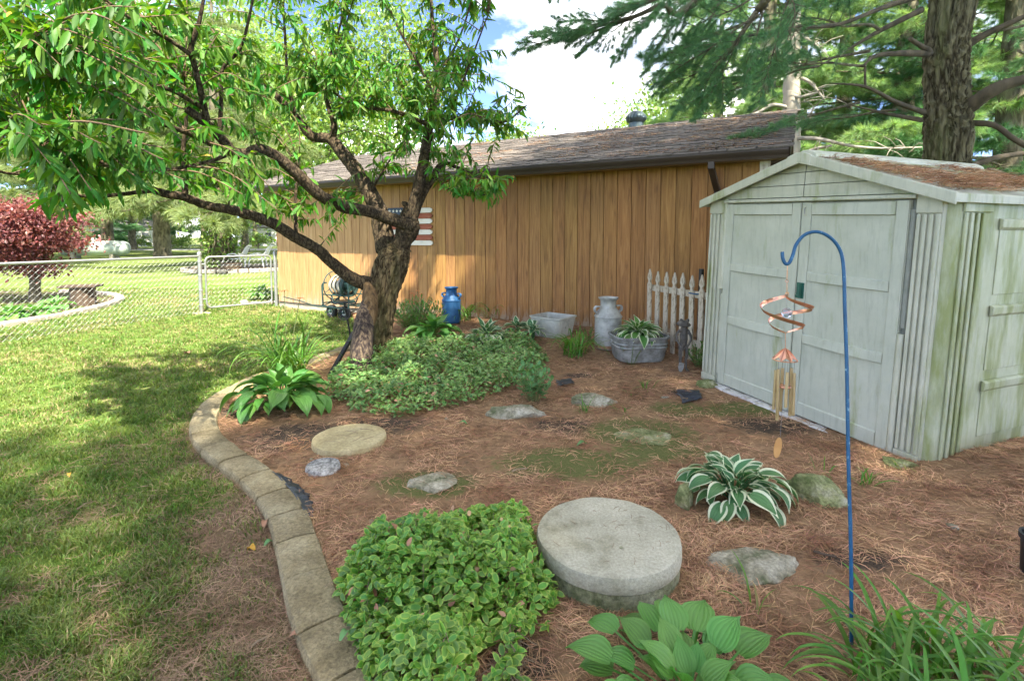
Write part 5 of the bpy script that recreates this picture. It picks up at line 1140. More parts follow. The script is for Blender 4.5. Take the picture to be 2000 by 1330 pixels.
# ------------------------------------------------------------------ picket fence section leaning by the shed
pa = GB(1268, 672); pbb = GB(1366, 708); pd = (pbb - pa); pl = pd.length * 1.18; pd.normalize(); rz = math.atan2(pd.y, pd.x)
PF = thing('picket_fence', 'short flaking white picket fence panel between tub and shed', 'fence', pa, rz, ry=R(0.8))
poly = [(-.033, 0), (.033, 0), (.033, .80), (.018, .825), (.018, .84), (.034, .865), (.030, .905), (0, .985), (-.030, .905), (-.034, .865), (-.018, .84), (-.018, .825), (-.033, .80)]
pk = MB().prism_y(poly, -.022, 0).mesh('picket', M['flaked'], bevel=.002)
for i in range(8): inst('picket', pk, PF, (pl * i / 7, random.uniform(-.003, .003), -.03 + random.uniform(-.01, .01)), Matrix.Rotation(random.uniform(-.012, .012), 3, 'Y'))
for z in (.13, .69): MB().span((-.03, 0.004, z), (pl + .03, .028, z + .075)).build('rail', M['flaked'], PF, bevel=.003)
MB().span((pl * 5 / 7 + .045, .03, -.1), (pl * 5 / 7 + .085, .07, 1.02)).build('post', M['black'], PF, bevel=.003)
MB().tube(rr_loop(.075, .055, .03, .74), .008, 6, closed=True).build('tie', M['blue_paint'], PF, smooth=True, loc=(pl * 5 / 7 + .03, .022, 0))

# ------------------------------------------------------------------ frog sculpture with a spade
p = GB(1334, 722); FR = thing('frog_statue', 'standing bronze frog statue holding a small spade by the picket fence', 'statue', p, R(-8))
fb_ = MB(); S = .56
def fz(*a): return Vector(a)
fb_.ball((0, 0, .36), (.042, .038, .11)); fb_.ball((0, .005, .30), (.038, .036, .07)); fb_.ball((0, -.005, .45), (.036, .032, .05))
fb_.ball((-.008, -.018, .500), (.078, .062, .026), rot=(0.1, .08, 0)); fb_.ball((-.015, -.03, .522), (.060, .052, .024), rot=(.1, -.05, 0))
for s_ in (-1, 1):
    fb_.ball((s_ * .034, -.02, .545), .018)
    fb_.tube(catmull([fz(s_ * .026, 0, .27), fz(s_ * .034, -.012, .19), fz(s_ * .030, .010, .10), fz(s_ * .032, 0, .02)], 5), [v for v in np.linspace(.024, .011, 16)], 8)
    fb_.ball((s_ * .036, -.028, .012), (.020, .042, .010))
    for a in (-.5, 0, .5): fb_.tube([(s_ * .036, -.04, .012), (s_ * .036 + math.sin(a) * .035, -.04 - math.cos(a) * .035, .008)], [.008, .005], 6)
fb_.tube(catmull([fz(-.038, -.005, .44), fz(-.078, -.01, .38), fz(-.060, -.05, .30), fz(-.032, -.070, .265)], 5), [v for v in np.linspace(.016, .010, 16)], 8)
fb_.tube(catmull([fz(.038, -.005, .44), fz(.070, -.02, .36), fz(.040, -.06, .29), fz(-.015, -.074, .245)], 5), [v for v in np.linspace(.016, .010, 16)], 8)
for s_ in ((-.032, -.072, .262), (-.02, -.076, .24)):
    fb_.ball(s_, (.016, .014, .016))
    for a in range(3): fb_.tube([s_, (s_[0] - .012 + .006 * a, s_[1] - .016, s_[2] - .006 + .006 * a), (s_[0] - .02, s_[1] - .004, s_[2] - .004 + .006 * a)], [.006, .005, .004], 5)
fo = fb_.build('body', M['frog'], FR, smooth=True); md = fo.modifiers.new('remesh', 'REMESH'); md.mode = 'VOXEL'; md.voxel_size = .0055; md.use_smooth_shade = True
sm = fo.modifiers.new('smooth', 'SMOOTH'); sm.factor = .5; sm.iterations = 2
sv = MB().tube([(-.025, -.086, .33), (-.040, -.090, .10)], .006, 8); sv.build('spade_handle', M['frog'], FR, smooth=True)
MB().prism_y([(-.026, .11), (.026, .11), (.030, .06), (.016, .012), (0, 0), (-.016, .012), (-.030, .06)], -.003, .003).build('spade_blade', M['galv_dull'], FR, bevel=.001, loc=(-.046, -.094, 0), rot=(.25, .08, 0))
for s_ in (-1, 1): MB().ball((s_ * .036, -.034, .550), .008, 8, 6).build('eye', M['black'], FR, smooth=True)

# ------------------------------------------------------------------ hose reel cart by the garage
p = GL(672, 622); HR = thing('hose_reel_cart', 'green wheeled hose reel cart with a coiled pale hose by garage wall', 'hose cart', p, math.atan2(WD.y, WD.x))
def wheel(x, y, r=.125):
    w = MB().lathe([(.075, -.035), (r - .02, -.045), (r, -.028), (r, .028), (r - .02, .045), (.075, .035)], 28).build('tyre', M['rubber'], HR, smooth=True, loc=(x, y, r), rot=(R(90), 0, 0))
    MB().lathe([(0, -.03), (.03, -.036), (.032, -.02), (.066, -.022), (.076, -.034), (.078, .034), (.03, .036), (0, .03)], 24).build('rim', M['pipe'], w, smooth=True)
wheel(-.25, -.06); wheel(.10, -.06)
fr_ = MB()
for y in (-.22, .16):
    fr_.tube(catmull([Vector((-.30, y, .28)), Vector((-.315, y, .60)), Vector((-.27, y, .67)), Vector((-.20, y, .68))], 4), .016, 8)
    fr_.tube(catmull([Vector((-.30, y, .28)), Vector((-.27, y, .235)), Vector((.30, y, .235)), Vector((.36, y, .26)), Vector((.36, y, .62)), Vector((.33, y, .68)), Vector((.26, y, .68))], 4), .016, 8)
    fr_.tube([(-.315, y, .46), (.36, y, .46)], .012, 8)
fr_.tube([(-.25, -.22, .125), (-.25, .16, .125)], .012, 8); fr_.tube([(.10, -.22, .125), (.10, .16, .125)], .012, 8)
for x in (-.25, .10): fr_.tube([(x, -.10, .125), (x, -.10, .24)], .012, 8)
for x in (-.30, .36): fr_.tube([(x, -.22, .30), (x, .16, .30)], .012, 8)
fr_.build('frame', M['cart_green'], HR, smooth=True)
for x in (-.20, .24):
    mb = MB().tube(arcpts((x, -.03, .62), .26, 0, 2 * math.pi, 40, 'yz')[:-1], .010, 6, closed=True)
    for a in range(4): mb.tube([(x, -.03, .62), (x, -.03 + .26 * math.cos(a * 1.571 + .5), .62 + .26 * math.sin(a * 1.571 + .5))], .008, 6)
    mb.build('reel_wheel', M['cart_green'], HR, smooth=True)
for i in range(9):
    r = .155 + .018 * (i % 3); MB().tube([v + Vector((.006 * math.sin(k_), 0, 0)) for k_, v in enumerate(arcpts((-.165 + i * .034, -.03, .62), r, 0, 2 * math.pi, 36, 'yz')[:-1])], .0165, 7, closed=True).build('hose_coil', M['hose'], HR, smooth=True)
for i in range(3): MB().tube(arcpts((.14 + i * .034, -.03, .62), .17 + .01 * i, 0, 2 * math.pi, 36, 'yz')[:-1], .0165, 7, closed=True).build('hose_coil', M['hose_green'], HR, smooth=True)
MB().lathe([(.09, -.19), (.09, .23)], 20).build('drum', M['cart_green'], HR, smooth=True, loc=(0, -.03, .62), rot=(0, R(90), 0))
MB().span((-.12, -.20, .30), (.2, .10, .34)).build('tray', M['cart_green'], HR, bevel=.006)
MB().tube(catmull([Vector((-.1, -.2, .45)), Vector((0, -.23, .36)), Vector((.1, -.2, .42)), Vector((.16, -.2, .55))], 5), .016, 7).build('hose_end', M['hose_green'], HR, smooth=True)
MB().tube(catmull([Vector((-.3, .0, .30)), Vector((-.6, -.06, .20)), Vector((-1.2, -.02, .26)), Vector((-1.75, .04, .30))], 5), .012, 7).build('hose_tail', M['hose_green'], HR, smooth=True)

# ------------------------------------------------------------------ weathered carved log against the peach trunk, iron stake and prop
p = GB(706, 740); lt = A(716, 556, 5.92)
LG = thing('carved_log', 'grey weathered carved log leaning on the peach tree trunk', 'log', p)
def lg(px, py, Y): return A(px, py, Y) - p
bark_tube('log', [Vector((0, 0, -.05)), lg(706, 700, 5.32), lg(708, 660, 5.45), lg(712, 625, 5.6), lg(716, 590, 5.75)], [.105, .112, .108, .098, .055], M['dead_wood'] if 'dead_wood' in M else M['pine_bark'], LG, seg=28, amp=.09, freq=12, stretch=.12)
bark_tube('carving', [lg(716, 650, 5.52), lg(722, 610, 5.68), lg(722, 575, 5.8), lg(716, 553, 5.85)], [.06, .085, .08, .035], M['carved_wood'] if 'carved_wood' in M else M['barrel_wood'], LG, seg=22, amp=.07, freq=9, stretch=.15)
bark_tube('knot', [lg(702, 632, 5.52), lg(706, 618, 5.56), lg(716, 612, 5.60)], [.03, .045, .03], M['dead_wood'] if 'dead_wood' in M else M['pine_bark'], LG, seg=14, amp=.08)
p = GB(688, 700); SK_ = thing('iron_stake', 'thin black iron plant stand beside the log and trunk', 'plant stand', p)
mb = MB(); top = A(672, 590, 5.95) - p
mb.tube([Vector((0, 0, -.1)), Vector((-.02, 0, .3)), top], .012, 6)
mb.tube(catmull([top + Vector((-.16, 0, .05)), top + Vector((-.12, 0, -.02)), top, top + Vector((.12, 0, -.02)), top + Vector((.16, 0, .05))], 4), .008, 6)
mb.tube(arcpts(top + Vector((0, 0, -.14)), .07, 0, 6.283, 16, 'xz')[:-1], .007, 6, closed=True); mb.build('stand', M['black'], SK_, smooth=True)
a = GB(645, 732); b = A(688, 655, 5.75); PR2 = thing('wood_prop', 'black slanted wooden prop leaning behind the carved log', 'stake', a)
d = b - a; MB().box(d / 2, (.045, .03, d.length + .1), d.to_track_quat('Z', 'Y').to_matrix()).build('stake', M['black'], PR2, bevel=.003)

# ------------------------------------------------------------------ shepherd's hook with spinner and chime
hb = GB(1666, 1262); HK_Y0 = hb.y; HKT = 2.02
def hk(px, py):
    t = (1262 - py) / 800.0; return A(px, py, HK_Y0 + (HKT - HK_Y0) * min(1, t))
HK = thing('shepherds_hook', 'tall blue metal shepherds hook standing in front of the shed', 'garden hook', hb)
pts = [hk(x, y) for x, y in ((1666, 1262), (1662, 1080), (1657, 900), (1654, 720), (1650, 600), (1648, 530), (1643, 495), (1630, 472), (1610, 457), (1590, 453), (1570, 460), (1555, 478), (1548, 500), (1541, 514), (1534, 515), (1529, 505), (1528, 492))]
pts[0].z -= .12
P = catmull(pts, 5); MB().tube([v - hb for v in P], [.0066] * len(P), 12).build('rod', M['blue_paint'], HK, smooth=True)
top = hk(1538, 513)
def hz_(px, py): return A(px, py, top.y) - top
SPN = thing('wind_spinner', 'copper spiral wind spinner with a clear glass ball hanging from the hook', 'wind spinner', top)
cpp = lambda px, py: hz_(px, py)
ch = MB().tube([cpp(1538, 513), cpp(1537, 545)], .0014, 6); ch.tube(arcpts(cpp(1537, 549), .005, 0, 6.283, 12, 'xz')[:-1], .0013, 5, closed=True); ch.tube([cpp(1537, 553), cpp(1537, 572)], .0014, 6)
ch.build('hanger', M['copper'], SPN, smooth=True)
c0 = cpp(1537, 572); c1 = cpp(1535, 650); H_ = (c0 - c1).length
mb = MB()
for k in range(2):
    rows = []
    for i in range(41):
        t = i / 40; a = k * math.pi + t * 2 * math.pi * 0.98 + .5; r = .098 * (math.sin(math.pi * t)) ** .75 * (1.0 if True else 0)
        ctr = c0.lerp(c1, t); pos = ctr + Vector((r * math.cos(a), r * math.sin(a), 0)); wd = .0065 * math.sin(math.pi * min(1, max(0.02, t))) ** .5 + .002
        rows.append((pos, Vector((math.cos(a) * .5, math.sin(a) * .5, .85)).normalized() * wd))
    vs = []; 
    for (q_, w_) in rows: vs += [q_ - w_, q_ + w_ , q_ + w_ + Vector((0, 0, .0008)), q_ - w_ + Vector((0, 0, .0008))]
    fs = [(4 * i + j, 4 * i + (j + 1) % 4, 4 * i + 4 + (j + 1) % 4, 4 * i + 4 + j) for i in range(40) for j in range(4)]
    mb = MB().add(vs, fs); mb.build('spiral', M['copper'], SPN, smooth=True)
MB().ball(cpp(1537, 611), .020, 20, 14).build('glass_ball', M['glass_ball'], SPN, smooth=True)
sp_ = MB(); sp_.tube([cpp(1537, 572) + Vector((.003 * math.cos(i * 1.6), .003 * math.sin(i * 1.6), -.0016 * i)) for i in range(34)], .0009, 4); sp_.build('spring', M['pipe'], SPN, smooth=True)
ct = top + cpp(1534, 650); CH = thing('wind_chime', 'brass tube wind chime with copper cap hanging below the spinner', 'wind chime', ct)
def cc(px, py): return A(px, py, top.y) - ct
MB().tube([cc(1534, 650), cc(1534, 680)], .0013, 6).build('hanger', M['copper'], CH, smooth=True)
mb = MB()
for k in range(8):
    a0, a1 = k * math.pi / 4, (k + 1) * math.pi / 4; ap = cc(1534, 680)
    q0 = ap + Vector((.046 * math.cos(a0), .046 * math.sin(a0), -.046)); q1 = ap + Vector((.046 * math.cos(a1), .046 * math.sin(a1), -.046)); qm = ap + Vector((.034 * math.cos((a0 + a1) / 2), .034 * math.sin((a0 + a1) / 2), -.034))
    h0 = ap + Vector((.018 * math.cos(a0), .018 * math.sin(a0), -.012)); h1 = ap + Vector((.018 * math.cos(a1), .018 * math.sin(a1), -.012)); mb.add([ap, h0, q0, qm, q1, h1], [(0, 1, 2, 3), (0, 3, 4, 5)])
o = mb.build('cap', M['copper'], CH); sd = o.modifiers.new('solid', 'SOLIDIFY'); sd.thickness = .0015
MB().tube(arcpts(cc(1534, 680) + Vector((0, 0, -.046)), .045, 0, 6.283, 28, 'xy')[:-1], .0022, 6, closed=True).build('ring', M['copper'], CH, smooth=True)
tl = [.195, .178, .160, .205, .14, .17]
for k in range(6):
    a = k * math.pi / 3 + .3; q_ = cc(1534, 703) + Vector((.033 * math.cos(a), .033 * math.sin(a), 0)); zt = -.035 - .006 * (k % 3)
    o = MB().lathe([(.0048, 0), (.0062, 0), (.0062, -tl[k]), (.0048, -tl[k])], 12).build('tube', M['brass'], CH, smooth=True, loc=q_ + Vector((0, 0, zt)), rot=(random.uniform(-.02, .02), random.uniform(-.02, .03), 0))
    MB().tube([q_ + Vector((0, 0, .0)), q_ + Vector((0, 0, zt))], .0008, 4).build('string', M['string'], CH)
MB().tube([cc(1534, 700), cc(1524, 852)], .0008, 4).build('string', M['string'], CH)
MB().lathe([(0, .004), (.022, .004), (.024, 0), (.022, -.004), (0, -.004)], 20, cc(1532, 755)).build('striker', M['copper'], CH, smooth=True)
MB().prism_y([(.018 * math.cos(a) * (1 if True else 0), .042 * math.sin(a)) for a in np.linspace(0, 6.283, 19)[:-1]], -.0015, .0015).build('sail', M['sail'], CH, loc=cc(1519, 874), rot=(0, R(8), R(15)))

# ------------------------------------------------------------------ lids, pavers, rocks
p = G(1187, 1040, .14); p.z = bed_h(p.x, p.y)
SL_ = thing('septic_lid', 'big round concrete tank lid in two tiers beside the ground cover', 'concrete lid', p)
def rough_disc(r, z0, z1, amp, seg=72):
    mb = MB(); prof = [(0, z0), (r * .99, z0), (r, z0 + .015), (r * 1.0, z1 - .02), (r * .985, z1 - .004), (r * .955, z1), (r * .6, z1 + .004), (0, z1 + .005)]
    mb.lathe([(a_, b_) for a_, b_ in prof], seg)
    mb.v = [(x * (1 + amp * mnoise.noise(Vector((x * 9, y * 9, z * 20)))), y * (1 + amp * mnoise.noise(Vector((x * 9, y * 9, z * 20)))), z + (.003 * mnoise.noise(Vector((x * 12, y * 12, 2))) if z > z0 + .01 else 0)) for x, y, z in mb.v]; return mb
rough_disc(.318, -.05, .062, .012).build('riser', M['concrete_mossy'], SL_, smooth=True)
rough_disc(.325, .066, .138, .014).build('lid', M['concrete_top'] if 'concrete_top' in M else M['concrete'], SL_, smooth=True)
nl_ = MB()
for q in range(26):
    a, r_ = random.uniform(0, 6.283), .30 * math.sqrt(random.random()); x, y, b = r_ * math.cos(a), r_ * math.sin(a), random.uniform(0, 6.283); l_ = random.uniform(.015, .045)
    if math.hypot(x + l_ * math.cos(b), y + l_ * math.sin(b)) < .30: nl_.tube([(x, y, .1435), (x + l_ * .5 * math.cos(b + .15), y + l_ * .5 * math.sin(b + .15), .1455), (x + l_ * math.cos(b), y + l_ * math.sin(b), .1435)], .0011, 4)
nl_.build('stuck_needles', M['dry_stem'], SL_)
MB().lathe([(0, .1465), (.008, .1465), (.009, .143), (.009, .138)], 12, (.035, -.13, .0)).build('plug', M['concrete_mossy'], SL_, smooth=True)
p = GB(683, 862); TPV = thing('round_paver', 'round tan stepping stone near the green hosta', 'stepping stone', p + Vector((0, 0, 0)), R(10))
rough_disc(.262, -.02, .040, .008).build('paver', M['tan_paver'], TPV, smooth=True)
sc_ = [((-.13, .02), (.02, -.03)), ((-.05, .10), (.06, .03)), ((.02, -.14), (.10, -.02)), ((-.16, -.08), (-.05, -.12)), ((.06, .12), (.17, .06)), ((-.02, .0), (.04, .09)), ((.10, -.10), (.18, -.05))]
mk = MB()
for (a, b) in sc_: mk.tube([(a[0], a[1], .0445), ((a[0] + b[0]) / 2 + .012, (a[1] + b[1]) / 2 + .01, .046), (b[0], b[1], .0445)], .0016, 4)
mk.build('stuck_needles', M['dry_stem'], TPV)
p = GB(631, 917); GP = thing('engraved_plaque', 'small grey round engraved stone beside the tan paver', 'stepping stone', p, R(20))
rough_disc(.108, -.02, .030, .01, 48).build('disc', M['grey_plaque'], GP, smooth=True)
MB().tube(arcpts((0, 0, .032), .098, 0, 6.283, 40, 'xy')[:-1], .005, 6, closed=True).build('rim', M['grey_plaque'], GP, smooth=True)
for r_ in range(5):
    y = .06 - r_ * .03; hw = math.sqrt(max(0, .085 ** 2 - y * y)); x = -hw
    while x < hw - .012:
        w = random.uniform(.008, .020); MB().box((x + w / 2, y, .0335), (w, .016, .006), (0, 0, random.uniform(-.3, .3))).build('raised_letter', M['grey_plaque'], GP, bevel=.0015); x += w + .006

def rock(px, py, rx, ry, rz_, label, m='rock', seed=0, rot=0.0, dz=-.3, name='rock', flat=.55):
    p = GB(px, py); t = bpy.data.meshes.new(name); bm = bmesh.new(); bmesh.ops.create_icosphere(bm, subdivisions=5 if rx > .1 else 3, radius=1.0)
    rr_ = random.Random(seed); planes = [(Vector((rr_.uniform(-1, 1), rr_.uniform(-1, 1), rr_.uniform(-.4, .9))).normalized(), rr_.uniform(.50, .90)) for _ in range(20)] + [(Vector((0, 0, 1)), flat)]
    for v in bm.verts:
        c = v.co.copy()
        for pn, pd_ in planes:
            dd = c.dot(pn) - pd_
            if dd > 0: c -= pn * dd * .98
        c *= 1 + .10 * mnoise.noise(c * 3 + Vector((seed, 0, 0))) + .05 * mnoise.noise(c * 9) + .025 * mnoise.noise(c * 22)
        v.co = Vector((c.x * rx, c.y * ry, c.z * rz_))
    for f in bm.faces: f.smooth = True
    bm.to_mesh(t); bm.free(); t.materials.append(M[m]); o = obj(name, t); o.location = p + Vector((0, 0, rz_ * flat * .35 + dz * 0)); o.rotation_euler = (0, 0, rot)
    return tag(o, label, 'rock')
rock(1010, 808, .30, .16, .09, 'flat pale rock below the sedum plant', 'rock', 3, -.15)
rock(1162, 788, .27, .13, .10, 'pale flat topped rock with grass tufts at its front', 'rock', 5, -.05)
rock(1378, 752, .15, .10, .07, 'mossy rock at the far shed corner', 'rock_mossy', 8, .2)
rock(1582, 968, .20, .14, .13, 'large mossy rock right of the white edged hosta', 'rock_mossy', 11, -.5, flat=.7)
rock(1336, 985, .075, .075, .13, 'squat mossy rock left of the white edged hosta', 'rock_mossy', 14, .3, flat=.8)
rock(1468, 1100, .25, .15, .035, 'flat pale stepping rock sunk in needles beside the concrete lid', 'rock', 17, .2)
rock(1755, 908, .12, .07, .05, 'greenish rock under the near shed corner', 'rock_mossy', 20, -.6)
rock(845, 945, .17, .16, .03, 'sunken grey flagstone behind the foreground ground cover', 'rock', 25, .3, flat=.4)
rock(1255, 852, .30, .24, .02, 'mossy sunken flagstone in the middle of the bed', 'rock_mossy', 29, .2, flat=.3)
rock(872, 818, .022, .02, .018, 'small dark pebble right of the tan paver', 'rock', 31)
rock(676, 908, .03, .025, .015, 'dark pebble just right of the engraved plaque', 'rock', 33)
rock(608, 897, .014, .012, .010, 'tiny cream pebble above the engraved plaque', 'rock', 35)
rock(1530, 1028, .022, .018, .016, 'small grey pebble below the white edged hosta', 'rock', 37)
rock(1860, 1030, .035, .028, .022, 'small grey stone in the needles right of the blue hook', 'rock', 39)
rock(1300, 776, .05, .03, .012, 'thin dark stone chip before the frog statue', 'rock', 41)
# black landscape sheet showing behind the curb
def sheet(pts, label, seed):
    P = [GB(*q) for q in pts]; c = sum(P, Vector()) / len(P); n = 14; V = []; F = []
    for i in range(n + 1):
        for j in range(7):
            u, v = i / n, j / 6; a = P[0].lerp(P[1], u); b = P[3].lerp(P[2], u); q = a.lerp(b, v)
            e = (1 + .3 * mnoise.noise(Vector((u * 5, v * 3, seed)))); q = c + (q - c) * e
            V.append(Vector((q.x, q.y, bed_h(q.x, q.y) + .014 + .018 * abs(mnoise.noise(Vector((q.x * 16, q.y * 16, seed)))))) - c)
    for i in range(n):
        for j in range(6): F.append((i * 7 + j, i * 7 + j + 1, (i + 1) * 7 + j + 1, (i + 1) * 7 + j))
    o = MB().add(V, F).build('landscape_sheet', M['plastic_sheet'], None, smooth=True); o.location = c; s_ = o.modifiers.new('solid', 'SOLIDIFY'); s_.thickness = .002
    tag(o, label, 'plastic sheet')
V = []; F = []; i0 = int(np.argmin(np.abs(CURB_NP[:, 1] - G(585, 940).y) + (CURB_NP[:, 0] > 0) * 9)); s0 = cl[i0]; c0_ = CURB[i0]; NS = 46
for i in range(NS + 1):
    p, d = curb_at(s0 + .62 * i / NS); nr = Vector((d.y, -d.x, 0)); nr = nr if in_poly(p.x + nr.x * .2, p.y + nr.y * .2, BED_POLY) else -nr
    wd = .035 + .045 * abs(mnoise.noise(Vector((i * .16, 3, 1)))) + .03 * math.sin(i / NS * 3.1)
    for j in range(7):
        q = p + nr * (.076 + wd * j / 6); V.append(Vector((q.x, q.y, bed_h(q.x, q.y) + .008 + .022 * (1 - j / 6) + .016 * abs(mnoise.noise(Vector((q.x * 22, q.y * 22, 2)))))) - c0_)
for i in range(NS):
    for j in range(6): F.append((i * 7 + j, i * 7 + j + 1, (i + 1) * 7 + j + 1, (i + 1) * 7 + j))
o = MB().add(V, F).build('landscape_sheet', M['plastic_sheet'], None, smooth=True); o.location = c0_; s_ = o.modifiers.new('solid', 'SOLIDIFY'); s_.thickness = .002
tag(o, 'wrinkled black plastic sheet showing along the inside of the curb', 'plastic sheet')
sheet([(1320, 765), (1335, 790), (1372, 780), (1365, 765)], 'torn scrap of black plastic showing before the frog statue', 4)
sheet([(1085, 745), (1090, 757), (1122, 752), (1115, 742)], 'black plastic scrap in the needles right of the sedum plant', 6)
# dark pot at the right edge
p = GB(2026, 1128); PO = thing('black_pot', 'black plastic pot cut off by the right edge of the picture', 'pot', p)
MB().lathe([(0, 0), (.05, 0), (.058, .012), (.062, .17), (.070, .172), (.070, .195), (.060, .195), (.055, .03), (0, .03)], 28).build('pot', M['black'], PO, smooth=True)
# ------------------------------------------------------------------ bed plants
random.seed(33); rng = np.random.default_rng(33)
def add_uv(me, UV):
    uv = me.uv_layers.new(name='UVMap'); li = np.empty(len(me.loops), dtype=np.int32); me.loops.foreach_get('vertex_index', li)
    uv.data.foreach_set('uv', UV[li].astype(np.float32).ravel())
def hosta_leaf(Lp, zp, Lb, Wb, el, droop, mats, edged=False, n=8, seed=0, cup=.30):
    """petiole from the crown at the origin outwards along +Y, then a ribbed blade that arches over"""
    rs = random.Random(seed); V = []; F = []; mi = []; UV = []
    us = [-1, -.74, -.37, 0, .37, .74, 1] if not edged else [-1, -.70, -.35, 0, .35, .70, 1]
    c = len(us); y, z, a = Lp, zp, el
    for i in range(n + 1):
        t = i / n; w = max(.015, (math.sin(math.pi * (0.05 + 0.95 * t) ** .66)) ** (.75 + .75 * t)) * Wb / 2
        if i: y += math.cos(a) * Lb / n; z += math.sin(a) * Lb / n
        a -= droop / n * (0.5 + t)
        for u in us:
            rip = .020 * Wb * math.sin(u * 11) * (1 - t) + .03 * Wb * math.sin(t * 8 + rs.random() * .3 + seed) * (abs(u) ** 3)
            cz = cup * (abs(u) ** 1.5) * w + rip
            V.append((u * w, y - math.sin(a) * cz, z + math.cos(a) * cz)); UV.append((u, t))
    for i in range(n):
        for j in range(c - 1):
            F.append((i * c + j, i * c + j + 1, (i + 1) * c + j + 1, (i + 1) * c + j)); mi.append(1 if edged and (j in (0, c - 2) or i == n - 1) else 0)
    b = len(V); pw = .007 + .02 * Wb
    for t in np.linspace(0, 1, 5):
        yy, zz_ = Lp * t, zp * (t ** .8)
        for u in (-1, 1): V.append((u * pw * .5, yy, zz_ + .002)); UV.append((0, 0))
    for i in range(4): F.append((b + 2 * i, b + 2 * i + 1, b + 2 * i + 3, b + 2 * i + 2)); mi.append(0)
    me = np_mesh('leaf', np.array(V), np.array(F), mats, mi); add_uv(me, np.array(UV)); return me
def hosta(loc, label, n, Rp, Hp, Lb, Wb, mats, edged=False, name='hosta_plant', seed=0, tilt0=60, tilt1=-6, cup=.3, group=None, jit=.14):
    t = thing(name, label, 'hosta', loc, group=group); vs = []
    for q in range(6):
        f = q / 5; vs.append(hosta_leaf(Rp * (.12 + .50 * f), Hp * (1.0 - .45 * f), Lb * (1 + .1 * random.uniform(-1, 1)), Wb * random.uniform(.88, 1.1), R(tilt0 + (tilt1 - tilt0) * f), R(30 + 45 * f), mats, edged, seed=seed + q, cup=cup))
    for i in range(n):
        f = ((i + .5) / n) ** .75; q = min(5, int(f * 6 + random.uniform(-.4, .4))); q = max(0, q); a = i * 2.399 + random.uniform(-.25, .25)
        s_ = random.uniform(.8, 1.12) * (.75 + .3 * f); inst('leaf', vs[q], t, (random.uniform(-.02, .02), random.uniform(-.02, .02), 0), Matrix.Rotation(a, 3, 'Z') @ Matrix.Rotation(random.uniform(-jit, jit), 3, 'X') @ Matrix.Rotation(random.uniform(-jit * 1.6, jit * 1.6), 3, 'Y'), s_)
    return t
hosta(GB(552, 800), 'large glossy green hosta inside the curve of the curb', 130, .44, .30, .19, .115, [M['hosta_green']], seed=1, jit=.28, tilt1=-10)
hosta(GB(1432, 978), 'white edged hosta between two mossy rocks', 84, .32, .20, .150, .086, [M['hosta_mid'], M['hosta_edge']], True, seed=11, tilt1=-14, jit=.32)
hosta(GB(1345, 1388), 'broad leaved pale green hosta at the bottom of the picture', 52, .46, .165, .150, .112, [M['hosta_light']], seed=21, tilt0=55, tilt1=16, cup=.20)
hosta(GB(845, 668), 'green hosta in front of the blue milk can', 46, .30, .28, .28, .14, [M['hosta_light']], seed=31)
hosta(GB(950, 668), 'silvery striped hosta right of the blue milk can', 48, .30, .20, .24, .10, [M['hosta_mid'], M['hosta_edge']], True, seed=41)
hosta(GB(1012, 652), 'small pale hosta left of the square wash tub', 16, .14, .18, .18, .11, [M['hosta_mid'], M['hosta_edge']], True, seed=51)
hosta(GB(1040, 664), 'little hosta touching the corner of the square wash tub', 16, .14, .22, .18, .11, [M['hosta_mid'], M['hosta_edge']], True, seed=55)
hosta(tub_loc + Vector((0, 0, .225)), 'dark hosta with cream striped leaves filling the galvanized tub', 74, .25, .17, .19, .098, [M['hosta_green'], M['hosta_edge']], True, seed=61)
def strap_leaf(L, W, a0, bend, m, seed):
    rs = random.Random(seed); V = []; F = []; n = 12; y = z = 0; a = a0; sx_ = 0
    for i in range(n + 1):
        t = i / n; w = W / 2 * min(1, .55 + 2 * t) * (1 - t ** 4) + .0006
        if i: y += math.cos(a) * L / n; z += math.sin(a) * L / n; a -= bend / n * (.35 + 1.3 * t); sx_ += rs.uniform(-.006, .006) * L
        V += [(sx_ - w, y, z + .35 * w), (sx_, y, z), (sx_ + w, y, z + .35 * w)]
    for i in range(n):
        for j in range(2): F.append((3 * i + j, 3 * i + j + 1, 3 * i + 4 + j, 3 * i + 3 + j))
    return np_mesh('leaf', np.array(V), np.array(F), m)
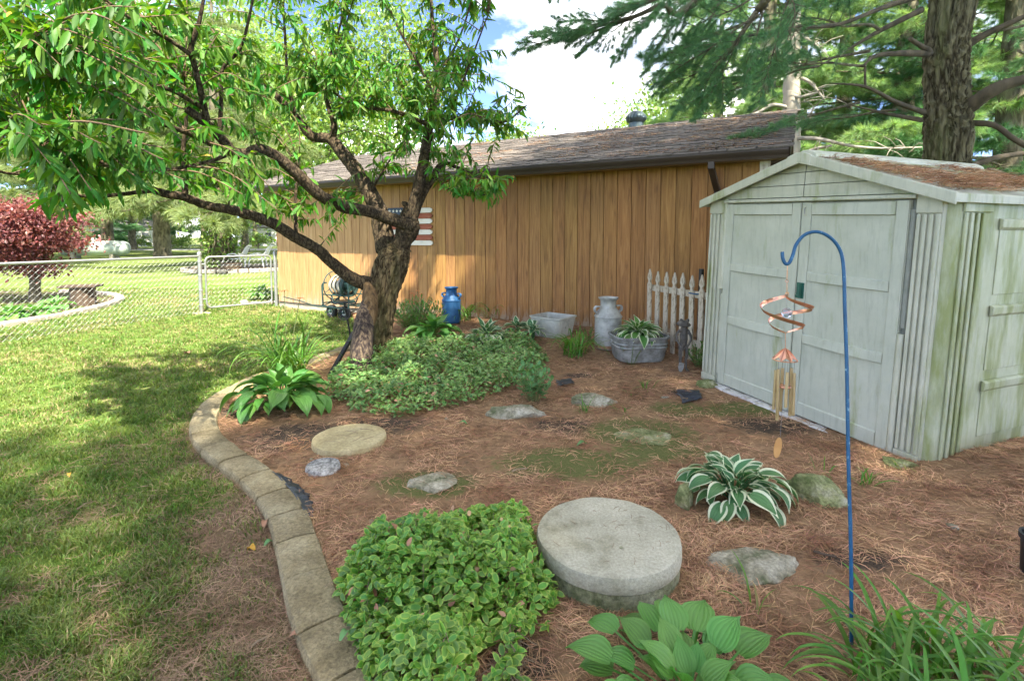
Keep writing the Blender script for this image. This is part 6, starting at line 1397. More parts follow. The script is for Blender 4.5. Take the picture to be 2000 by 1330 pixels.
def daylily(loc, label, n, L, W, spread=.10, name='daylily_clump', seed=0, dry=.08, a_lo=50, a_hi=86, bend=(70, 150), flowers=0, mat_='strap_leaf', yaw=None):
    t = thing(name, label, 'daylily', loc)
    vs = [strap_leaf(L * random.uniform(.75, 1.15), W, R(random.uniform(a_lo, a_hi)), R(random.uniform(*bend)), M[mat_], seed + k) for k in range(8)]
    dv = [strap_leaf(L * .8, W, R(random.uniform(20, 50)), R(80), M['strap_dry'], seed + 50 + k) for k in range(2)]
    for i in range(n):
        a = random.uniform(0, 6.283) if yaw is None else random.uniform(*yaw); q = random.choice(dv) if random.random() < dry else random.choice(vs); r_ = spread * math.sqrt(random.random()); b = random.uniform(0, 6.283)
        inst('leaf', q, t, (r_ * math.cos(b), r_ * math.sin(b), -.01), Matrix.Rotation(a, 3, 'Z') @ Matrix.Rotation(random.uniform(-.15, .15), 3, 'Y'), random.uniform(.7, 1.12))
    for k in range(flowers):
        a = random.uniform(0, 6.283); top = Vector((.16 * math.cos(a), .16 * math.sin(a), L * random.uniform(.95, 1.1)))
        s_ = MB().tube(catmull([Vector((0, 0, 0)), top * .55 + Vector((0, 0, .05)), top], 4), .004, 5).build('scape', M['stem'], t, smooth=True)
        pv, pf = leaf_tpl(.075, .026, 4, 2, .2, .7, 'lance')
        for j in range(6): inst('petal', np_mesh('petal', pv, pf, M['flower_orange']) if j == 0 and k == 0 else bpy.data.meshes['petal'], s_, top, Matrix.Rotation(j * 1.047, 3, 'Z') @ Matrix.Rotation(R(35), 3, 'X'))
    return t
daylily(GB(562, 738), 'arching daylily clump with a faded orange flower behind the green hosta', 120, .85, .017, .16, seed=1, flowers=2, dry=.12)
daylily(GB(1122, 690), 'yellow green daylily clump between square tub and silver milk can', 70, .58, .016, .14, seed=101, dry=.2)
daylily(GB(1885, 1405), 'lush grassy daylily clump at the bottom right corner', 240, .38, .016, .34, seed=201, dry=.03, a_lo=40, a_hi=84)
daylily(GB(1770, 1425), 'thin daylily tuft beside the foot of the blue hook', 34, .32, .013, .12, seed=301, dry=.05)
daylily(GB(905, 625), 'narrow grassy clump growing beside the blue milk can', 46, .60, .013, .12, seed=401, dry=.1)
daylily(GB(960, 620), 'yellowing daylily tuft against the wall right of the blue can', 30, .55, .015, .09, seed=451, dry=.5, a_lo=60, flowers=0)
for (px, py, lab, n, L) in ((1140, 805, 'sparse grass tuft before the flat topped rock', 16, .12), (1215, 805, 'yellow grass sprig right of the flat topped rock', 8, .12), (1608, 925, 'small grass tuft left of the blue hook', 10, .12), (1690, 945, 'wispy yellow grass tuft right of the blue hook', 20, .12), (1265, 760, 'small green weed tuft in the needles below the tub', 14, .10), (1760, 915, 'bright grass sprig at the greenish shed corner rock', 10, .12), (1480, 1200, 'thin weed blade left of the blue hook foot', 5, .15), (1230, 770, 'yellow weed sprig before the tub', 6, .12)):
    daylily(GB(px, py), lab, n, L * 1.35, .008, .05, 'grass_tuft', seed=px, dry=.3, bend=(40, 110))

# low variegated ground cover
def mound_patch(name, label, poly_px, zt, n, Lf, Wf, h, parts, edge_f=.30, seed=0, tall=None, dens=None, mats=None):
    rg = np.random.default_rng(seed); P = [G(x, y, zt) for x, y in poly_px]; PW = [(p.x, p.y) for p in P]
    cx = sum(p[0] for p in PW) / len(PW); cy_ = sum(p[1] for p in PW) / len(PW); zc = bed_h(cx, cy_)
    t = thing(name, label, 'ground cover', (cx, cy_, zc))
    xs_ = np.array([p[0] for p in PW]); ys_ = np.array([p[1] for p in PW]); pts = []
    while len(pts) < n:
        x = rg.uniform(xs_.min(), xs_.max(), 4000); y = rg.uniform(ys_.min(), ys_.max(), 4000); k = in_poly_np(x, y, PW)
        pts += list(zip(x[k], y[k]))
    pts = np.array(pts[:n])
    # distance to the rim shapes the mound
    de = np.full(n, 9.0)
    for i in range(len(PW)):
        a = np.array(PW[i]); b = np.array(PW[(i + 1) % len(PW)]); ab = b - a; tt = np.clip(((pts - a) @ ab) / (ab @ ab), 0, 1); de = np.minimum(de, np.linalg.norm(pts - (a + tt[:, None] * ab), axis=1))
    nz = np.array([mnoise.noise(Vector((x * 3.6, y * 3.6, seed))) + .5 * mnoise.noise(Vector((x * 13, y * 13, seed))) for x, y in pts])
    if dens is not None:
        keep = nz > dens; pts, de, nz = pts[keep], de[keep], nz[keep]
    k2 = de > .05 * (1 + 2.2 * nz[:len(de)]) * rg.random(len(de)); pts, de, nz = pts[k2], de[k2], nz[k2]
    m = len(pts); gz = np.array([bed_h(x, y) for x, y in pts])
    hh = h * np.clip(de / .14, .12, 1) ** .6 * np.clip(1 + .85 * nz, .25, 1.9) ; lay = rg.random(m) ** .45; z = gz + hh * lay + .01
    pos = np.stack([pts[:, 0] - cx, pts[:, 1] - cy_, z - zc], 1)
    an = rg.uniform(0, 6.283, m); el = rg.normal(.15, .45, m); d = np.stack([np.cos(an) * np.cos(el), np.sin(an) * np.cos(el), np.sin(el)], 1)
    up = np.array([0, 0, 1.0]) + rg.normal(0, .35, (m, 3)) + np.array([0, -.25, 0]); Rm = frames(d, up, rg.normal(0, .3, m)); sc_ = rg.uniform(.5, 1.3, m)
    # leaf with a paler rim: middle columns in one material, outer in the other
    us = [-1, -.70, 0, .70, 1]; tv = []; tf = []; ti = []; nn = 4 if parts else 2
    for i in range(nn + 1):
        t_ = i / nn; w = max(.03, math.sin(math.pi * (.06 + .94 * t_) ** .85) ** .7) * Wf / 2
        for u in us: tv.append((u * w, Lf * t_, .28 * abs(u) * w - .22 * Lf * t_ * t_))
    for i in range(nn):
        for j in range(4): tf.append((i * 5 + j, i * 5 + j + 1, i * 5 + 6 + j, i * 5 + 5 + j)); ti.append(1 if j in (0, 3) or i == nn - 1 else 0)
    tv = np.array(tv); tf = np.array(tf); ti = np.array(ti); mats = mats or [M['vinca_mid'], M['vinca_edge']]
    vis = pos[:, 1] - 1.5 * (lay) * h; order = np.argsort(vis); mine = order[lay[order] > .75][:parts]; mset = np.zeros(m, bool); mset[mine] = True
    lm = np_mesh('leaf', tv, tf, mats, ti)
    for i in mine: inst('leaf', lm, t, pos[i], m3(Rm[i]), sc_[i])
    rr_ = np.where(~mset)[0]; V, F = scatter(tv, tf, pos[rr_], Rm[rr_], sc_[rr_])
    fi = np.tile(ti, len(rr_)).reshape(len(rr_), -1); fi[rg.random(len(rr_)) < .025] = 2
    o = obj('foliage', np_mesh('foliage', V, F, mats + [M['litter']], fi.ravel()), t); o['kind'] = 'stuff'
    st = MB()
    for i in rg.choice(m, min(m, 260), replace=False):
        p = Vector(pos[i]); b = Vector((p.x + rg.normal(0, .05), p.y + rg.normal(0, .05), gz[i] - zc)); st.tube([b, b.lerp(p, .5) + Vector((rg.normal(0, .02), rg.normal(0, .02), 0)), p], .0016, 3)
    o = _sm(st, 'stems', M['dry_stem'], t); o['kind'] = 'stuff'
    return t
mound_patch('vinca_ground_cover', 'bushy yellow edged ground cover spilling over the near curb', [(652, 1110), (680, 1065), (760, 1030), (850, 1000), (960, 985), (1045, 1000), (1050, 1060), (1090, 1120), (1075, 1175), (1000, 1190), (945, 1215), (930, 1290), (930, 1400), (760, 1400), (700, 1260)], .12, 9000, .037, .021, .20, 300, seed=5, dens=-.55)
mound_patch('vinca_ground_cover', 'small sprig of ground cover left of the pale hosta', [(950, 1235), (1010, 1190), (1030, 1230), (1020, 1330), (1010, 1400), (930, 1400)], .05, 420, .040, .022, .12, 60, seed=7, dens=-.1)
mound_patch('vinca_ground_cover', 'wide carpet of small leaved ground cover around the peach trunk', [(625, 752), (700, 790), (790, 798), (850, 790), (935, 772), (985, 752), (1062, 728), (1070, 690), (1020, 668), (960, 672), (890, 672), (790, 668), (720, 690), (660, 715)], .09, 13500, .046, .027, .15, 0, seed=9, dens=-.65, mats=[M['vinca_dark'], M['vinca_edge_green']])

# sedum with fleshy oval leaves
def stem_plant(loc, label, cat, n_st, h, sp_, leaf, m, per, name, seed=0, lean=.5, sc=(.7, 1.1)):
    rs = random.Random(seed); t = thing(name, label, cat, loc); tv_, tf_ = leaf; lm = np_mesh('leaf', tv_, tf_, m)
    for i in range(n_st):
        a = i * 2.399; r_ = sp_ * math.sqrt((i + .3) / n_st); top = Vector((r_ * math.cos(a) * (1 + lean), r_ * math.sin(a) * (1 + lean), h * (1.05 - .45 * (i / n_st)) * rs.uniform(.85, 1.1))); b = Vector((r_ * .35 * math.cos(a), r_ * .35 * math.sin(a), -.01))
        MB().tube([b, b.lerp(top, .5) + Vector((0, 0, .02)), top], .0035, 5).build('stem', M['stem'], t, smooth=True)
        for k in range(per):
            f = .3 + .7 * k / (per - 1); p = b.lerp(top, f); an = k * 2.1 + i; el = R(10 + 55 * f * f); dd = np.array([[math.cos(an) * math.cos(el), math.sin(an) * math.cos(el), math.sin(el)]])
            inst('leaf', lm, t, p, m3(frames(dd, np.array([[0, 0, 1.0]]))[0]), rs.uniform(*sc) * (1 - .25 * f))
    return t
stem_plant(GB(1042, 782), 'fleshy pale green sedum plant behind the flat pale rock', 'sedum', 20, .31, .14, leaf_tpl(.085, .050, 5, 4, .25, .15, 'oval'), M['sedum'], 9, 'sedum_plant', 3)
stem_plant(GB(1365, 716), 'leafy green weed at the far shed corner', 'weed', 16, .24, .12, leaf_tpl(.055, .030, 4, 2, .25, .2, 'oval'), M['vinca_mid'], 8, 'weed_plant', 5)
stem_plant(GB(1232, 712), 'spindly grey green sprigs before the galvanized tub', 'weed', 7, .26, .09, leaf_tpl(.026, .012, 3, 2, .2, .2, 'oval'), M['sedum'], 12, 'weed_plant', 7)
stem_plant(GB(815, 648), 'bushy light green plant with orange blooms left of the blue can', 'shrub', 84, .46, .30, leaf_tpl(.115, .030, 4, 2, .25, .3, 'lance'), M['hosta_light'], 11, 'bushy_plant', 9)
for k in range(5):
    p = GB(800 + k * 9, 612); 
stem_plant(GB(1150, 672), 'small dark green weed right of the square tub', 'weed', 12, .20, .12, leaf_tpl(.05, .02, 3, 2, .25, .2, 'lance'), M['vinca_mid'], 8, 'weed_plant', 13)
stem_plant(GB(720, 640), 'thin vine shoots climbing the left side of the peach trunk', 'vine', 7, .75, .05, leaf_tpl(.035, .024, 3, 2, .25, .2, 'oval'), M['vinca_edge'], 14, 'vine_shoots', 15, lean=.2)
fo_ = thing('orange_flowers', 'small orange daylily blooms above the bushy plant left of blue can', 'flower', GB(812, 640))
pm = bpy.data.meshes['petal']
for (dx, dz) in ((-.05, .53), (.03, .57), (.10, .52), (-.01, .50)):
    s_ = MB().tube([(dx * .5, 0, 0), (dx, 0, dz)], .003, 5).build('scape', M['stem'], fo_)
    for j in range(6): inst('petal', pm, s_, (dx, 0, dz), Matrix.Rotation(j * 1.047, 3, 'Z') @ Matrix.Rotation(R(35), 3, 'X'), .75)

# ------------------------------------------------------------------ fallen needles and lawn grass
def ribbon_field(pos, ang, ln, wd, bend, zr, rg):
    """thin bent slivers lying on the ground: 3 stations, 2 quads"""
    n = len(pos); d = np.stack([np.cos(ang), np.sin(ang), rg.normal(0, .12, n)], 1); s_ = np.stack([-np.sin(ang), np.cos(ang), rg.normal(0, .5, n)], 1); s_ /= np.linalg.norm(s_, axis=1, keepdims=True)
    w = (wd / 2)[:, None]; mid = pos + d * (ln / 2)[:, None] + np.stack([-np.sin(ang), np.cos(ang), 0 * ang], 1) * (bend * ln)[:, None] + np.array([0, 0, 1]) * zr[:, None]
    end = pos + d * ln[:, None] * np.array([1, 1, .3]); z0 = pos[:, 2]; end[:, 2] = np.maximum(end[:, 2], z0 - .002)
    V = np.stack([pos - s_ * w, pos + s_ * w, mid + s_ * w, mid - s_ * w, end + s_ * w * .5, end - s_ * w * .5], 1).reshape(-1, 3)
    b = np.arange(n)[:, None] * 6; F = np.concatenate([b + np.array([[0, 1, 2, 3]]), b + np.array([[3, 2, 4, 5]])], 1).reshape(-1, 4); return V, F
rg = np.random.default_rng(77)
N = 460000; Y = 0.9 * np.exp(rg.random(N) * math.log(9.2 / .9)); X = rg.uniform(-1, 1.15, N) * np.maximum(Y * 1.08, 1.0)
k = in_poly_np(X, Y, BED_POLY) & (X > -3.2) & (X < 5.5); X, Y = X[k], Y[k]
soil, moss = bed_mask(X, Y); cl_ = np.clip(vnoise(X, Y, 3.0, 9) * 1.3 + .55, .12, 1)
k = rg.random(len(X)) < (1 - .72 * np.clip(soil - .25, 0, 1)) * np.clip(1 - .8 * moss, .12, 1) * cl_ * .74; X, Y, cl_ = X[k], Y[k], cl_[k]; n = len(X)
Z = np.array([bed_h(a, b) for a, b in zip(X, Y)]) + .002 + rg.random(n) ** 2 * .020 * cl_
sw = vnoise(X, Y, .8, 12) * 5.0; ang = sw + rg.normal(0, 1.0, n)
V, F = ribbon_field(np.stack([X, Y, Z], 1), ang, rg.uniform(.04, .10, n), .0015 + .00052 * Y * rg.uniform(.7, 1.2, n), rg.normal(0, .035, n), rg.uniform(0, .006, n), rg)
o = obj('pine_needle_litter', np_mesh('pine_needle_litter', V, F, M['litter'], smooth=False)); tag(o, 'rust brown fallen pine needles carpeting the garden bed', 'needles', kind='stuff')
# needles on the lawn beside the curb
N = 90000; Y = 1.0 * np.exp(rg.random(N) * math.log(6.5)); X = -rg.random(N) * Y * 1.05; k = ~in_poly_np(X, Y, BED_POLY); X, Y = X[k], Y[k]; bare, dry = lawn_mask(X, Y)
k = rg.random(len(X)) < np.clip(bare * 1.1 + .02, 0, 1) * .8; X, Y = X[k], Y[k]; n = len(X)
V, F = ribbon_field(np.stack([X, Y, LAWN_Z + .008 + rg.random(n) * .018], 1), rg.uniform(0, 6.283, n), rg.uniform(.03, .085, n), .0012 + .0004 * Y, rg.normal(0, .06, n), rg.uniform(0, .006, n), rg)
o = obj('pine_needle_litter', np_mesh('lawn_litter', V, F, M['lawn_litter'], smooth=False)); tag(o, 'brown needles strewn on the thin lawn along the curb', 'needles', kind='stuff')
# needles on the roofs
def roof_needles(npt, fn, label):
    P = []; 
    for i in range(npt): P.append(fn())
    P = np.array([tuple(p) for p in P]); n = len(P); V, F = ribbon_field(P, rg.uniform(0, 6.283, n), rg.uniform(.06, .12, n), .004 * np.ones(n), rg.normal(0, .06, n), rg.uniform(0, .012, n), rg)
    o = obj('roof_needles', np_mesh('roof_needles', V, F, M['litter'], smooth=False)); tag(o, label, 'needles', kind='stuff')
gm = GR.matrix_basis.copy(); gm = Matrix.Translation(GR.location) @ Euler(GR.rotation_euler).to_matrix().to_4x4()
def groof():
    while True:
        x = random.uniform(3, 9.6); u = random.uniform(.1, SL - .1); c = mnoise.noise(Vector((x * 1.2, u * 2.2, 4))) + .25 * (x > 6.5)
        if random.random() < sstep(.12, .42, c) + .03: return gm @ (Vector((x, Y0, RZ0)) + su * u + sn * random.uniform(.02, .03))
roof_needles(5200, groof, 'rusty patches of needles on the garage shingles')
smx = Matrix.Translation(SR.location) @ Euler(SR.rotation_euler).to_matrix().to_4x4()
def sroof():
    while True:
        u = random.uniform(.15, 1.06); y = random.uniform(-.05, 2.1); c = mnoise.noise(Vector((u * 2, y * 1.6, 7)))
        if random.random() < sstep(-.25, .2, c + .35 * (y < .8)): return smx @ Vector((SW / 2 + u, y, AZ + .012 - slope * u + .014 + random.random() * .02))
roof_needles(5200, sroof, 'brown needle drift on the shed roof slope')
# grass
N = 430000; Y = 1.15 * np.exp(rg.random(N) * math.log(15.0 / 1.15)); X = .1 - rg.random(N) * (Y * 1.15 + .35)
k = ~in_poly_np(X, Y, BED_POLY) & (curb_dist(X, Y) > .115); pw = np.stack([X - W0.x, Y - W0.y], 1); dW = pw @ np.array([WN.x, WN.y]); tW = pw @ np.array([WD.x, WD.y]); k &= ~((dW < .03) & (tW > 0))
X, Y = X[k], Y[k]; bare, dry = lawn_mask(X, Y); cl_ = np.clip(vnoise(X, Y, 5.0, 2) * .9 + .75, .2, 1.3)
k = rg.random(len(X)) < np.clip(1.05 - bare * .88, .16, 1) * np.clip(cl_, 0, 1); X, Y, bare, dry, cl_ = X[k], Y[k], bare[k], dry[k], cl_[k]; n = len(X)
h = rg.uniform(.026, .062, n) * cl_ * (1 - .35 * bare); w = (.0016 + .00055 * Y) * rg.uniform(.7, 1.3, n); an = rg.uniform(0, 6.283, n); le = rg.uniform(.2, 1.1, n) * h; la = rg.uniform(0, 6.283, n)
b0 = np.stack([X, Y, np.full(n, LAWN_Z) + .002], 1); sd = np.stack([np.cos(an), np.sin(an), 0 * an], 1) * w[:, None]; lv = np.stack([np.cos(la), np.sin(la), 0 * la], 1) * le[:, None]
md_ = b0 + lv * .35 + np.array([0, 0, 1]) * (h * .62)[:, None]; tp_ = b0 + lv + np.array([0, 0, 1]) * (h * rg.uniform(.75, 1.0, n))[:, None]
V = np.stack([b0 - sd, b0 + sd, md_ + sd * .8, md_ - sd * .8, tp_], 1).reshape(-1, 3); b = np.arange(n)[:, None] * 5
F = np.concatenate([b + np.array([[0, 1, 2]]), b + np.array([[0, 2, 3]]), b + np.array([[3, 2, 4]])], 1).reshape(-1, 3)
dm = (rg.random(n) < np.clip(.03 + .38 * bare + .12 * dry + .10 * np.clip((Y - 4.5) / 3, 0, 1), 0, .7)).astype(int);  # extra dry blades farther back paint in the yellow of the sunlit lawn
o = obj('grass', np_mesh('grass', V, F, [M['grass'], M['grass_dry']], np.repeat(dm, 3), smooth=False)); tag(o, 'short green lawn grass with dry blades left of the curb', 'grass', kind='stuff')
# fallen leaves and twigs
def fallen(px, py, label, m, L=.07, W=.028, lawn=False, curb_=False, z=.0, rz=0.0):
    p = GL(px, py) if lawn else (G(px, py, .07) if curb_ else GB(px, py)); v, f = leaf_tpl(L, W, 5, 2, .5, .15, 'oval'); v[:, 2] += .02 * np.sin(v[:, 1] / L * 3.1)
    o = obj('fallen_leaf', np_mesh('fallen_leaf', v, f, M[m])); o.location = p + Vector((0, 0, .02 + z)); o.rotation_euler = (random.uniform(-.2, .2), random.uniform(-.2, .2), rz); tag(o, label, 'leaf')
fallen(498, 1082, 'bright yellow fallen leaf on the lawn beside the curb', 'yellow_leaf', .05, .03, True, rz=1.2)
fallen(516, 1075, 'grey green fallen leaf touching the yellow leaf', 'sedum', .055, .03, True, rz=-.6)
fallen(516, 1038, 'rolled brown leaf on the lawn near the curb', 'dry_leaf' if 'dry_leaf' in M else 'litter', .07, .03, True, rz=.2)
fallen(664, 1262, 'green leaf lying on the curb near the bottom', 'sedum', .06, .025, False, True, rz=-.3)
fallen(594, 1255, 'curled grey brown leaf against the curb edge', 'litter', .06, .035, True, rz=1.7)
fallen(1145, 872, 'pale green leaf fallen in the middle of the bed', 'sedum', .10, .035, rz=2.2)
fallen(370, 693, 'orange brown leaf lying on the sunny lawn', 'litter', .12, .06, True, rz=1.0)
fallen(136, 938, 'small yellow leaf on the shaded lawn', 'yellow_leaf', .04, .02, True, rz=.5)
fallen(912, 833, 'pale leaf in the needles left of the flat pale rock', 'sedum', .07, .03, rz=1.4)
def stick(a, b, label, r=.006, m='dry_stem', lawn=True):
    p, q = (GL(*a), GL(*b)) if lawn else (GB(*a), GB(*b)); mid = (p + q) / 2 + Vector((random.uniform(-.02, .02), random.uniform(-.02, .02), .012))
    o = _sm(MB().tube(catmull([Vector((0, 0, .014)), mid - p + Vector((0, 0, .012)), q - p + Vector((0, 0, .012))], 5), [r] * 5 + [r * .8] * 5 + [r * .5], 6), 'fallen_stick', M[m], None); o.location = p; tag(o, label, 'stick')
stick((488, 1272), (535, 1245), 'grey stick on the lawn near the bottom of the curb')
stick((590, 1240), (655, 1192), 'thin brown twig lying across the curb', .005)
stick((150, 1000), (178, 985), 'short twig on the shaded green lawn', .005)
stick((1000, 925), (1030, 918), 'pale twig in the needles above the concrete lid', .007, 'dry_stem', False)
stick((1590, 1082), (1632, 1092), 'orange brown stick left of the blue hook', .007, 'barrel_wood', False)
# ------------------------------------------------------------------ beyond the fence
random.seed(55); rng = np.random.default_rng(55)
B_SPR = bough_set(170, 3, 3.2, 6, 26, 0.26, 0.016, M['spruce'], spread=.5, droop=.22)
B_DRK = bough_set(180, 2, 3.2, 6, 26, 0.26, 0.016, M['needle'], spread=.5, droop=.12)
def leafy(loc, label, h, rx, rz_, zc, n, size, m, name='leafy_tree', tr=.22, clumps=46, group=None, flat=1.0, cat='tree', limbs=9):
    t = thing(name, label, cat, loc, group=group)
    P = [Vector((0, 0, -.2)), Vector((0, 0, h * .12)), Vector((.1, 0, h * .4)), Vector((0, .1, h * .75))]
    bark_tube('trunk', P, [tr * 1.25, tr, tr * .75, tr * .2], M['pine_bark'], t, seg=16, amp=.12, sub=6, flare=.2)
    cc_ = []
    while len(cc_) < clumps:
        v = np.array([random.gauss(0, 1) for _ in range(3)]); v /= np.linalg.norm(v); v *= random.random() ** .4; cc_.append(v * np.array([rx, rx, rz_]) + np.array([0, 0, zc]))
    lm = MB()
    for i in range(limbs):
        c = Vector(cc_[i]); s_ = Vector((0, 0, max(h * .15, c.z * .45))); lm.tube(catmull([s_, s_.lerp(c, .5) + Vector((0, 0, .1)), c], 4), [tr * .35 * (1 - j / 9.5) for j in range(9)], 5)
    _sm(lm, 'limbs', M['pine_bark'], t)
    k = rng.integers(0, clumps, n); sg = np.array([rx, rx, rz_ * flat]) * .24
    pos = np.array(cc_)[k] + rng.normal(0, 1, (n, 3)) * sg; d = rng.normal(0, 1, (n, 3)) + np.array([0, 0, -.4]); up = np.array([0, 0, 1.]) + rng.normal(0, .6, (n, 3))
    tv_, tf_ = leaf_tpl(size, size * .6, 2, 2, .25, .25, 'oval') if size < .1 else (np.array([(-.30, .5, .05), (0, 0, 0), (.30, .5, .05), (0, 1.0, -.2)]) * size, np.array([(0, 1, 2, 3)])); V, F = scatter(tv_, tf_, pos, frames(d, up), rng.uniform(.6, 1.3, n))
    o = obj('crown', np_mesh('crown', V, F, M[m]), t); return t
# trees seen over and behind the garage and across the street side
def at_ground(px, Y): q = A(px, 500, Y); return Vector((q.x, Y, 0))
pine(at_ground(318, 38), 17, .50, B_SPR, 'broad pale spruce with a thick dark trunk right of the gas tank', z0=3.8, nb=60, bscale=1.75, seg=16)
pine(at_ground(212, 44), 17, .42, B_DRK, 'dark pine with bare lower trunk behind the gas tank', z0=4.0, nb=48, bscale=1.6, seg=14)
t3 = pine(at_ground(432, 25), 13, .40, B_SPR, 'vine wrapped tree with pale boughs standing in the mulch ring', z0=3.0, nb=54, bscale=1.5, seg=16)
st_ = MB()
for i in range(16):
    a = i * .55; st_.tube(catmull([Vector((.45 * math.cos(a), .45 * math.sin(a), 0)), Vector((.60 * math.cos(a + .3), .6 * math.sin(a + .3), .8)), Vector((.42 * math.cos(a + .5), .42 * math.sin(a + .5), 1.7)), Vector((.6 * math.cos(a + .4), .6 * math.sin(a + .4), 2.5))], 4), .05, 5)
_sm(st_, 'vine_stems', M['pine_bark'], t3)
n = 1500; an = rng.uniform(0, 6.283, n); pos = np.stack([.66 * np.cos(an), .66 * np.sin(an), rng.uniform(.1, 2.9, n)], 1) + rng.normal(0, .10, (n, 3)); tv_, tf_ = leaf_tpl(.16, .12, 2, 2, .25, .25, 'oval'); V, F = scatter(tv_, tf_, pos, frames(rng.normal(0, 1, (n, 3)) + np.array([0, 0, -.6]), np.array([0, 0, 1.]) + rng.normal(0, .5, (n, 3))), rng.uniform(.6, 1.2, n))
o = obj('vine_leaves', np_mesh('vine_leaves', V, F, M['broadleaf']), t3)
BK = [(-70, 33, 'pale spruce far behind the red maple', 0), (-120, 24, 'spruce at the far left edge of the picture', 0), (150, 52, 'tall spruce in the row behind the gas tank', 1), (260, 60, 'tall dark pine in the far row across the street', 1), (400, 58, 'leafy tree in the far row left of garage', 2), (480, 50, 'leafy tree close to the garage far corner', 2), (560, 46, 'leafy tree rising behind the garage far end', 2), (650, 40, 'leafy tree behind the garage roof left part', 2), (-40, 60, 'far leafy tree at the left edge', 2), (760, 48, 'tall leafy tree behind the peach tree leader', 2), (340, 75, 'farthest leafy tree across the street', 2), (200, 80, 'far rounded tree across the street by the pale house', 2), (500, 78, 'far rounded tree across the street near garage', 2), (-250, 45, 'broad tree past the left edge', 2)]
for (px, Y, lab, kd) in BK:
    q = at_ground(px, Y)
    if kd == 2: hh = .50 * Y * random.uniform(.75, 1.1) + 1; leafy(q, lab, hh, 4.8 * Y / 50 + 1.2, hh * .40, hh * .58, 8500, .46 * Y / 50, 'broadleaf', tr=.3, clumps=70)
    else: pine(q, 6 + Y * .45, .35, B_SPR if kd == 0 else B_DRK, lab, z0=1.8, nb=56, bscale=2.0 if Y > 40 else 1.6, seg=12)
for (px, Y, h, rx, lab) in ((985, 36, 9.2, 3.0, 'rounded tree peeping over the garage ridge by the peach leaves'), (1075, 44, 9.6, 3.2, 'low tree top over the middle of the garage ridge'), (1235, 40, 11.3, 2.8, 'pale leafy tree behind the turbine vent'), (1310, 34, 12, 3.2, 'yellow green tree between turbine vent and roof end')):
    leafy(at_ground(px, Y), lab, h, rx, h * .32, h * .66, 5200, .30, 'broadleaf', tr=.2, clumps=44)
# red japanese maple
mp_ = GL(70, 592)
leafy(mp_, 'red japanese maple spreading over the mulch bed beyond the fence', 2.9, .95, .85, 1.62, 17000, .08, 'maple_red', 'japanese_maple', .10, 60, flat=.55, limbs=20)
mp2 = GL(-150, 600); leafy(mp2, 'purple red maple at the left picture edge beyond the fence', 3.2, 1.2, .9, 1.8, 10000, .08, 'maple_red', 'japanese_maple', .09, 50, flat=.6, limbs=18)
# mulch bed round the maple, with its pale edging
ring = catmull([G(x, y, LAWN_Z) for x, y in ((-260, 668), (-120, 655), (0, 640), (100, 623), (180, 607), (228, 592), (232, 583), (200, 576), (120, 572))], 5)
far_ = [G(-200, 566, LAWN_Z), G(-420, 600, LAWN_Z)]
MB().add([(p.x, p.y, LAWN_Z + .018) for p in ring + far_], [tuple(range(len(ring) + 2))]).build('mulch_bed', M['mulch'])
tag(bpy.data.objects['mulch_bed'], 'dark mulch bed under the red maple', kind='structure')
ED = thing('bed_edging', 'pale curved edging around the red maple bed', 'edging', ring[10])
for i in range(0, len(ring) - 1, 2):
    a, b = ring[i], ring[min(i + 2, len(ring) - 1)]; d = b - a
    MB().box((a + b) / 2 - ring[10] + Vector((0, 0, .03)), (d.length - .01, .17, .12), (0, 0, math.atan2(d.y, d.x))).build('edging_block', M['bed_edge'], ED, bevel=.02)
sp2 = GL(160, 598); ST = thing('stump_table', 'dark wooden stump with a slab top beside the red maple', 'stump', sp2, .3)
bark_tube('stump', [Vector((0, 0, -.05)), Vector((0, 0, .2)), Vector((0, 0, .42))], [.22, .19, .2], M['barrel_wood'], ST, seg=20, amp=.1)
MB().span((-.34, -.22, .42), (.34, .22, .47)).build('slab', M['barrel_wood'], ST, bevel=.008)
MB().span((.16, -.05, 0), (.26, .05, .42)).build('leg', M['barrel_wood'], ST)
for (px, py, lab, n_) in ((20, 628, 'yellow green hosta behind the fence at the left edge', 30), (75, 622, 'green hosta in the maple bed beside the stump', 30), (-30, 612, 'leafy clump at the far left of the maple bed', 26), (110, 606, 'low leafy plant between hostas and stump', 20)):
    hosta(GL(px, py), lab, n_, .30, .22, .26, .15, [M['hosta_light']], seed=px + 900)
hosta(GL(512, 586), 'leafy plant with pale blooms just beyond the gate', 34, .25, .30, .24, .12, [M['hosta_light']], seed=970)
c = GL(512, 592); ER = thing('stone_edging', 'half ring of pale edging stones around the plant beyond the gate', 'edging', c)
for k in range(7):
    a = R(180 + k * 30); MB().box((.42 * math.cos(a), .30 * math.sin(a), .03), (.17, .10, .08), (0, 0, a + 1.57)).build('stone', M['bed_edge'], ER, bevel=.02)
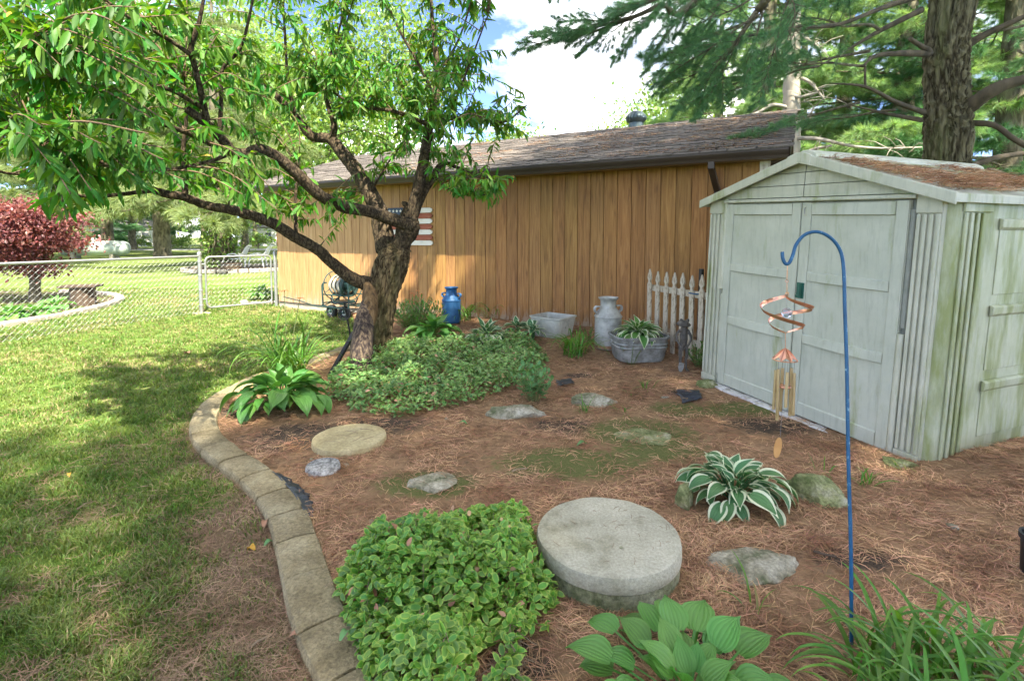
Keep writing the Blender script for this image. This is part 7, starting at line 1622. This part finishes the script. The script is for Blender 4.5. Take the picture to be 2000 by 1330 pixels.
# mulch ring under the vine wrapped tree, with barrel planter
rc = at_ground(470, 23.5); MB().lathe([(0, .02), (2.2, .02), (2.25, 0)], 40, rc).build('mulch_ring', M['mulch']); tag(bpy.data.objects['mulch_ring'], 'mulch ring under the vine wrapped tree', kind='structure')
RG = thing('stone_ring', 'ring of pale edging blocks around the vine wrapped tree', 'edging', rc)
for k in range(36): a = k * 2 * math.pi / 36; MB().box((2.28 * math.cos(a), 2.28 * math.sin(a), .05), (.16, .36, .16), (0, 0, a)).build('edging_block', M['bed_edge'], RG, bevel=.02)
bq = at_ground(452, 21.6); BR = thing('barrel_planter', 'brown half barrel planter in the far mulch ring', 'planter', bq)
MB().lathe([(0, 0), (.33, 0), (.40, .22), (.42, .40), (.37, .40), (.36, .30), (0, .30)], 24).build('barrel', M['barrel_wood'], BR, smooth=True)
for z in (.08, .30): MB().lathe([(.36 + .16 * z, z), (.37 + .16 * z, z + .01), (.37 + .16 * z, z + .04), (.36 + .17 * z, z + .05)], 24).build('hoop', M['black'], BR, smooth=True)
for (px, lab) in ((462, 'white tubular lawn chair frame left, beyond the gate'), (505, 'white tubular lawn chair frame right, beyond the gate')):
    q = at_ground(px, 24.8); CHR = thing('lawn_chair', lab, 'chair', q, .2)
    mb = MB()
    for y in (-.3, .3): mb.tube(catmull([Vector((-.55, y, 0)), Vector((-.45, y, .5)), Vector((-.1, y, .68)), Vector((.25, y, .60)), Vector((.5, y, .95)), Vector((.6, y, 1.05))], 4), .03, 6); mb.tube([(.3, y, 0), (.2, y, .6)], .03, 6)
    mb.tube([(.6, -.3, 1.05), (.6, .3, 1.05)], .03, 6); mb.build('frame', M['white_tube'], CHR, smooth=True)
    MB().box((.0, 0, .42), (.6, .56, .04)).build('seat', M['white_tube'], CHR, bevel=.01); MB().box((.42, 0, .75), (.05, .56, .5), (0, .35, 0)).build('backrest', M['white_tube'], CHR, bevel=.01)
# gas tank
tq = G(186, 505, -.04); TK = thing('propane_tank', 'long pale green propane tank on the lawn behind the red maple', 'gas tank', tq, .06)
pr = [(0, -2.3), (.25, -2.28), (.42, -2.16), (.50, -1.95), (.52, -1.75), (.52, 1.75), (.50, 1.95), (.42, 2.16), (.25, 2.28), (0, 2.3)]
MB().lathe(pr, 32).build('tank', M['tank'], TK, smooth=True, loc=(0, 0, .72), rot=(0, R(90), 0))
MB().lathe([(.26, 0), (.26, .16), (.20, .24), (0, .26)], 24).build('dome', M['tank'], TK, smooth=True, loc=(-.1, 0, 1.22))
for x in (-1.3, 1.3): MB().span((x - .12, -.35, -.1), (x + .12, .35, .4)).build('leg', M['foundation'], TK)
MB().lathe([(.523, -.02), (.527, -.015), (.527, .015), (.523, .02)], 32).build('seam', M['tank'], TK, smooth=True, loc=(.2, 0, .72), rot=(0, R(90), 0))
# far houses across the street
def house(loc, w, d, h, label, rz=0.0):
    t = thing('house', label, 'house', loc, rz); MB().span((-w / 2, 0, -.2), (w / 2, d, h)).build('wall', M['house_wall'], t)
    MB().prism_x([(-.5, h), (d / 2, h + 2.4), (d + .5, h), (d + .4, h - .15), (d / 2, h + 2.2), (-.4, h - .15)], -w / 2 - .4, w / 2 + .4).build('roof', M['house_roof'], t)
    for x in np.linspace(-w / 2 + 1.6, w / 2 - 1.6, 4):
        f = MB().span((x - .55, -.06, 1.0), (x + .55, -.005, 2.2)).build('window', M['white_rail'], t); MB().span((x - .45, -.075, 1.1), (x + .45, -.065, 2.1)).build('pane', M['pane'], f)
    MB().span((-.5, -.05, 0), (.5, -.004, 2.1)).build('door', M['flag_red'], t)
house(Vector((-62, 78, 0)), 14, 8, 3.0, 'pale house across the street behind the gas tank', .3)
house(Vector((-38, 84, 0)), 14, 8, 3.0, 'pale house across the street left of the garage corner', .1)
# hedge-high planting along the street so the far side reads as gardens
for i, (px, Y) in enumerate(((270, 66), (355, 70), (420, 68), (505, 64), (120, 66), (20, 68))):
    leafy(at_ground(px, Y), ['round shrub across the street behind the spruce trunk', 'low shrub across the street in front of the pale house', 'pale shrub across the street beside the vine tree', 'bright shrub across the street by the garage corner', 'shrub across the street behind the maple', 'shrub across the street at far left'][i], 1.8, 1.7, .8, .95, 1400, .22, 'broadleaf', 'shrub', .06, 14, cat='shrub', limbs=5)
